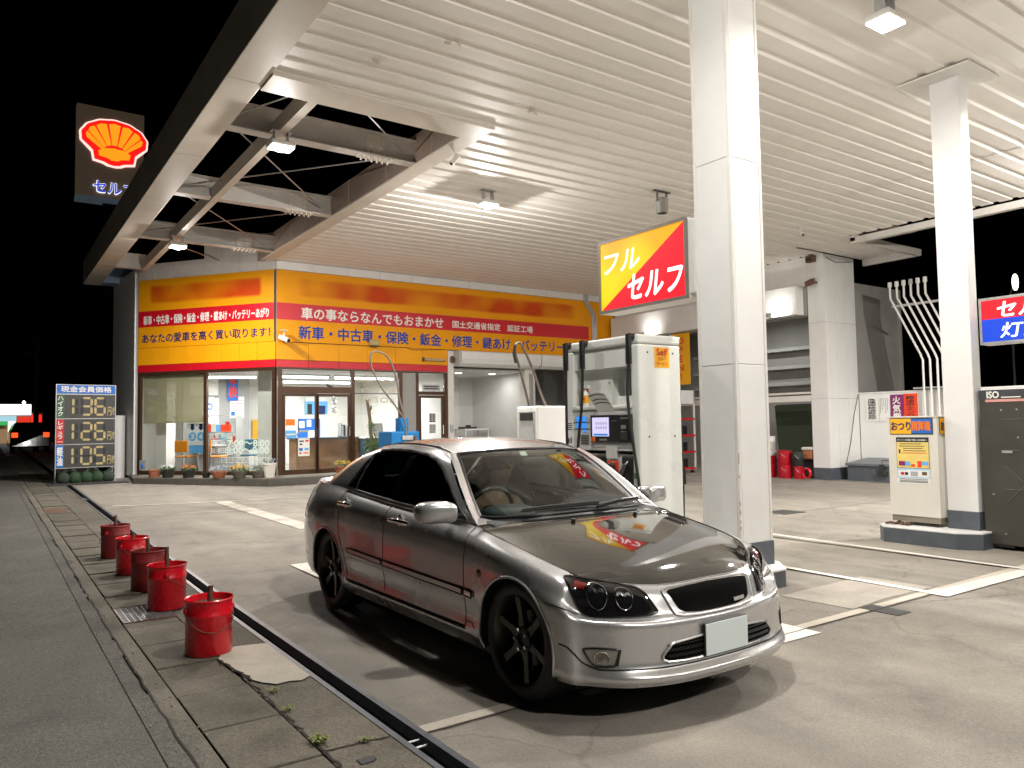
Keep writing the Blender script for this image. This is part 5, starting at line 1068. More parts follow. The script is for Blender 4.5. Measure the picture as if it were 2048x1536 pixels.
TINT = glass('tinted_glass', (.045, .05, .05), 1.0, 1.5); CLEAR = glass('windscreen_glass', (.62, .70, .66), 1.0, 1.55)
TRIM = M('black_trim', (.012, .012, .013), .35, var=0)
BOWL = M('bright_silver', (.62, .61, .59), .22, metal=.7, var=0, coat=1)
LEFT, RIGHT = -1, 1           # LEFT = the side towards the camera
def P3(p, s): return (p[0]*s, p[1], p[2])
def off(u, k, s, d):
    p, n = S(u, k), Sn(u, k); return ((p[0]+n[0]*d)*s, p[1]+n[1]*d, p[2]+n[2]*d)
ARC = ((0, .325, .338), (2.67, .325, .338))
US = [17*i/255 for i in range(256)]; KS = [7*j/63 for j in range(64)]
for extra in (7.0, 9.0, 11.0): US.append(extra)
US = sorted(set(US)); KS = sorted(set(KS+[1.25]))
_G = [[S(u, k) for k in KS] for u in US]
def door_id(u, k):
    if k < 1.25: return 0
    return 1 if 7 <= u <= 9 else (2 if 9 <= u <= 11 else 0)
for sd in (LEFT, RIGHT):
    V = [[Vector(P3(p, sd)) for p in col] for col in _G]
    keep = {}; 
    for i in range(len(US)-1):
        for j in range(len(KS)-1):
            c = (V[i][j]+V[i+1][j+1])/2
            cut = any((c.y-a)**2+(c.z-b)**2 < R*R for a, b, R in ARC) or (c.z < .33 and any(abs(c.y-a) < R*.995 and c.z < b for a, b, R in ARC) and 3 < US[i] < 14)
            if not cut: keep[(i, j)] = door_id((US[i]+US[i+1])/2, (KS[j]+KS[j+1])/2)
    for i in range(1, len(US)-1):                    # pull the ragged arch edge onto the circle
        for j in range(len(KS)):
            v = V[i][j]
            cells = [(i-1, j-1), (i, j-1), (i-1, j), (i, j)]
            ins = [q for q in cells if q in keep]
            if 0 < len(ins) < 4 and j > 0 or (0 < len(ins) < 2):
                for a, b, R in ARC:
                    d = math.hypot(v.y-a, v.z-b)
                    if abs(d-R) < .07 and v.z > b-.02: v.y = a+(v.y-a)*R/d; v.z = b+(v.z-b)*R/d
                    elif v.z <= b-.02 and abs(abs(v.y-a)-R) < .06: v.y = a+math.copysign(R, v.y-a)
    for did, nm in ((0, 'body'), (1, 'door'), (2, 'door')):
        m = MB(); idx = {}
        for (i, j), d in keep.items():
            if d != did: continue
            f = []
            for q in ((i, j), (i+1, j), (i+1, j+1), (i, j+1)):
                if q not in idx: idx[q] = len(m.v); m.v.append(V[q[0]][q[1]])
                f.append(idx[q])
            m.f.append(tuple(f)); m.m.append(0)
        o = m.build(nm if did else 'side_panel', PAINT, car, smooth=60)
        if did:
            DO = o
            # chrome handle with its bowl
            u0, k0 = (8.55, 5.78) if did == 1 else (10.62, 5.86)
            h = MB(); h.tube([off(u0+.22, k0-.03, sd, .006), off(u0+.18, k0-.03, sd, .034), off(u0-.18, k0+.02, sd, .034), off(u0-.22, k0+.02, sd, .006)], .017, 10)
            h.build('handle', MT['chrome'], o, smooth=True)
            c = Vector(off(u0, k0, sd, -.004)); m2 = MB(); m2.sell(tuple(c), .012, .046, .058, 1, 18, 10); m2.build('handle_bowl', BOWL, o, smooth=True)
    # wheel arch lips and dark inner arches
    for a, b, R in ARC:
        m = MB(); md = MB()
        pts = []
        for q in range(37):
            t = PI*(-.10+1.20*q/36); y, z = a+R*math.cos(t), b+R*math.sin(t)
            best = min(((abs(S(u, k)[1]-y)+abs(S(u, k)[2]-z), u, k) for u in [((3.6 if a < 1 else 10.6)+.08*i) for i in range(42)] for k in [.15*j for j in range(44)]), key=lambda e: e[0])
            x = S(best[1], best[2])[0]; pts.append((sd*(x-.002), y, z))
        m.tube(pts, .009, 8)
        md.quadgrid([[(sd*abs(p[0]), p[1], p[2]), (sd*.52, p[1], p[2])] for p in pts])
        md.poly([(sd*.52, a+R*math.cos(PI*(-.1+1.2*q/36)), b+R*math.sin(PI*(-.1+1.2*q/36))) for q in range(37)])
        m.build('arch_lip', PAINT, car, smooth=True); md.build('inner_arch', MT['rubber'], car)

# ---- decals that follow the body: patch between two u-k border lines
def lin(tab, u):
    for (a, x), (b, y) in zip(tab, tab[1:]):
        if u <= b: return x+(y-x)*(u-a)/(b-a) if b > a else x
    return tab[-1][1]
def patch(lo, hi, d, mat, nm, parent, sides=(LEFT, RIGHT), nu=28, nk=8, rim=None, rimr=.005, smooth=60):
    out = []
    for sd in sides:
        u0, u1 = lo[0][0], lo[-1][0]; G_ = []
        for i in range(nu+1):
            u = u0+(u1-u0)*i/nu; a, b = lin(lo, u), lin(hi, u)
            G_.append([off(u, a+(b-a)*j/nk, sd, d) for j in range(nk+1)])
        o = MB().quadgrid(G_).build(nm, mat, parent, smooth=smooth); out.append(o)
        if rim:
            loop = [g[0] for g in G_]+[G_[-1][j] for j in range(1, nk)]+[g[-1] for g in reversed(G_)]+[G_[0][j] for j in range(nk-1, 0, -1)]
            MB().tube(loop+[loop[0]], rimr, 6, False).build('rim', rim, o, smooth=True)
    return out
def seam(path, nm='panel_gap', r=.0035, mat=None, sides=(LEFT, RIGHT), n=14, d=-.0005, parent=None):
    for sd in sides:
        pts = []
        for (a, b), (c, e) in zip(path, path[1:]):
            for i in range(n): pts.append(off(a+(c-a)*i/n, b+(e-b)*i/n, sd, d))
        pts.append(off(*path[-1], sd, d)); MB().tube(pts, r, 6).build(nm, mat or TRIM, parent or car, smooth=True)
seam([(7, 1.25), (7, 7)]); seam([(9, 1.25), (9, 7)]); seam([(11, 1.25), (11, 7)])
seam([(7, 1.25), (11, 1.25)], r=.009); seam([(7.0, 1.12), (10.9, 1.12)], r=.004); seam([(6.05, 1.35), (6.3, 1.62), (6.95, 1.62), (7.0, 1.3)], r=.0035); seam([(6.0, .62), (6.75, .66)], r=.004)
seam([(4.25, 4.15), (3.72, 4.34), (3.15, 4.80)], r=.004); seam([(13.2, 4.6), (14, 4.5), (14.2, 5.3)], r=.004)
seam([(4.0, 2.42), (3.71, 2.42), (3.38, 2.25), (3.07, 2.0), (2.61, 1.74), (1.51, 1.80), (.8, 1.84), (0, 1.84)], r=.0045)
seam([(13.6, 2.0), (14, 1.95), (17, 1.9)], r=.004)
m_ = [(6.15, 2.86), (10.55, 3.16)]; M_ = [(6.15, 3.16), (10.55, 3.44)]
for a, b in ((6.15, 6.97), (7.03, 8.97), (9.03, 10.5)):
    patch([(a, lin(m_, a)), (b, lin(m_, b))], [(a, lin(M_, a)), (b, lin(M_, b))], .011, PAINT, 'side_moulding', car, nu=20, nk=4, rim=TRIM, rimr=.004)
# fuel-flap style round repeater on the front wing
for sd in (LEFT, RIGHT):
    c = Vector(off(5.82, 4.31, sd, .002)); MB().sell(tuple(c), .009, .026, .026, 1, 16, 8).build('side_repeater', M('repeater_lens', (.16, .14, .11), .15, coat=1), car, smooth=True)
# headlights
HL_lo = [(1.20, 5.16), (1.37, 5.06), (1.94, 5.04), (2.76, 4.96), (2.95, 5.06), (3.10, 5.26), (3.34, 5.66), (3.68, 6.42)]
HL_hi = [(1.20, 5.20), (1.37, 6.05), (1.52, 6.60), (1.95, 6.92), (2.52, 6.94), (3.10, 6.80), (3.40, 6.66), (3.68, 6.50)]
HLM = M('headlamp_black', (.010, .009, .010), .05, coat=1., var=0)
for sd in (LEFT, RIGHT):
    hl = patch(HL_lo, HL_hi, .006, HLM, 'headlight', car, sides=(sd,), nu=40, nk=10, rim=MT['gloss_black'], rimr=.006)[0]
    def sub(u0, u1, k0, k1, mat, nm, d=.009): 
        MB().quadgrid([[off(u0+(u1-u0)*i/10, k0+(k1-k0)*j/5, sd, d) for j in range(6)] for i in range(11)]).build(nm, mat, hl, smooth=60)
    RE = M('reflector_red', (.16, .006, .006), .12, coat=1, var=.3, scale=60); CH = M('dim_chrome', (.42, .42, .43), .18, metal=1, var=.2, scale=30)
    MB().quadgrid([[off(3.30-.42*i/8-.03*j, 6.02+.30*i/8*0+.42*j/4, sd, .009) for j in range(5)] for i in range(9)]).build('turn_reflector', RE, hl)
    m = MB()
    for q in range(4): m.tube([off(3.46-.78*i/8-.0*q, 6.52+.10*q, sd, .009) for i in range(9)], .0016, 5)
    m.build('rib', CH, hl)
    for (uc, kc, ru, rk, nm) in ((2.52, 5.95, .27, .62, 'outer_lamp'), (1.86, 5.90, .20, .55, 'inner_lamp')):
        ring = [off(uc+ru*math.cos(2*PI*i/28), kc+rk*math.sin(2*PI*i/28), sd, .010) for i in range(29)]
        MB().tube(ring, .0025, 6, False).build(nm, CH, hl, smooth=True)
        m = MB(); c0 = off(uc, kc, sd, .012); m.add([c0]+[off(uc+ru*.92*math.cos(2*PI*i/28), kc+rk*.92*math.sin(2*PI*i/28), sd, .009) for i in range(28)], [(0, 1+i, 1+(i+1) % 28) for i in range(28)])
        m.build('lamp_bowl', M('lamp_bowl', (.035, .035, .04), .08, metal=.7, coat=1, var=.6, scale=50), hl, smooth=True)
        m = MB(); m.quadgrid([[off(uc-ru*.8+1.6*ru*i/8, kc+rk*(.05+.28*j/2)+.1*rk*math.sin(i*1.4), sd, .0125) for j in range(3)] for i in range(9)]); m.build('reflector_strip', CH, hl)
    # fog lamp
    fg = patch([(2.15, 2.56), (2.25, 1.99), (2.70, 1.92), (2.85, 2.14), (3.02, 2.54)], [(2.15, 2.68), (2.40, 2.70), (2.70, 2.68), (2.85, 2.65), (3.02, 2.58)], .004, M('fog_bezel', (.36, .345, .31), .3, metal=.6), 'fog_lamp', car, sides=(sd,), nu=16, nk=6, rim=TRIM, rimr=.005)[0]
    ring = [off(2.54+.19*math.cos(2*PI*i/24), 2.31+.26*math.sin(2*PI*i/24), sd, .007) for i in range(25)]
    m = MB(); m.add([off(2.54, 2.31, sd, .010)]+ring[:-1], [(0, 1+i, 1+(i+1) % 24) for i in range(24)]); m.build('lens', M('fog_lens', (.30, .27, .22), .06, metal=.6, coat=1, var=.7, scale=40), fg, smooth=True)
    MB().tube(ring, .003, 6, False).build('lens_ring', MT['chrome'], fg, smooth=True)
    seam([(2.11, 2.68), (2.20, 2.0)], 'bumper_crease', .006, TRIM, (sd,))
# grille: dark opening with a bright painted surround
GRL = M('grille_black', (.0015, .0015, .0015), .8, var=0, spec=.05)
patch([(0, 4.42), (.42, 4.45), (.72, 4.60), (.86, 4.85), (1.02, 6.0)], [(0, 6.70), (.5, 6.66), (.9, 6.52), (.98, 6.40), (1.02, 6.2)], .003, PAINT, 'grille_surround', car, nu=30, nk=8)
patch([(0, 4.78), (.40, 4.80), (.66, 4.95), (.78, 5.2), (.93, 6.1)], [(0, 6.48), (.5, 6.44), (.84, 6.30), (.90, 6.25), (.93, 6.15)], .006, GRL, 'grille', car, nu=30, nk=8, rim=None)
for sd in (LEFT, RIGHT):
    lp = [(0, 4.42), (.42, 4.45), (.72, 4.60), (.86, 4.85), (1.02, 6.0), (1.02, 6.2), (.98, 6.40), (.9, 6.52), (.5, 6.66), (0, 6.70)]
    pts = []
    for (a, b), (c, e) in zip(lp, lp[1:]): pts += [off(a+(c-a)*i/6, b+(e-b)*i/6, sd, .004) for i in range(6)]
    pts.append(off(0, 6.70, sd, .004)); MB().tube(pts, .0065, 8).build('grille_rim', metallic('grille_rim_paint', (.55, .54, .50), .3, 1), car, smooth=True)
bd = MB(); c = Vector(off(.50, 5.15, RIGHT, .010)); bd.obox(tuple(c), (1, .10, .02), (0, .2, 1), (0, 1, -.2), .048, .010, .004); bd.build('badge', MT['chrome'], car, bevel=.002)
# lower opening with mesh
patch([(0, 2.06), (.8, 2.06), (1.14, 2.10), (1.24, 2.22)], [(0, 3.0), (.6, 2.96), (1.03, 2.86), (1.24, 2.40)], .004, GRL, 'lower_intake', car, nu=26, nk=6, rim=PAINT, rimr=.007)
m = MB()
for sd in (LEFT, RIGHT):
    for q in range(6):
        k = 2.18+.115*q; m.tube([off(.02+1.12*i/36, k+.05*(i % 2)*(1 if q % 2 else -1), sd, .006) for i in range(37)], .0022, 5)
m.build('intake_mesh', MT['black'], car)
# number plate (blank)
MB().box(-.168, .168, -.722, -.712, .288, .458).build('plate_holder', MT['black'], car, bevel=.006)
MB().box(-.163, .163, -.727, -.7225, .293, .452).build('number_plate', M('plate_white', (.66, .74, .74), .4, var=.02), car, bevel=.003)
MB().box(-.10, .10, -.712, -.62, .30, .42).build('plate_bracket', MT['black'], car)

# ---- bonnet, roof, glass: Coons patches between border curves
def interp(pts, t):
    n = len(pts)-1; return Vector(curve(pts, t*n))
def coons(b, t, l, r, nu=24, nv=24, bulge=0):
    G_ = []
    for i in range(nu+1):
        row = []; u = i/nu
        for j in range(nv+1):
            v = j/nv
            p = (1-v)*interp(b, u)+v*interp(t, u)+(1-u)*interp(l, v)+u*interp(r, v)
            p -= (1-u)*(1-v)*Vector(b[0])+u*(1-v)*Vector(b[-1])+(1-u)*v*Vector(t[0])+u*v*Vector(t[-1])
            p.z += bulge*16*u*(1-u)*v*(1-v); row.append(p)
        G_.append(row)
    return G_
def full(half):   # mirror a curve given from the centre outwards to one running from the camera side to the far side
    h = [tuple(p) for p in half]; return [(-x, y, z) for x, y, z in reversed(h)]+h[1:]
lead = full([S(u, 7) for u in (0, .5, 1, 1.5, 2, 2.5, 3.0)])
cowl = full([(0, .285, .918), (.25, .305, .914), (.48, .37, .905), (.64, .455, .893), (.752, .50, .880)])
sideR = [S(u, 7) for u in (3.0, 3.5, 4.0, 4.5, 5.0, 5.5, 6, 6.5, 7.0)]
sideL = [(-x, y, z) for x, y, z in sideR]
sideR[-1] = cowl[-1]; sideL[-1] = cowl[0]
HG = coons(lead, cowl, sideL, sideR, 40, 40)
for row_i, row in enumerate(HG):                     # centre power-bulge and two soft creases
    for j, p in enumerate(row):
        u = row_i/40*2-1; v = j/40
        p.z += .026*math.exp(-(u/.62)**4)*math.sin(PI*min(1, v*1.02))**.8 - .004
hood = MB().quadgrid(HG).build('bonnet', HOOD, car, smooth=60)
MB().tube([p+Vector((0, 0, .001)) for p in [HG[0][j] for j in range(41)]], .004, 6).tube([p for p in [HG[40][j] for j in range(41)]], .004, 6).tube([HG[i][0]+Vector((0, -.002, -.001)) for i in range(41)], .004, 6).build('panel_gap', TRIM, hood)
for x, y in ((-.28, .20), (.28, .20)):
    q = min((p for r_ in HG for p in r_), key=lambda p: (p.x-x)**2+(p.y-y)**2); MB().sell((q.x, q.y, q.z+.008), .014, .014, .010, .8, 10, 6).build('washer_jet', MT['black'], hood)
# cabin outline
baseR = [(.752, .50, .884), (.735, .62, .965), (.688, .80, 1.098), (.632, .98, 1.218), (.578, 1.14, 1.286)]        # outer A-pillar line
rail = [(.578, 1.14, 1.286), (.582, 1.32, 1.318), (.588, 1.60, 1.338), (.588, 1.90, 1.340), (.578, 2.15, 1.322), (.562, 2.36, 1.280)]
cpil = [(.712, 3.02, 1.0), (.682, 2.88, 1.062), (.635, 2.68, 1.165), (.590, 2.48, 1.250), (.562, 2.36, 1.280)]
belt = [(.752, .50, .884)] + [S(u, 7) for u in (7.5, 8, 8.5, 9, 9.5, 10, 10.5, 11, 11.5, 12, 12.5)] + [(.712, 3.02, 1.0)]
SG = coons(belt, rail, baseR, cpil, 90, 40)
def bulge_side(G_):
    for i, r_ in enumerate(G_):
        for j, p in enumerate(r_): p.x += .020*math.sin(PI*j/40)
bulge_side(SG)
# window outline in the side panel, in (y, z)
DLO = [(.62, .918), (.72, .985), (.86, 1.085), (1.02, 1.185), (1.16, 1.245), (1.35, 1.282), (1.60, 1.303), (1.85, 1.306), (2.04, 1.294), (2.15, 1.262), (2.22, 1.205), (2.34, 1.09), (2.455, .997), (2.05, .968), (1.59, .943), (1.05, .920)]
def inside(y, z, P):
    c = False
    for i in range(len(P)):
        (a, b), (d, e) = P[i], P[i-1]
        if (b > z) != (e > z) and y < (d-a)*(z-b)/(e-b)+a: c = not c
    return c
def nearest(G_, y, z):
    q = min((p for r_ in G_ for p in r_), key=lambda p: (p.y-y)**2+(p.z-z)**2); return q
for sd in (LEFT, RIGHT):
    fr = MB(); wn = MB(); G_ = [[Vector((p.x*sd, p.y, p.z)) for p in r_] for r_ in SG]
    for i in range(90):
        for j in range(40):
            c = (G_[i][j]+G_[i+1][j+1])/2; q = [G_[i][j], G_[i+1][j], G_[i+1][j+1], G_[i][j+1]]
            (wn if inside(c.y, c.z, DLO) else fr).add(q, [(0, 1, 2, 3)])
    fr.build('cabin_side', PAINT, car, smooth=60)
    wnd = wn.build('side_window', TINT, car, smooth=60)
    ring = []
    for (a, b), (d, e) in zip(DLO, DLO[1:]+DLO[:1]):
        for t in range(6): q = nearest(SG, a+(d-a)*t/6, b+(e-b)*t/6); ring.append((sd*(q.x+.002), a+(d-a)*t/6, b+(e-b)*t/6))
    MB().tube(ring+[ring[0]], .012, 8, False).build('window_trim', TRIM, car, smooth=True)
    low = [(sd*(nearest(SG, a, b).x+.010), a, b-.008) for a, b in [(2.455-(2.455-.62)*i/30, lin([(.62, .914), (1.05, .918), (1.59, .941), (2.05, .966), (2.46, .995)], 2.455-(2.455-.62)*i/30)) for i in range(31)]]
    MB().tube(low, .006, 8).build('belt_moulding', MT['chrome'], car, smooth=True)
    # black B-pillar and quarter bar
    for (a, b, c, d, w) in ((1.585, .945, 1.50, 1.300, .045), (2.27, .985, 2.14, 1.265, .010)):
        pts = []
        for t in range(9): y, z = a+(c-a)*t/8, b+(d-b)*t/8; q = nearest(SG, y, z); pts.append([(sd*(q.x+.004), y-w, z), (sd*(q.x+.004), y+w, z)])
        MB().quadgrid(pts).build('window_pillar', MT['gloss_black'] if w > .02 else MT['galv'], car)
    # mirror
    mr = MB(); mr.sell((sd*.925, .70, .955), .118, .075, .066, .55, 28, 16)
    for j, v in enumerate(mr.v):
        t = (v.x*sd-.925)/.118; v.z += -.006*t*t; v.y += .03*t
    mo = mr.build('mirror', PAINT, car, smooth=True)
    MB().prism([(sd*.83, .73, .915), (sd*.83, .68, .91), (sd*.745, .62, .905), (sd*.745, .73, .91)], (0, 0, .025)).build('mirror_arm', TRIM, mo, bevel=.006)
    MB().sell((sd*.925, .775, .955), .10, .012, .052, .5, 20, 10).build('mirror_glass', MT['chrome'], mo, smooth=True)
    MB().prism([(sd*.775, .58, .905), (sd*.775, .84, .92), (sd*.735, .80, 1.04)], (sd*-.02, 0, 0)).build('mirror_base', TRIM, car)
# roof
roofF = full([(0, 1.045, 1.312), (.2, 1.052, 1.310), (.38, 1.075, 1.303), (.505, 1.115, 1.292), (.578, 1.14, 1.286)])
roofB = full([(0, 2.52, 1.302), (.2, 2.505, 1.300), (.4, 2.45, 1.292), (.562, 2.36, 1.280)])
RG = coons(roofF, roofB, [(-x, y, z) for x, y, z in rail], rail, 30, 30, .022)
MB().quadgrid(RG).build('roof', PAINT, car, smooth=60)
for sd in (LEFT, RIGHT): MB().tube([(sd*(x-.035), y, z+.012-.006*(i in (0, 5))) for i, (x, y, z) in enumerate(rail)], .006, 6).build('roof_moulding', TRIM, car, smooth=True)
# windscreen and rear window
wsB = full([(0, .315, .935), (.25, .335, .931), (.46, .405, .922), (.60, .515, .912), (.665, .60, .915)])
apI = [(.665, .60, .915), (.642, .72, 1.01), (.598, .88, 1.135), (.552, 1.02, 1.232), (.520, 1.115, 1.285)]
wsT = full([(0, 1.04, 1.306), (.2, 1.047, 1.304), (.38, 1.07, 1.298), (.520, 1.115, 1.285)])
WG = coons(wsB, wsT, [(-x, y, z) for x, y, z in apI], apI, 30, 24, .012)
ws = MB().quadgrid(WG).build('windscreen', CLEAR, car, smooth=60)
bnd = [WG[i][0] for i in range(31)]+[WG[30][j] for j in range(1, 25)]+[WG[i][24] for i in range(29, -1, -1)]+[WG[0][j] for j in range(23, 0, -1)]
MB().tube(bnd+[bnd[0]], .011, 8, False).build('windscreen_trim', TRIM, ws, smooth=True)
for sd in (LEFT, RIGHT):                             # painted A-pillar between windscreen and side
    o_ = [interp(baseR, i/20) for i in range(21)]; n_ = [interp(apI, i/20) for i in range(21)]
    MB().quadgrid([[(sd*a.x, a.y, a.z), (sd*((a.x+b.x)/2+.012), (a.y+b.y)/2-.004, (a.z+b.z)/2+.012), (sd*b.x, b.y, b.z)] for a, b in zip(o_, n_)]).build('front_pillar', PAINT, car, smooth=60)
    MB().quadgrid([[(sd*a[0], a[1], a[2]), (sd*b[0], b[1], b[2])] for a, b in zip([(.752, .50, .880), (.64, .455, .893)], [(.752, .52, .90), (.665, .60, .915)])]).build('cowl_corner', PAINT, car)
cw2 = [(p[0], p[1]+.002, p[2]-.006) for p in cowl]
MB().quadgrid([[interp(cw2, i/24), interp(wsB, i/24)+Vector((0, -.004, -.006))] for i in range(25)]).build('cowl', MT['black'], car)
rwB = full([(0, 3.06, 1.03), (.25, 3.05, 1.028), (.48, 2.99, 1.018), (.645, 2.90, 1.012)]); rwT = full([(0, 2.53, 1.296), (.2, 2.515, 1.294), (.38, 2.46, 1.288), (.52, 2.40, 1.276)])
cpI = [(.645, 2.90, 1.012), (.615, 2.77, 1.095), (.57, 2.58, 1.20), (.52, 2.40, 1.276)]
MB().quadgrid(coons(rwB, rwT, [(-x, y, z) for x, y, z in cpI], cpI, 24, 16, .02)).build('rear_window', TINT, car, smooth=60)
for sd in (LEFT, RIGHT): MB().quadgrid([[(sd*a.x, a.y, a.z), (sd*b.x, b.y, b.z)] for a, b in zip([interp(cpil, i/16) for i in range(17)], [interp(cpI, i/16) for i in range(17)])]).build('rear_pillar', PAINT, car, smooth=60)
tdF = full([(0, 3.05, 1.027), (.25, 3.04, 1.025), (.48, 2.98, 1.015), (.645, 2.895, 1.008), (.735, 3.02, 1.0)]); tdB = full([S(u, 7) for u in (17, 16.5, 16, 15.5, 15, 14.5, 14)])
tdS = [(.735, 3.02, 1.0), S(13.3, 7), S(13.6, 7), S(14, 7)]
MB().quadgrid(coons(tdF, tdB, [(-x, y, z) for x, y, z in tdS], tdS, 24, 14)).build('boot_lid', PAINT, car, smooth=60)
patch([(14.3, 4.9), (15.4, 4.9)], [(14.3, 6.3), (15.4, 6.3)], .004, M('tail_lens', (.18, .16, .15), .1, coat=1), 'tail_light', car, nu=10, nk=6)
# underbody
MB().box(-.70, .70, -.42, 3.35, .19, .22).build('underbody', MT['rubber'], car)
# wipers
for pts in ([(-.50, .40, .955), (-.30, .36, .965), (.05, .33, .968), (.16, .34, .965)], [(.02, .30, .952), (.25, .34, .97), (.52, .44, .962), (.58, .48, .955)]):
    m = MB(); m.tube(pts, .009, 6).tube([(p[0]*1.0, p[1]-.015, p[2]+.014) for p in pts[:3]], .006, 6); m.build('wiper', MT['black'], car)
# wheels
RIMM = M('wheel_gunmetal', (.085, .078, .066), .36, metal=.8, var=.1)
for sy in (0, 2.67):
    for sd in (LEFT, RIGHT):
        w = thing('wheel', None, None, (sd*.80, sy, .325)); w.parent = car
        T = lambda prof: [(r, h*sd) for r, h in prof]
        MB().lathe(T([(.236, .012), (.245, .022), (.285, .024), (.312, .012), (.323, -.015), (.323, -.185), (.30, -.21), (.236, -.20)]), n=48, axis='x').build('tyre', MT['rubber'], w, smooth=50)
        MB().lathe(T([(.241, .016), (.236, .020), (.228, .012), (.222, -.012), (.205, -.05), (.205, -.19)]), n=48, axis='x').build('rim', RIMM, w, smooth=50)
        m = MB()
        for q in range(6):
            a = 2*PI*q/6+.35; ca, sa = math.cos(a), math.sin(a)
            def pt(r, t, h): return (sd*h, r*ca-t*sa, r*sa+t*ca)
            f = [pt(.05, -.030, -.012), pt(.05, .030, -.012), pt(.13, .019, -.012), pt(.224, .024, -.004), pt(.224, -.024, -.004), pt(.13, -.019, -.012)]
            m.prism(f, (-sd*.035, 0, 0))
        m.build('spokes', RIMM, w, bevel=.005)
        MB().lathe(T([(.001, -.016), (.036, -.016), (.036, -.002), (.070, -.006), (.072, -.05)]), n=24, axis='x').build('hub', MT['black'], w, smooth=40)
        for q in range(5): a = 2*PI*q/5; MB().cyl((sd*-.006, .054*math.cos(a), .054*math.sin(a)), (sd*.008, .054*math.cos(a), .054*math.sin(a)), .010, 6).build('wheel_nut', MT['chrome'], w)
        MB().lathe(T([(.05, -.075), (.145, -.075), (.145, -.09), (.05, -.09)]), n=32, axis='x').build('brake_disc', M('brake_disc', (.10, .095, .09), .4, metal=.8), w)
        MB().box(sd*-.10, sd*-.055, .06, .15, -.07, .08).build('brake_caliper', MT['darkmetal'], w, bevel=.01)
# interior
INT = M('interior_black', (.022, .022, .023), .75, var=.2, scale=20); DASH = M('dashboard_grey', (.05, .055, .06), .6, var=.1)
m = MB(); m.prism([(-.70, .40, .70), (-.70, .40, .895), (-.70, .62, .905), (-.70, .80, .88), (-.70, .84, .70)], (1.4, 0, 0)); m.build('dashboard', DASH, car, bevel=.03)
MB().sell((-.36, .74, .905), .19, .12, .055, .8, 20, 12).build('instrument_hood', DASH, car, smooth=True)
MB().box(-.72, .72, .4, 3.0, .24, .28).build('cabin_floor', INT, car)
m = MB(); m.tube([(-.36+.185*math.cos(2*PI*i/32), .98-.07*math.sin(2*PI*i/32), .885+.17*math.sin(2*PI*i/32)) for i in range(33)], .016, 10, False).sell((-.36, .965, .885), .06, .03, .055, .8, 14, 8)
for a in (.2, PI-.2, -PI/2): m.tube([(-.36, .97, .885), (-.36+.18*math.cos(a), .98-.07*math.sin(a), .885+.165*math.sin(a))], .014, 6)
m.build('steering_wheel', MT['black'], car, smooth=True)
for sx in (-.36, .36):
    m = MB(); m.sell((sx, 1.50, .50), .25, .26, .11, .5, 18, 10).sell((sx, 1.78, .80), .235, .11, .34, .5, 18, 12).sell((sx, 1.84, 1.15), .12, .06, .095, .6, 14, 10)
    for v in m.v:
        if v.z > .6: v.y += (v.z-.6)*.22
    m.build('front_seat', INT, car, smooth=True)
m = MB(); m.box(-.66, .66, 2.35, 2.75, .40, .56).box(-.66, .66, 2.72, 2.92, .5, 1.0).sell((-.36, 2.86, 1.08), .12, .05, .08, .6).sell((.36, 2.86, 1.08), .12, .05, .08, .6); m.build('rear_seat', INT, car, bevel=.03)
MB().box(-.6, .6, 2.92, 3.1, .93, .97).build('parcel_shelf', INT, car)
MB().sell((0, .93, 1.215), .115, .02, .035, .6, 18, 10).build('rear_view_mirror', DASH, car, smooth=True)
MB().box(-.55, .55, 1.12, 2.4, 1.258, 1.262).build('headliner', M('headliner', (.25, .24, .22), .9), car)
q = WG[14][21]; MB().obox((q.x-.02, q.y+.01, q.z-.012), (1, 0, 0), (0, .8, .6), (0, -.6, .8), .028, .022, .001).build('sticker', MT['paper'], car)

# ---- driver
dr = thing('person', 'driver in a pale shirt leaning forward behind the windscreen', 'person', (3.20-.12, 3.40+1.42, .335))
def skin_body(name, verts, edges, mat, parent, sub=2):
    me = bpy.data.meshes.new(name); me.from_pydata([v[:3] for v in verts], edges, []); o = bpy.data.objects.new(name, me); COL.objects.link(o); o.parent = parent
    sk = o.modifiers.new('s', 'SKIN'); ly = me.skin_vertices[0] if me.skin_vertices else None
    if ly is None:
        bm = bmesh.new(); bm.from_mesh(me); bm.verts.layers.skin.verify(); bm.to_mesh(me); bm.free(); ly = me.skin_vertices[0]
    for i, v in enumerate(verts): ly.data[i].radius = (v[3], v[4] if len(v) > 4 else v[3]); ly.data[i].use_root = (i == 0)
    ss = o.modifiers.new('u', 'SUBSURF'); ss.levels = sub; ss.render_levels = sub; me.materials.append(mat); return o
SKIN = M('skin', (.42, .25, .17), .55, var=.08)
SHIRT = M('pale_shirt', (.42, .33, .24), .85, var=.25, scale=9)
bv = [(0, .08, .12, .15, .12), (.0, .05, .30, .16, .11), (.02, -.02, .48, .17, .11), (.03, -.08, .60, .13, .09), (.04, -.13, .69, .055), (.045, -.16, .76, .07, .08), (.045, -.18, .86, .085, .10), (.045, -.18, .93, .06),
      (-.16, -.06, .56, .065), (-.22, -.20, .38, .05), (-.12, -.44, .36, .038), (-.09, -.52, .385, .036),
      (.22, -.06, .56, .065), (.29, -.20, .38, .05), (.20, -.42, .35, .038), (.16, -.50, .37, .036),
      (-.10, -.18, .08, .09), (-.11, -.42, .12, .07), (-.11, -.62, -.10, .05), (.10, -.18, .08, .09), (.11, -.42, .12, .07), (.11, -.62, -.10, .05)]
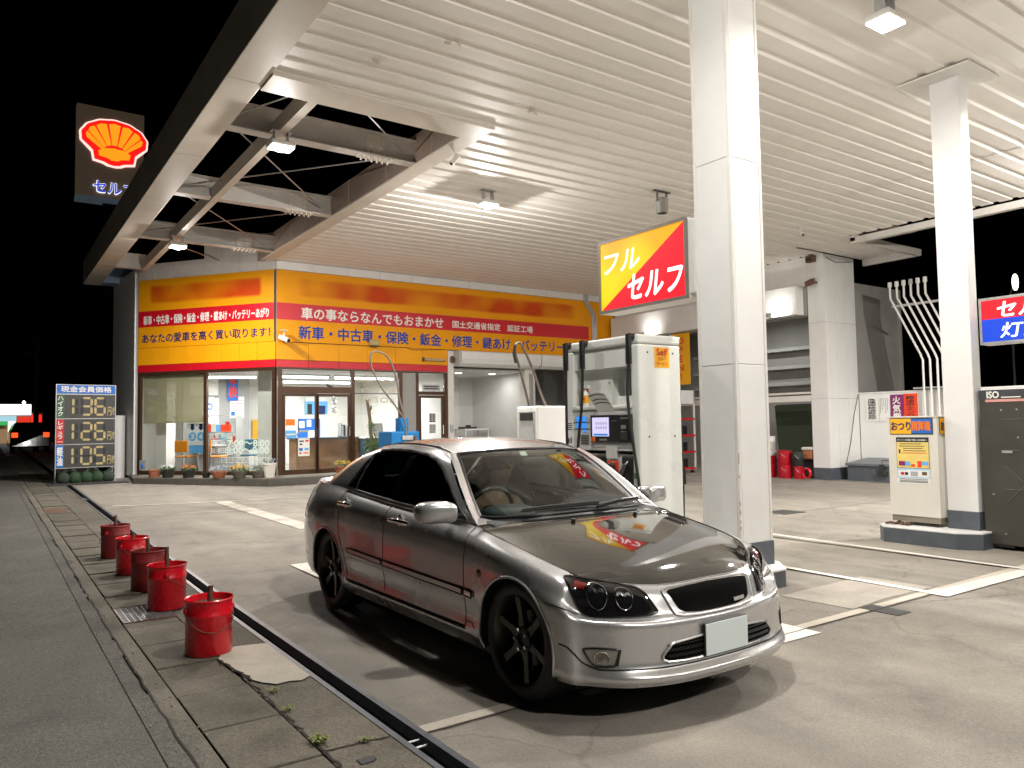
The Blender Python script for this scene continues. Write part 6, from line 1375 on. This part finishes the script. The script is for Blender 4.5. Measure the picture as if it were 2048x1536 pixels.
be = [(0, 1), (1, 2), (2, 3), (3, 4), (4, 5), (5, 6), (6, 7), (3, 8), (8, 9), (9, 10), (10, 11), (3, 12), (12, 13), (13, 14), (14, 15), (0, 16), (16, 17), (17, 18), (0, 19), (19, 20), (20, 21)]
body = skin_body('body', bv, be, SKIN, dr)
shv = [(x, y, z, r*1.10, (q[4] if len(q) > 4 else r)*1.12) for q in bv[:4] for x, y, z, r in [q[:4]]]+[(*q[:3], q[3]*1.16) for q in (bv[8], bv[9], bv[12], bv[13])]
skin_body('shirt', shv, [(0, 1), (1, 2), (2, 3), (3, 4), (4, 5), (3, 6), (6, 7)], SHIRT, dr)
MB().sell((.045, -.155, .885), .092, .115, .105, .9, 20, 12).build('hair', M('hair_dark', (.015, .011, .009), .6), dr, smooth=True)
m = MB(); m.sell((.045, -.285, .845), .014, .022, .022, 1, 10, 6); m.build('nose', SKIN, dr, smooth=True)
for sx in (-1, 1):
    MB().sell((.045+sx*.035, -.262, .872), .013, .010, .008, 1, 10, 6).build('eye', MT['ink'], dr); MB().sell((.045+sx*.10, -.175, .855), .012, .025, .035, 1, 10, 6).build('ear', SKIN, dr)
    hx, hy, hz = (-.09, -.53, .385) if sx < 0 else (.16, -.51, .37)
    for f in range(4): MB().tube([(hx+(f-1.5)*.019, hy-.02, hz+.01), (hx+(f-1.5)*.020, hy-.055, hz+.018), (hx+(f-1.5)*.020, hy-.075, hz-.008), (hx+(f-1.5)*.019, hy-.06, hz-.028)], .0085, 8, True, .007).build('finger', SKIN, dr, smooth=True)
    MB().tube([(hx-sx*-.03, hy-.005, hz), (hx+sx*.045, hy-.035, hz+.004), (hx+sx*.04, hy-.062, hz+.012)], .010, 8, True, .008).build('thumb', SKIN, dr, smooth=True)

# ================================================================ red pails along the pavement
def pail_proto():
    t = thing('red_pail', 'x', 'pail', (0, 0, 0), 0, 'red pails along the sidewalk')
    MB().lathe([(.001, .002), (.142, .002), (.146, .008), (.146, .245), (.150, .250), (.150, .262), (.147, .267), (.148, .338), (.154, .344), (.156, .352), (.151, .358), (.146, .354), (.141, .30), (.139, .20)], n=40).build('pail', MT['redpail'], t, smooth=40)
    m = MB(); m.lathe([(.001, .318), (.139, .315)], n=32); m.build('concrete_fill', M('rusty_fill', (.13, .07, .045), .9, var=.5, scale=25, bump=.4), t)
    m = MB(); m.tube([(.148*math.cos(PI*i/14), -.02-.17*math.sin(PI*i/14)*.85, .27-.115*math.sin(PI*i/14)) for i in range(15)], .003, 6); m.build('wire_handle', MT['rust'], t)
    for s in (-1, 1): MB().sell((s*.150, -.01, .285), .012, .018, .022, .8, 12, 8).build('ear', MT['redpail'], t, smooth=True)
    m = MB(); m.cyl((.0, .0, .25), (.012, .005, .445), .0165, 14); m.build('pipe', MT['rust'], t, smooth=40)
    return t
PP = pail_proto()
spec = [(1.262, 5.37, .0, 0, 'nearest red pail with a short rusty pipe, by the cream mortar patch'), (1.285, 6.88, 1.3, .06, 'second nearest red pail standing on the steel grating'), (1.285, 7.72, 2.5, .03, 'dull dusty red pail, third from the camera'),
        (1.28, 8.62, .6, -.04, 'bright red pail with a stubby green tinted pipe, fourth from the camera'), (1.27, 9.72, 4.0, .03, 'farthest red pail at the end of the row')]
dull = M('dusty_red_pail', (.25, .018, .018), .55, var=.3, scale=12)
for i, (x, y, a, dz, lb) in enumerate(spec):
    t = PP if i == 0 else dup(PP)
    t.location = (x, y, gz(x, y)+.012); t.rotation_euler = (.0, 0, a); t['label'] = lb
    for ch in t.children:
        if ch.name.startswith('pipe'): ch.location.z = (-.015, .05, .015, -.05, .02)[i]
        if ch.name.startswith('pail') and i in (2, 4):
            ch.data = ch.data.copy(); ch.data.materials[0] = dull

# ================================================================ fuel pump
fp = thing('fuel_pump', 'white self-service fuel pump with screen, black hoses and an orange sticker', 'fuel pump', (5.6, 5.98, .157))
X0, X1, Y0, Y1 = 5.30, 5.90, 5.434, 6.56
W(fp).box(X0, X1, Y0, Y0+.11, .157, 2.262).build('end_panel', MT['pumpwhite'], fp, bevel=.02, seg=3)
W(fp).box(X0, X1, Y1-.11, Y1, .157, 2.262).build('end_panel', MT['pumpwhite'], fp, bevel=.02, seg=3)
W(fp).box(X0-.003, X1+.003, Y0-.003, Y1+.003, 2.264, 2.36).build('top_cap', MT['pumpwhite'], fp, bevel=.025, seg=3)
W(fp).box(X0+.03, X1-.03, Y0+.112, Y1-.112, 2.05, 2.262).build('top_panel', MT['pumpwhite'], fp, bevel=.004)
W(fp).box(X0+.01, X1-.01, Y0+.112, Y1-.112, .157, 1.62).build('cabinet', MT['pumpwhite'], fp, bevel=.004)
W(fp).box(X0-.015, X1+.015, Y0+.112, Y1-.112, 1.622, 1.665).build('shelf', MT['pumpwhite'], fp, bevel=.012)
W(fp).box(X0+.10, X1-.10, 5.93, Y1-.112, 1.667, 2.05).build('hose_cover', MT['pumpwhite'], fp, bevel=.006)
m = W(fp)
for i in range(14): m.box(X0+.30, X0+.33, Y0+.15+i*.032, Y0+.165+i*.032, 1.667, 2.05)
m.build('inner_slats', MT['pumpgrey'], fp)
W(fp).box(X0-.004, X0+.010, Y0+.112, Y1-.112, 1.165, 1.195).build('black_band', MT['gloss_black'], fp)
W(fp).box(X0+.002, X0+.012, Y0+.112, Y1-.112, 1.20, 1.60).build('fascia', MT['pumpgrey'] if False else M('pump_fascia', (.58, .58, .56), .35, var=.04), fp)
pm = W(fp).box(X0-.022, X0+.004, 5.53, 6.145, 1.285, 1.565).build('payment_terminal', MT['black'], fp, bevel=.006)
W(fp).box(X0-.027, X0-.023, 5.855, 6.11, 1.345, 1.54).build('screen', lit('screen_glow', (.72, .66, .95), .95), pm); 
m = W(fp)
for i in range(5):
    for j in range(2): m.box(X0-.0285, X0-.0275, 5.88+i*.038, 5.905+i*.038, 1.42+j*.045, 1.447+j*.045)
m.build('screen_icon', lit('screen_icon', (.50, .44, .68), .8), pm)
W(fp).box(X0-.0285, X0-.0275, 5.87, 6.09, 1.352, 1.372).build('screen_bar', lit('screen_bar', (.02, .25, .65), .9), pm)
W(fp).box(X0-.028, X0-.020, 6.07, 6.135, 1.29, 1.335).build('call_button', MT['orange'], pm, bevel=.004); W(fp).box(X0-.031, X0-.028, 6.085, 6.12, 1.30, 1.325).build('button_key', MT['redorange'], pm)
for q in ((.026, 5.57, 5.68, 1.52, 1.535), (.030, 5.60, 5.67, 1.42, 1.46), (.026, 5.74, 5.82, 1.50, 1.505), (.028, 5.89, 6.0, 1.30, 1.32)): W(fp).box(X0-q[0], X0-.021, *q[1:]).build('slot', MT['galv'], pm)
W(fp).box(X0-.045, X0-.020, 5.58, 5.66, 1.31, 1.40).build('receipt_tray', MT['darkmetal'], pm, bevel=.008)
W(fp).box(X0-.006, X0+.004, 5.53, 6.145, 1.235, 1.28).build('icon_strip', MT['pumpgrey'], fp)
for y0, y1, z0, z1 in ((6.235, 6.40, 1.50, 1.555), (6.235, 6.40, 1.43, 1.485), (6.24, 6.29, 1.385, 1.415)): W(fp).box(X0-.004, X0+.004, y0, y1, z0, z1).build('display', lit('lcd_blue', (.05, .30, .95), .9), fp)
m = W(fp)
for z in (1.49, 1.42): m.box(X0-.003, X0+.003, 6.18, 6.44, z, z+.004)
for i in range(6): m.box(X0-.003, X0+.003, 6.20, 6.33, 1.26+i*.018, 1.266+i*.018)
m.build('print_line', MT['darkmetal'], fp)
for y0, y1 in ((5.93, 6.10), (5.53, 5.70)):
    h = W(fp).box(X0-.004, X0+.02, y0, y1, .83, 1.145).build('nozzle_holster', MT['black'], fp, bevel=.012); W(fp).box(X0-.008, X0-.003, y0+.03, y1-.03, .87, 1.12).build('holster_recess', MT['rubber'], h)
def nozzle(yc, col, label):
    n = thing('nozzle', None, None, (0, 0, 0)); n.parent = fp
    o = Vector(rootloc(fp)); P = lambda x, y, z: Vector((x, y, z))-o
    MB().tube([P(X0-.03, yc, 1.06), P(X0-.06, yc+.01, 1.00), P(X0-.10, yc+.02, .93)], .028, 12, True, .035).build('nozzle_body', MT['black'], n, smooth=True)
    MB().tube([P(X0-.10, yc+.02, .93), P(X0-.07, yc+.02, .86), P(X0-.03, yc+.01, .88)], .012, 8).build('grip', col, n, smooth=True)
    MB().tube([P(X0-.03, yc, 1.06), P(X0+.01, yc-.01, 1.10)], .014, 10).build('spout', MT['chrome'], n, smooth=True)
nozzle(5.815, MT['redorange'], ''); nozzle(5.62, MT['darkmetal'], '')
W(fp).box(X0-.02, X0, 5.74, 5.90, .90, 1.10).build('red_holster', MT['redorange'], fp, bevel=.015); W(fp).sell((X0-.035, 5.815, 1.04), .03, .045, .045, 1, 16, 10).build('holster_knob', MT['black'], fp, smooth=True)
W(fp).box(X0-.03, X0-.002, 5.75, 5.90, 1.12, 1.24).build('card_pocket', M('clear_pocket', (.62, .62, .60), .15, coat=1), fp, bevel=.004); W(fp).box(X0-.004, X0, 5.47, 5.52, .93, .985).build('green_mark', M('green_mark', (.02, .30, .06), .5), fp)
def hose(y, pts, nm='hose'):
    W(fp).tube([(X0+.02, y, 2.33), (X0-.05, y, 2.335)], .042, 12, True, .036).tube([(X0-.05, y, 2.355), (X0-.055, y-.003, 2.22), (X0-.055, y-.003, 2.06)], .034, 12, True, .024).build('hose_joint', MT['black'], fp, smooth=40)
    m = W(fp)
    for i in range(9): z = 2.06+.018*i; m.lathe([(.026, 0), (.034, .004), (.034, .009), (.026, .013)], (X0-.055, y-.003, z), 14)
    m.build('hose_spring', MT['black'], fp)
    N = len(pts)-1; sm = [Vector(curve(pts, N*i/40)) for i in range(41)]; W(fp).tube(sm, .0155, 10).build(nm, MT['rubber'], fp, smooth=True)
hose(6.50, [(X0-.055, 6.497, 2.07), (X0-.055, 6.50, 1.7), (X0-.06, 6.49, 1.2), (X0-.05, 6.46, .8), (X0-.09, 6.3, .55), (X0-.08, 6.1, .75), (X0-.05, 6.02, .95)])
hose(6.22, [(X0-.055, 6.217, 2.07), (X0-.06, 6.23, 1.7), (X0-.07, 6.30, 1.2), (X0-.07, 6.28, .8), (X0-.10, 6.05, .5), (X0-.10, 5.88, .7), (X0-.10, 5.835, .93)])
hose(5.51, [(X0-.055, 5.507, 2.07), (X0-.06, 5.53, 1.75), (X0-.07, 5.45, 1.25), (X0-.08, 5.36, .75), (X0-.10, 5.36, .45), (X0-.14, 5.50, .40), (X0-.12, 5.62, .70), (X0-.10, 5.64, .92)])
m = W(fp)
for xx, yy in ((X1+.03, 5.52), (X1+.04, 5.60)):
    pts = [(X1+.03, yy, 2.2), (X1+.045, yy-.02, 1.5), (X1+.05, yy-.03, .75), (X1+.06, yy, .42), (X1+.07, yy+.10, .40), (X1+.06, yy+.14, .9)]
    m.tube([Vector(curve(pts, 5*i/30)) for i in range(31)], .0155, 8)
for yy in (5.70, 5.85): m.tube([(X1-.16, yy, 2.05), (X1-.17, yy, 1.67)], .014, 8)
m.build('far_hose', MT['rubber'], fp, smooth=True)
W(fp).box(X1, X1+.04, 5.48, 5.60, 1.25, 1.60).build('far_side_box', MT['pumpwhite'], fp, bevel=.008); W(fp).tube([(X1+.05, 5.48, 1.0), (X1+.05, 5.47, .84)], .03, 10, True, .022).build('far_nozzle', MT['black'], fp)
m = W(fp)
for x in (X0+.13, X1-.11):
    for z in (2.18, 1.34): m.cyl((x, Y0-.003, z), (x, Y0, z), .010, 10)
for y, z in ((6.42, 1.95), (6.42, 1.70), (5.97, 1.9)): m.cyl((X0+.097, y, z), (X0+.1, y, z), .009, 8)
m.build('screw', MT['darkmetal'], fp)
st = W(fp).box(5.525, 5.735, Y0-.003, Y0, 2.03, 2.235).build('sticker', MT['orange'], fp, bevel=.0)
st.data.materials[0] = M('sticker_yellow', (.85, .42, .01), .45, var=.03)
for tx, z, w, h, bo in (('Self', 2.155, .15, .066, .03), ('セルフ', 2.105, .12, .035, .02), ('サービス', 2.052, .15, .038, .02)): wtext('lettering', tx, MT['red'], fp, (5.63-w/2, Y0-.006, z), (1, 0, 0), (0, 0, 1), w, h, bold=bo)
W(fp).box(X0-.004, X0, 6.455, 6.56, 1.06, 1.52).build('notice', MT['paper'], fp)
m = W(fp)
for i in range(4): m.box(X0-.006, X0-.004, 6.47, 6.545, 1.48-i*.022, 1.488-i*.022)
m.box(X0-.006, X0-.004, 6.48, 6.50, 1.27, 1.33).box(X0-.006, X0-.004, 6.52, 6.54, 1.27, 1.32).box(X0-.006, X0-.004, 6.47, 6.545, 1.20, 1.207); m.build('notice_print', MT['ink'], fp)
t = thing('spray_bottle', 'white and yellow spray bottle with a red trigger on the pump shelf', 'bottle', (X0+.05, 6.29, 1.666)); MB().lathe([(.001, 0), (.032, 0), (.034, .01), (.034, .12), (.022, .15), (.013, .165), (.013, .185), (.001, .185)], n=20).build('bottle', MT['paper'], t, smooth=40)
MB().lathe([(.0345, .03), (.0345, .115)], n=20).build('label_band', MT['signyellow'], t, smooth=True); MB().box(-.018, .018, -.05, .03, .188, .222).cyl((0, -.05, .21), (0, -.062, .21), .008, 8).build('spray_head', MT['paper'], t, bevel=.006); MB().box(-.008, .008, -.035, -.022, .15, .19).box(-.014, .014, .0, .02, .17, .19).build('trigger', MT['redorange'], t, bevel=.003)
MB().box(-.0352, -.034, -.02, .012, .06, .09).build('label_print', MT['redorange'], t)
t = thing('paper_notice', 'curled paper notice standing out of the pump above its screen', 'notice', (X0-.06, 5.9, 1.6))
W(t).quadgrid([[(X0-.03-.10*v-.03*math.sin(2*u), 6.06-.30*u-.06*(1-v), 1.585+.19*v+.02*math.sin(3*u)) for v in (0, .33, .66, 1)] for u in (0, .25, .5, .75, 1)]).build('sheet', MT['paper'], t, smooth=True); 
m = W(t)
for v, a, b in ((.85, .06, .9), (.6, .08, .92), (.42, .1, .95)): m.quadgrid([[(X0-.034-.10*(v+dv)-.03*math.sin(2*u), 6.06-.30*u-.06*(1-v-dv), 1.588+.19*(v+dv)+.02*math.sin(3*u)) for dv in (0, .05)] for u in [a+(b-a)*i/6 for i in range(7)]])
m.build('print_line', MT['ink'], t)
t = thing('leaflet_box', 'white leaflet box on the pump shelf under the hose opening', 'box', (X0+.08, 5.66, 1.666)); W(t).box(X0+.03, X0+.11, 5.57, 5.78, 1.667, 1.75).build('box', MT['paper'], t, bevel=.004)

# ================================================================ change machine and dark cabinet on the right
t = thing('change_machine', 'cream change-return machine with an orange and blue sign beside the slim column', 'change machine', (9.65, 4.9, .17))
X0, Y0, Y1 = 9.40, 4.605, 5.215
W(t).box(X0, 9.95, Y0, Y1, .285, 1.49).build('cabinet', MT['machine'], t, bevel=.006); W(t).box(X0-.008, 9.96, Y0-.008, Y1+.008, 1.49, 1.508).build('top_plate', MT['machine'], t, bevel=.004); W(t).box(X0+.012, 9.94, Y0+.012, Y1-.012, .215, .285).build('plinth', M('plinth_brown', (.24, .21, .16), .5), t)
for x in (9.46, 9.88):
    for y in (Y0+.07, Y1-.07): W(t).cyl((x, y, .172), (x, y, .215), .022, 10).build('foot', MT['darkmetal'], t)
def msign(face):
    m = W(t)
    if face == 'front':
        W(t).box(X0-.006, X0, Y0+.05, Y1-.035, 1.285, 1.485).build('sign_plate', MT['ink'], t); W(t).box(X0-.008, X0-.0062, Y0+.31, Y1-.042, 1.292, 1.478).build('orange_field', MT['signyellow'], t); W(t).box(X0-.008, X0-.0062, Y0+.062, Y0+.31, 1.30, 1.472).build('blue_field', MT['blueprint'], t)
        wtext('lettering', 'おつり', MT['navy'], t, (X0-.010, Y1-.055, 1.335), (0, -1, 0), (0, 0, 1), .24, .105, bold=.03); wtext('lettering', '精算機', MT['orange'], t, (X0-.010, Y0+.30, 1.332), (0, -1, 0), (0, 0, 1), .225, .115, bold=.03)
    else:
        W(t).box(X0+.05, X0+.50, Y0-.006, Y0, 1.285, 1.485).build('sign_plate', MT['ink'], t); W(t).box(X0+.058, X0+.492, Y0-.008, Y0-.0062, 1.292, 1.478).build('orange_field', MT['signyellow'], t); wtext('lettering', 'おつり', MT['navy'], t, (X0+.07, Y0-.010, 1.335), (1, 0, 0), (0, 0, 1), .24, .105, bold=.04)
msign('front'); msign('side')
ps = thing('notice', 'poster with black heading, yellow middle and light blue foot on the cream change machine', 'poster', (X0, 4.9, .95))
def pq(y0, y1, z0, z1, mat, d=.003, nm='print'): return W(ps).box(X0-d-.0012, X0-d, Y0+y0, Y0+y1, z0, z1).build(nm, MT[mat], ps)
pq(.105, .505, .68, 1.25, 'paper', .0015, 'sheet'); pq(.105, .505, 1.19, 1.25, 'ink'); pq(.105, .505, .87, 1.19, 'ink', .003); 
MT['paleyellow'] = M('pale_yellow_print', (.78, .60, .17), .55); MT['paleblue'] = M('pale_blue_print', (.42, .62, .78), .55)
pq(.110, .500, .875, 1.19, 'paleyellow', .0042); pq(.105, .505, .75, .868, 'paleblue'); pq(.12, .49, .765, .845, 'paper', .0042)
wtext('lettering', 'ガソリンを現金で購入のお客様へ', MT['letterwhite'], ps, (X0-.006, Y0+.485, 1.205), (0, -1, 0), (0, 0, 1), .36, .022, bold=.02)
for i, (a, b) in enumerate(((.2, .46), (.16, .47), (.18, .42), (.14, .42), (.13, .44))): pq(a, b, 1.165-i*.028, 1.172-i*.028, 'ink' if i < 4 else 'redorange', .0056, 'print_line')
for a, b, c, d, mt in ((.40, .48, .90, .955, 'purple'), (.34, .40, .90, .95, 'skyblue'), (.28, .33, .89, .92, 'redorange'), (.20, .25, .885, .96, 'redorange'), (.12, .20, .91, .955, 'skyblue'), (.455, .475, 1.05, 1.10, 'ink'), (.42, .46, .785, .82, 'red'), (.37, .41, .785, .82, 'navy'), (.25, .34, .775, .83, 'pumpgrey'), (.14, .20, .79, .83, 'rust')): pq(a, b, c, d, mt, .0056, 'picture')
for z in (.735, .715, .70): pq(.13, .48, z, z+.005, 'ink', .0056, 'print_line')
t = thing('dispenser_cabinet', 'dark olive steel cabinet with a red stripe cut by the right edge', 'cabinet', (9.95, 3.2, 0)); X0 = 9.55
W(t).box(X0, 10.45, 2.1, 4.19, .03, 1.79).build('body', MT['olive'], t, bevel=.006); W(t).box(X0-.004, 10.45, 2.1, 4.194, 1.69, 1.795).build('top_rail', M('dark_slate', (.045, .05, .055), .4), t, bevel=.004); W(t).box(X0-.007, X0-.004, 2.1, 4.12, 1.655, 1.685).build('red_stripe', M('faded_stripe', (.62, .30, .26), .5), t)
wtext('lettering', 'ISO', MT['letterwhite'], t, (X0-.008, 4.10, 1.70), (0, -1, 0), (0, 0, 1), .125, .075, bold=.05); W(t).box(X0-.009, X0-.004, 3.75, 3.95, 1.70, 1.712).build('print_line', MT['letterwhite'], t)
m = W(t)
for i in range(6): m.box(X0+.02, 10.4, 3.9-i*.33, 4.12-i*.33, .002, .03)
m.build('foot', MT['darkmetal'], t)
m = W(t)
for p in ([(3.98, 1.45), (3.2, 1.46)], [(3.95, .92), (3.55, .55)], [(3.95, .50), (3.55, .93)], [(3.95, .66), (3.3, .66)], [(3.98, 1.10), (3.80, 1.10)]): m.tube([(X0-.003, y, z) for y, z in p], .006, 5)
m.build('tape_strip', MT['tape'], t)
m = W(t)
for y, z in ((3.96, 1.56), (3.80, 1.565), (4.08, .60), (3.97, .16), (3.8, 1.25)): m.cyl((X0-.004, y, z), (X0, y, z), .010, 8)
m.build('bolt', MT['galv'], t)
W(t).box(X0-.012, X0, 3.86, 3.97, 1.07, 1.10).build('latch', MT['galv'], t, bevel=.003)
t = thing('dead_leaves', 'small heap of brown rags under the raised change machine', 'rags', (9.38, 5.12, .172)); m = MB(); r = random.Random(3)
for i in range(14): m.sell((r.uniform(-.07, .07), r.uniform(-.14, .14), .016), .035, .03, .014, 1, 8, 5)
m.build('rag', MT['rust'], t, smooth=True)

# ================================================================ vacuum machines with hose hoops behind the car
def hoop(t, pts, r, mat):
    N = len(pts)-1; return W(t).tube([Vector(curve(pts, N*i/60)) for i in range(61)], r, 10).build('hose', mat, t, smooth=True)
t = thing('vacuum_machine', 'white slim machine with a bent brown hose hoop behind the fuel pump', 'vacuum', (8.1, 10.5, gz(8.1, 10.5))); gb = gz(8.1, 10.5)
W(t).box(7.68, 8.36, 10.3, 10.9, gb+.02, 1.79).build('cabinet', MT['white'], t, bevel=.03, seg=3); W(t).box(7.672, 7.68, 10.36, 10.84, .3, 1.70).build('front_recess', MT['pumpgrey'], t); W(t).box(7.66, 7.672, 10.42, 10.78, 1.55, 1.68).build('window', MT['darkmetal'], t)
MT['hosebrown'] = M('hose_brown_grey', (.16, .13, .11), .6, var=.35, scale=20)
hoop(t, [(7.66, 10.5, 1.80), (7.50, 10.4, 2.1), (7.32, 10.3, 2.45), (7.24, 10.3, 2.72), (7.32, 10.3, 2.84), (7.46, 10.35, 2.74), (7.68, 10.4, 2.40), (7.9, 10.5, 2.05), (8.02, 10.5, 1.80)], .022, MT['hosebrown'])
W(t).tube([(7.26, 10.3, 2.5), (7.22, 10.3, 2.66), (7.25, 10.3, 2.8)], .027, 8).build('hose_sleeve', MT['rubber'], t, smooth=True)
t = thing('vacuum_machine', 'blue machine with a small tower and a tall brown hose hoop before the office', 'vacuum', (7.0, 14.0, gz(7, 14))); gb = gz(7, 14)
W(t).box(6.72, 7.36, 13.9, 14.5, gb+.02, 1.38).build('cabinet', MT['bluemachine'], t, bevel=.03, seg=3); W(t).box(6.96, 7.15, 13.98, 14.2, 1.38, 1.65).build('tower', MT['bluemachine'], t, bevel=.01); W(t).box(6.95, 7.2, 13.86, 13.9, 1.20, 1.29).build('fitting', MT['galv'], t, bevel=.01); W(t).cyl((7.24, 13.86, 1.15), (7.24, 13.86, 1.28), .03, 10).build('coupling', MT['rust'], t)
hoop(t, [(7.02, 13.9, 1.05), (7.04, 13.88, 1.5), (6.85, 13.9, 1.85), (6.55, 13.95, 2.25), (6.36, 14, 2.65), (6.34, 14, 2.92), (6.50, 14, 2.98), (6.72, 14, 2.86), (6.88, 14, 2.5), (6.96, 14, 2.05), (7.05, 13.95, 1.66)], .018, MT['hosebrown'])
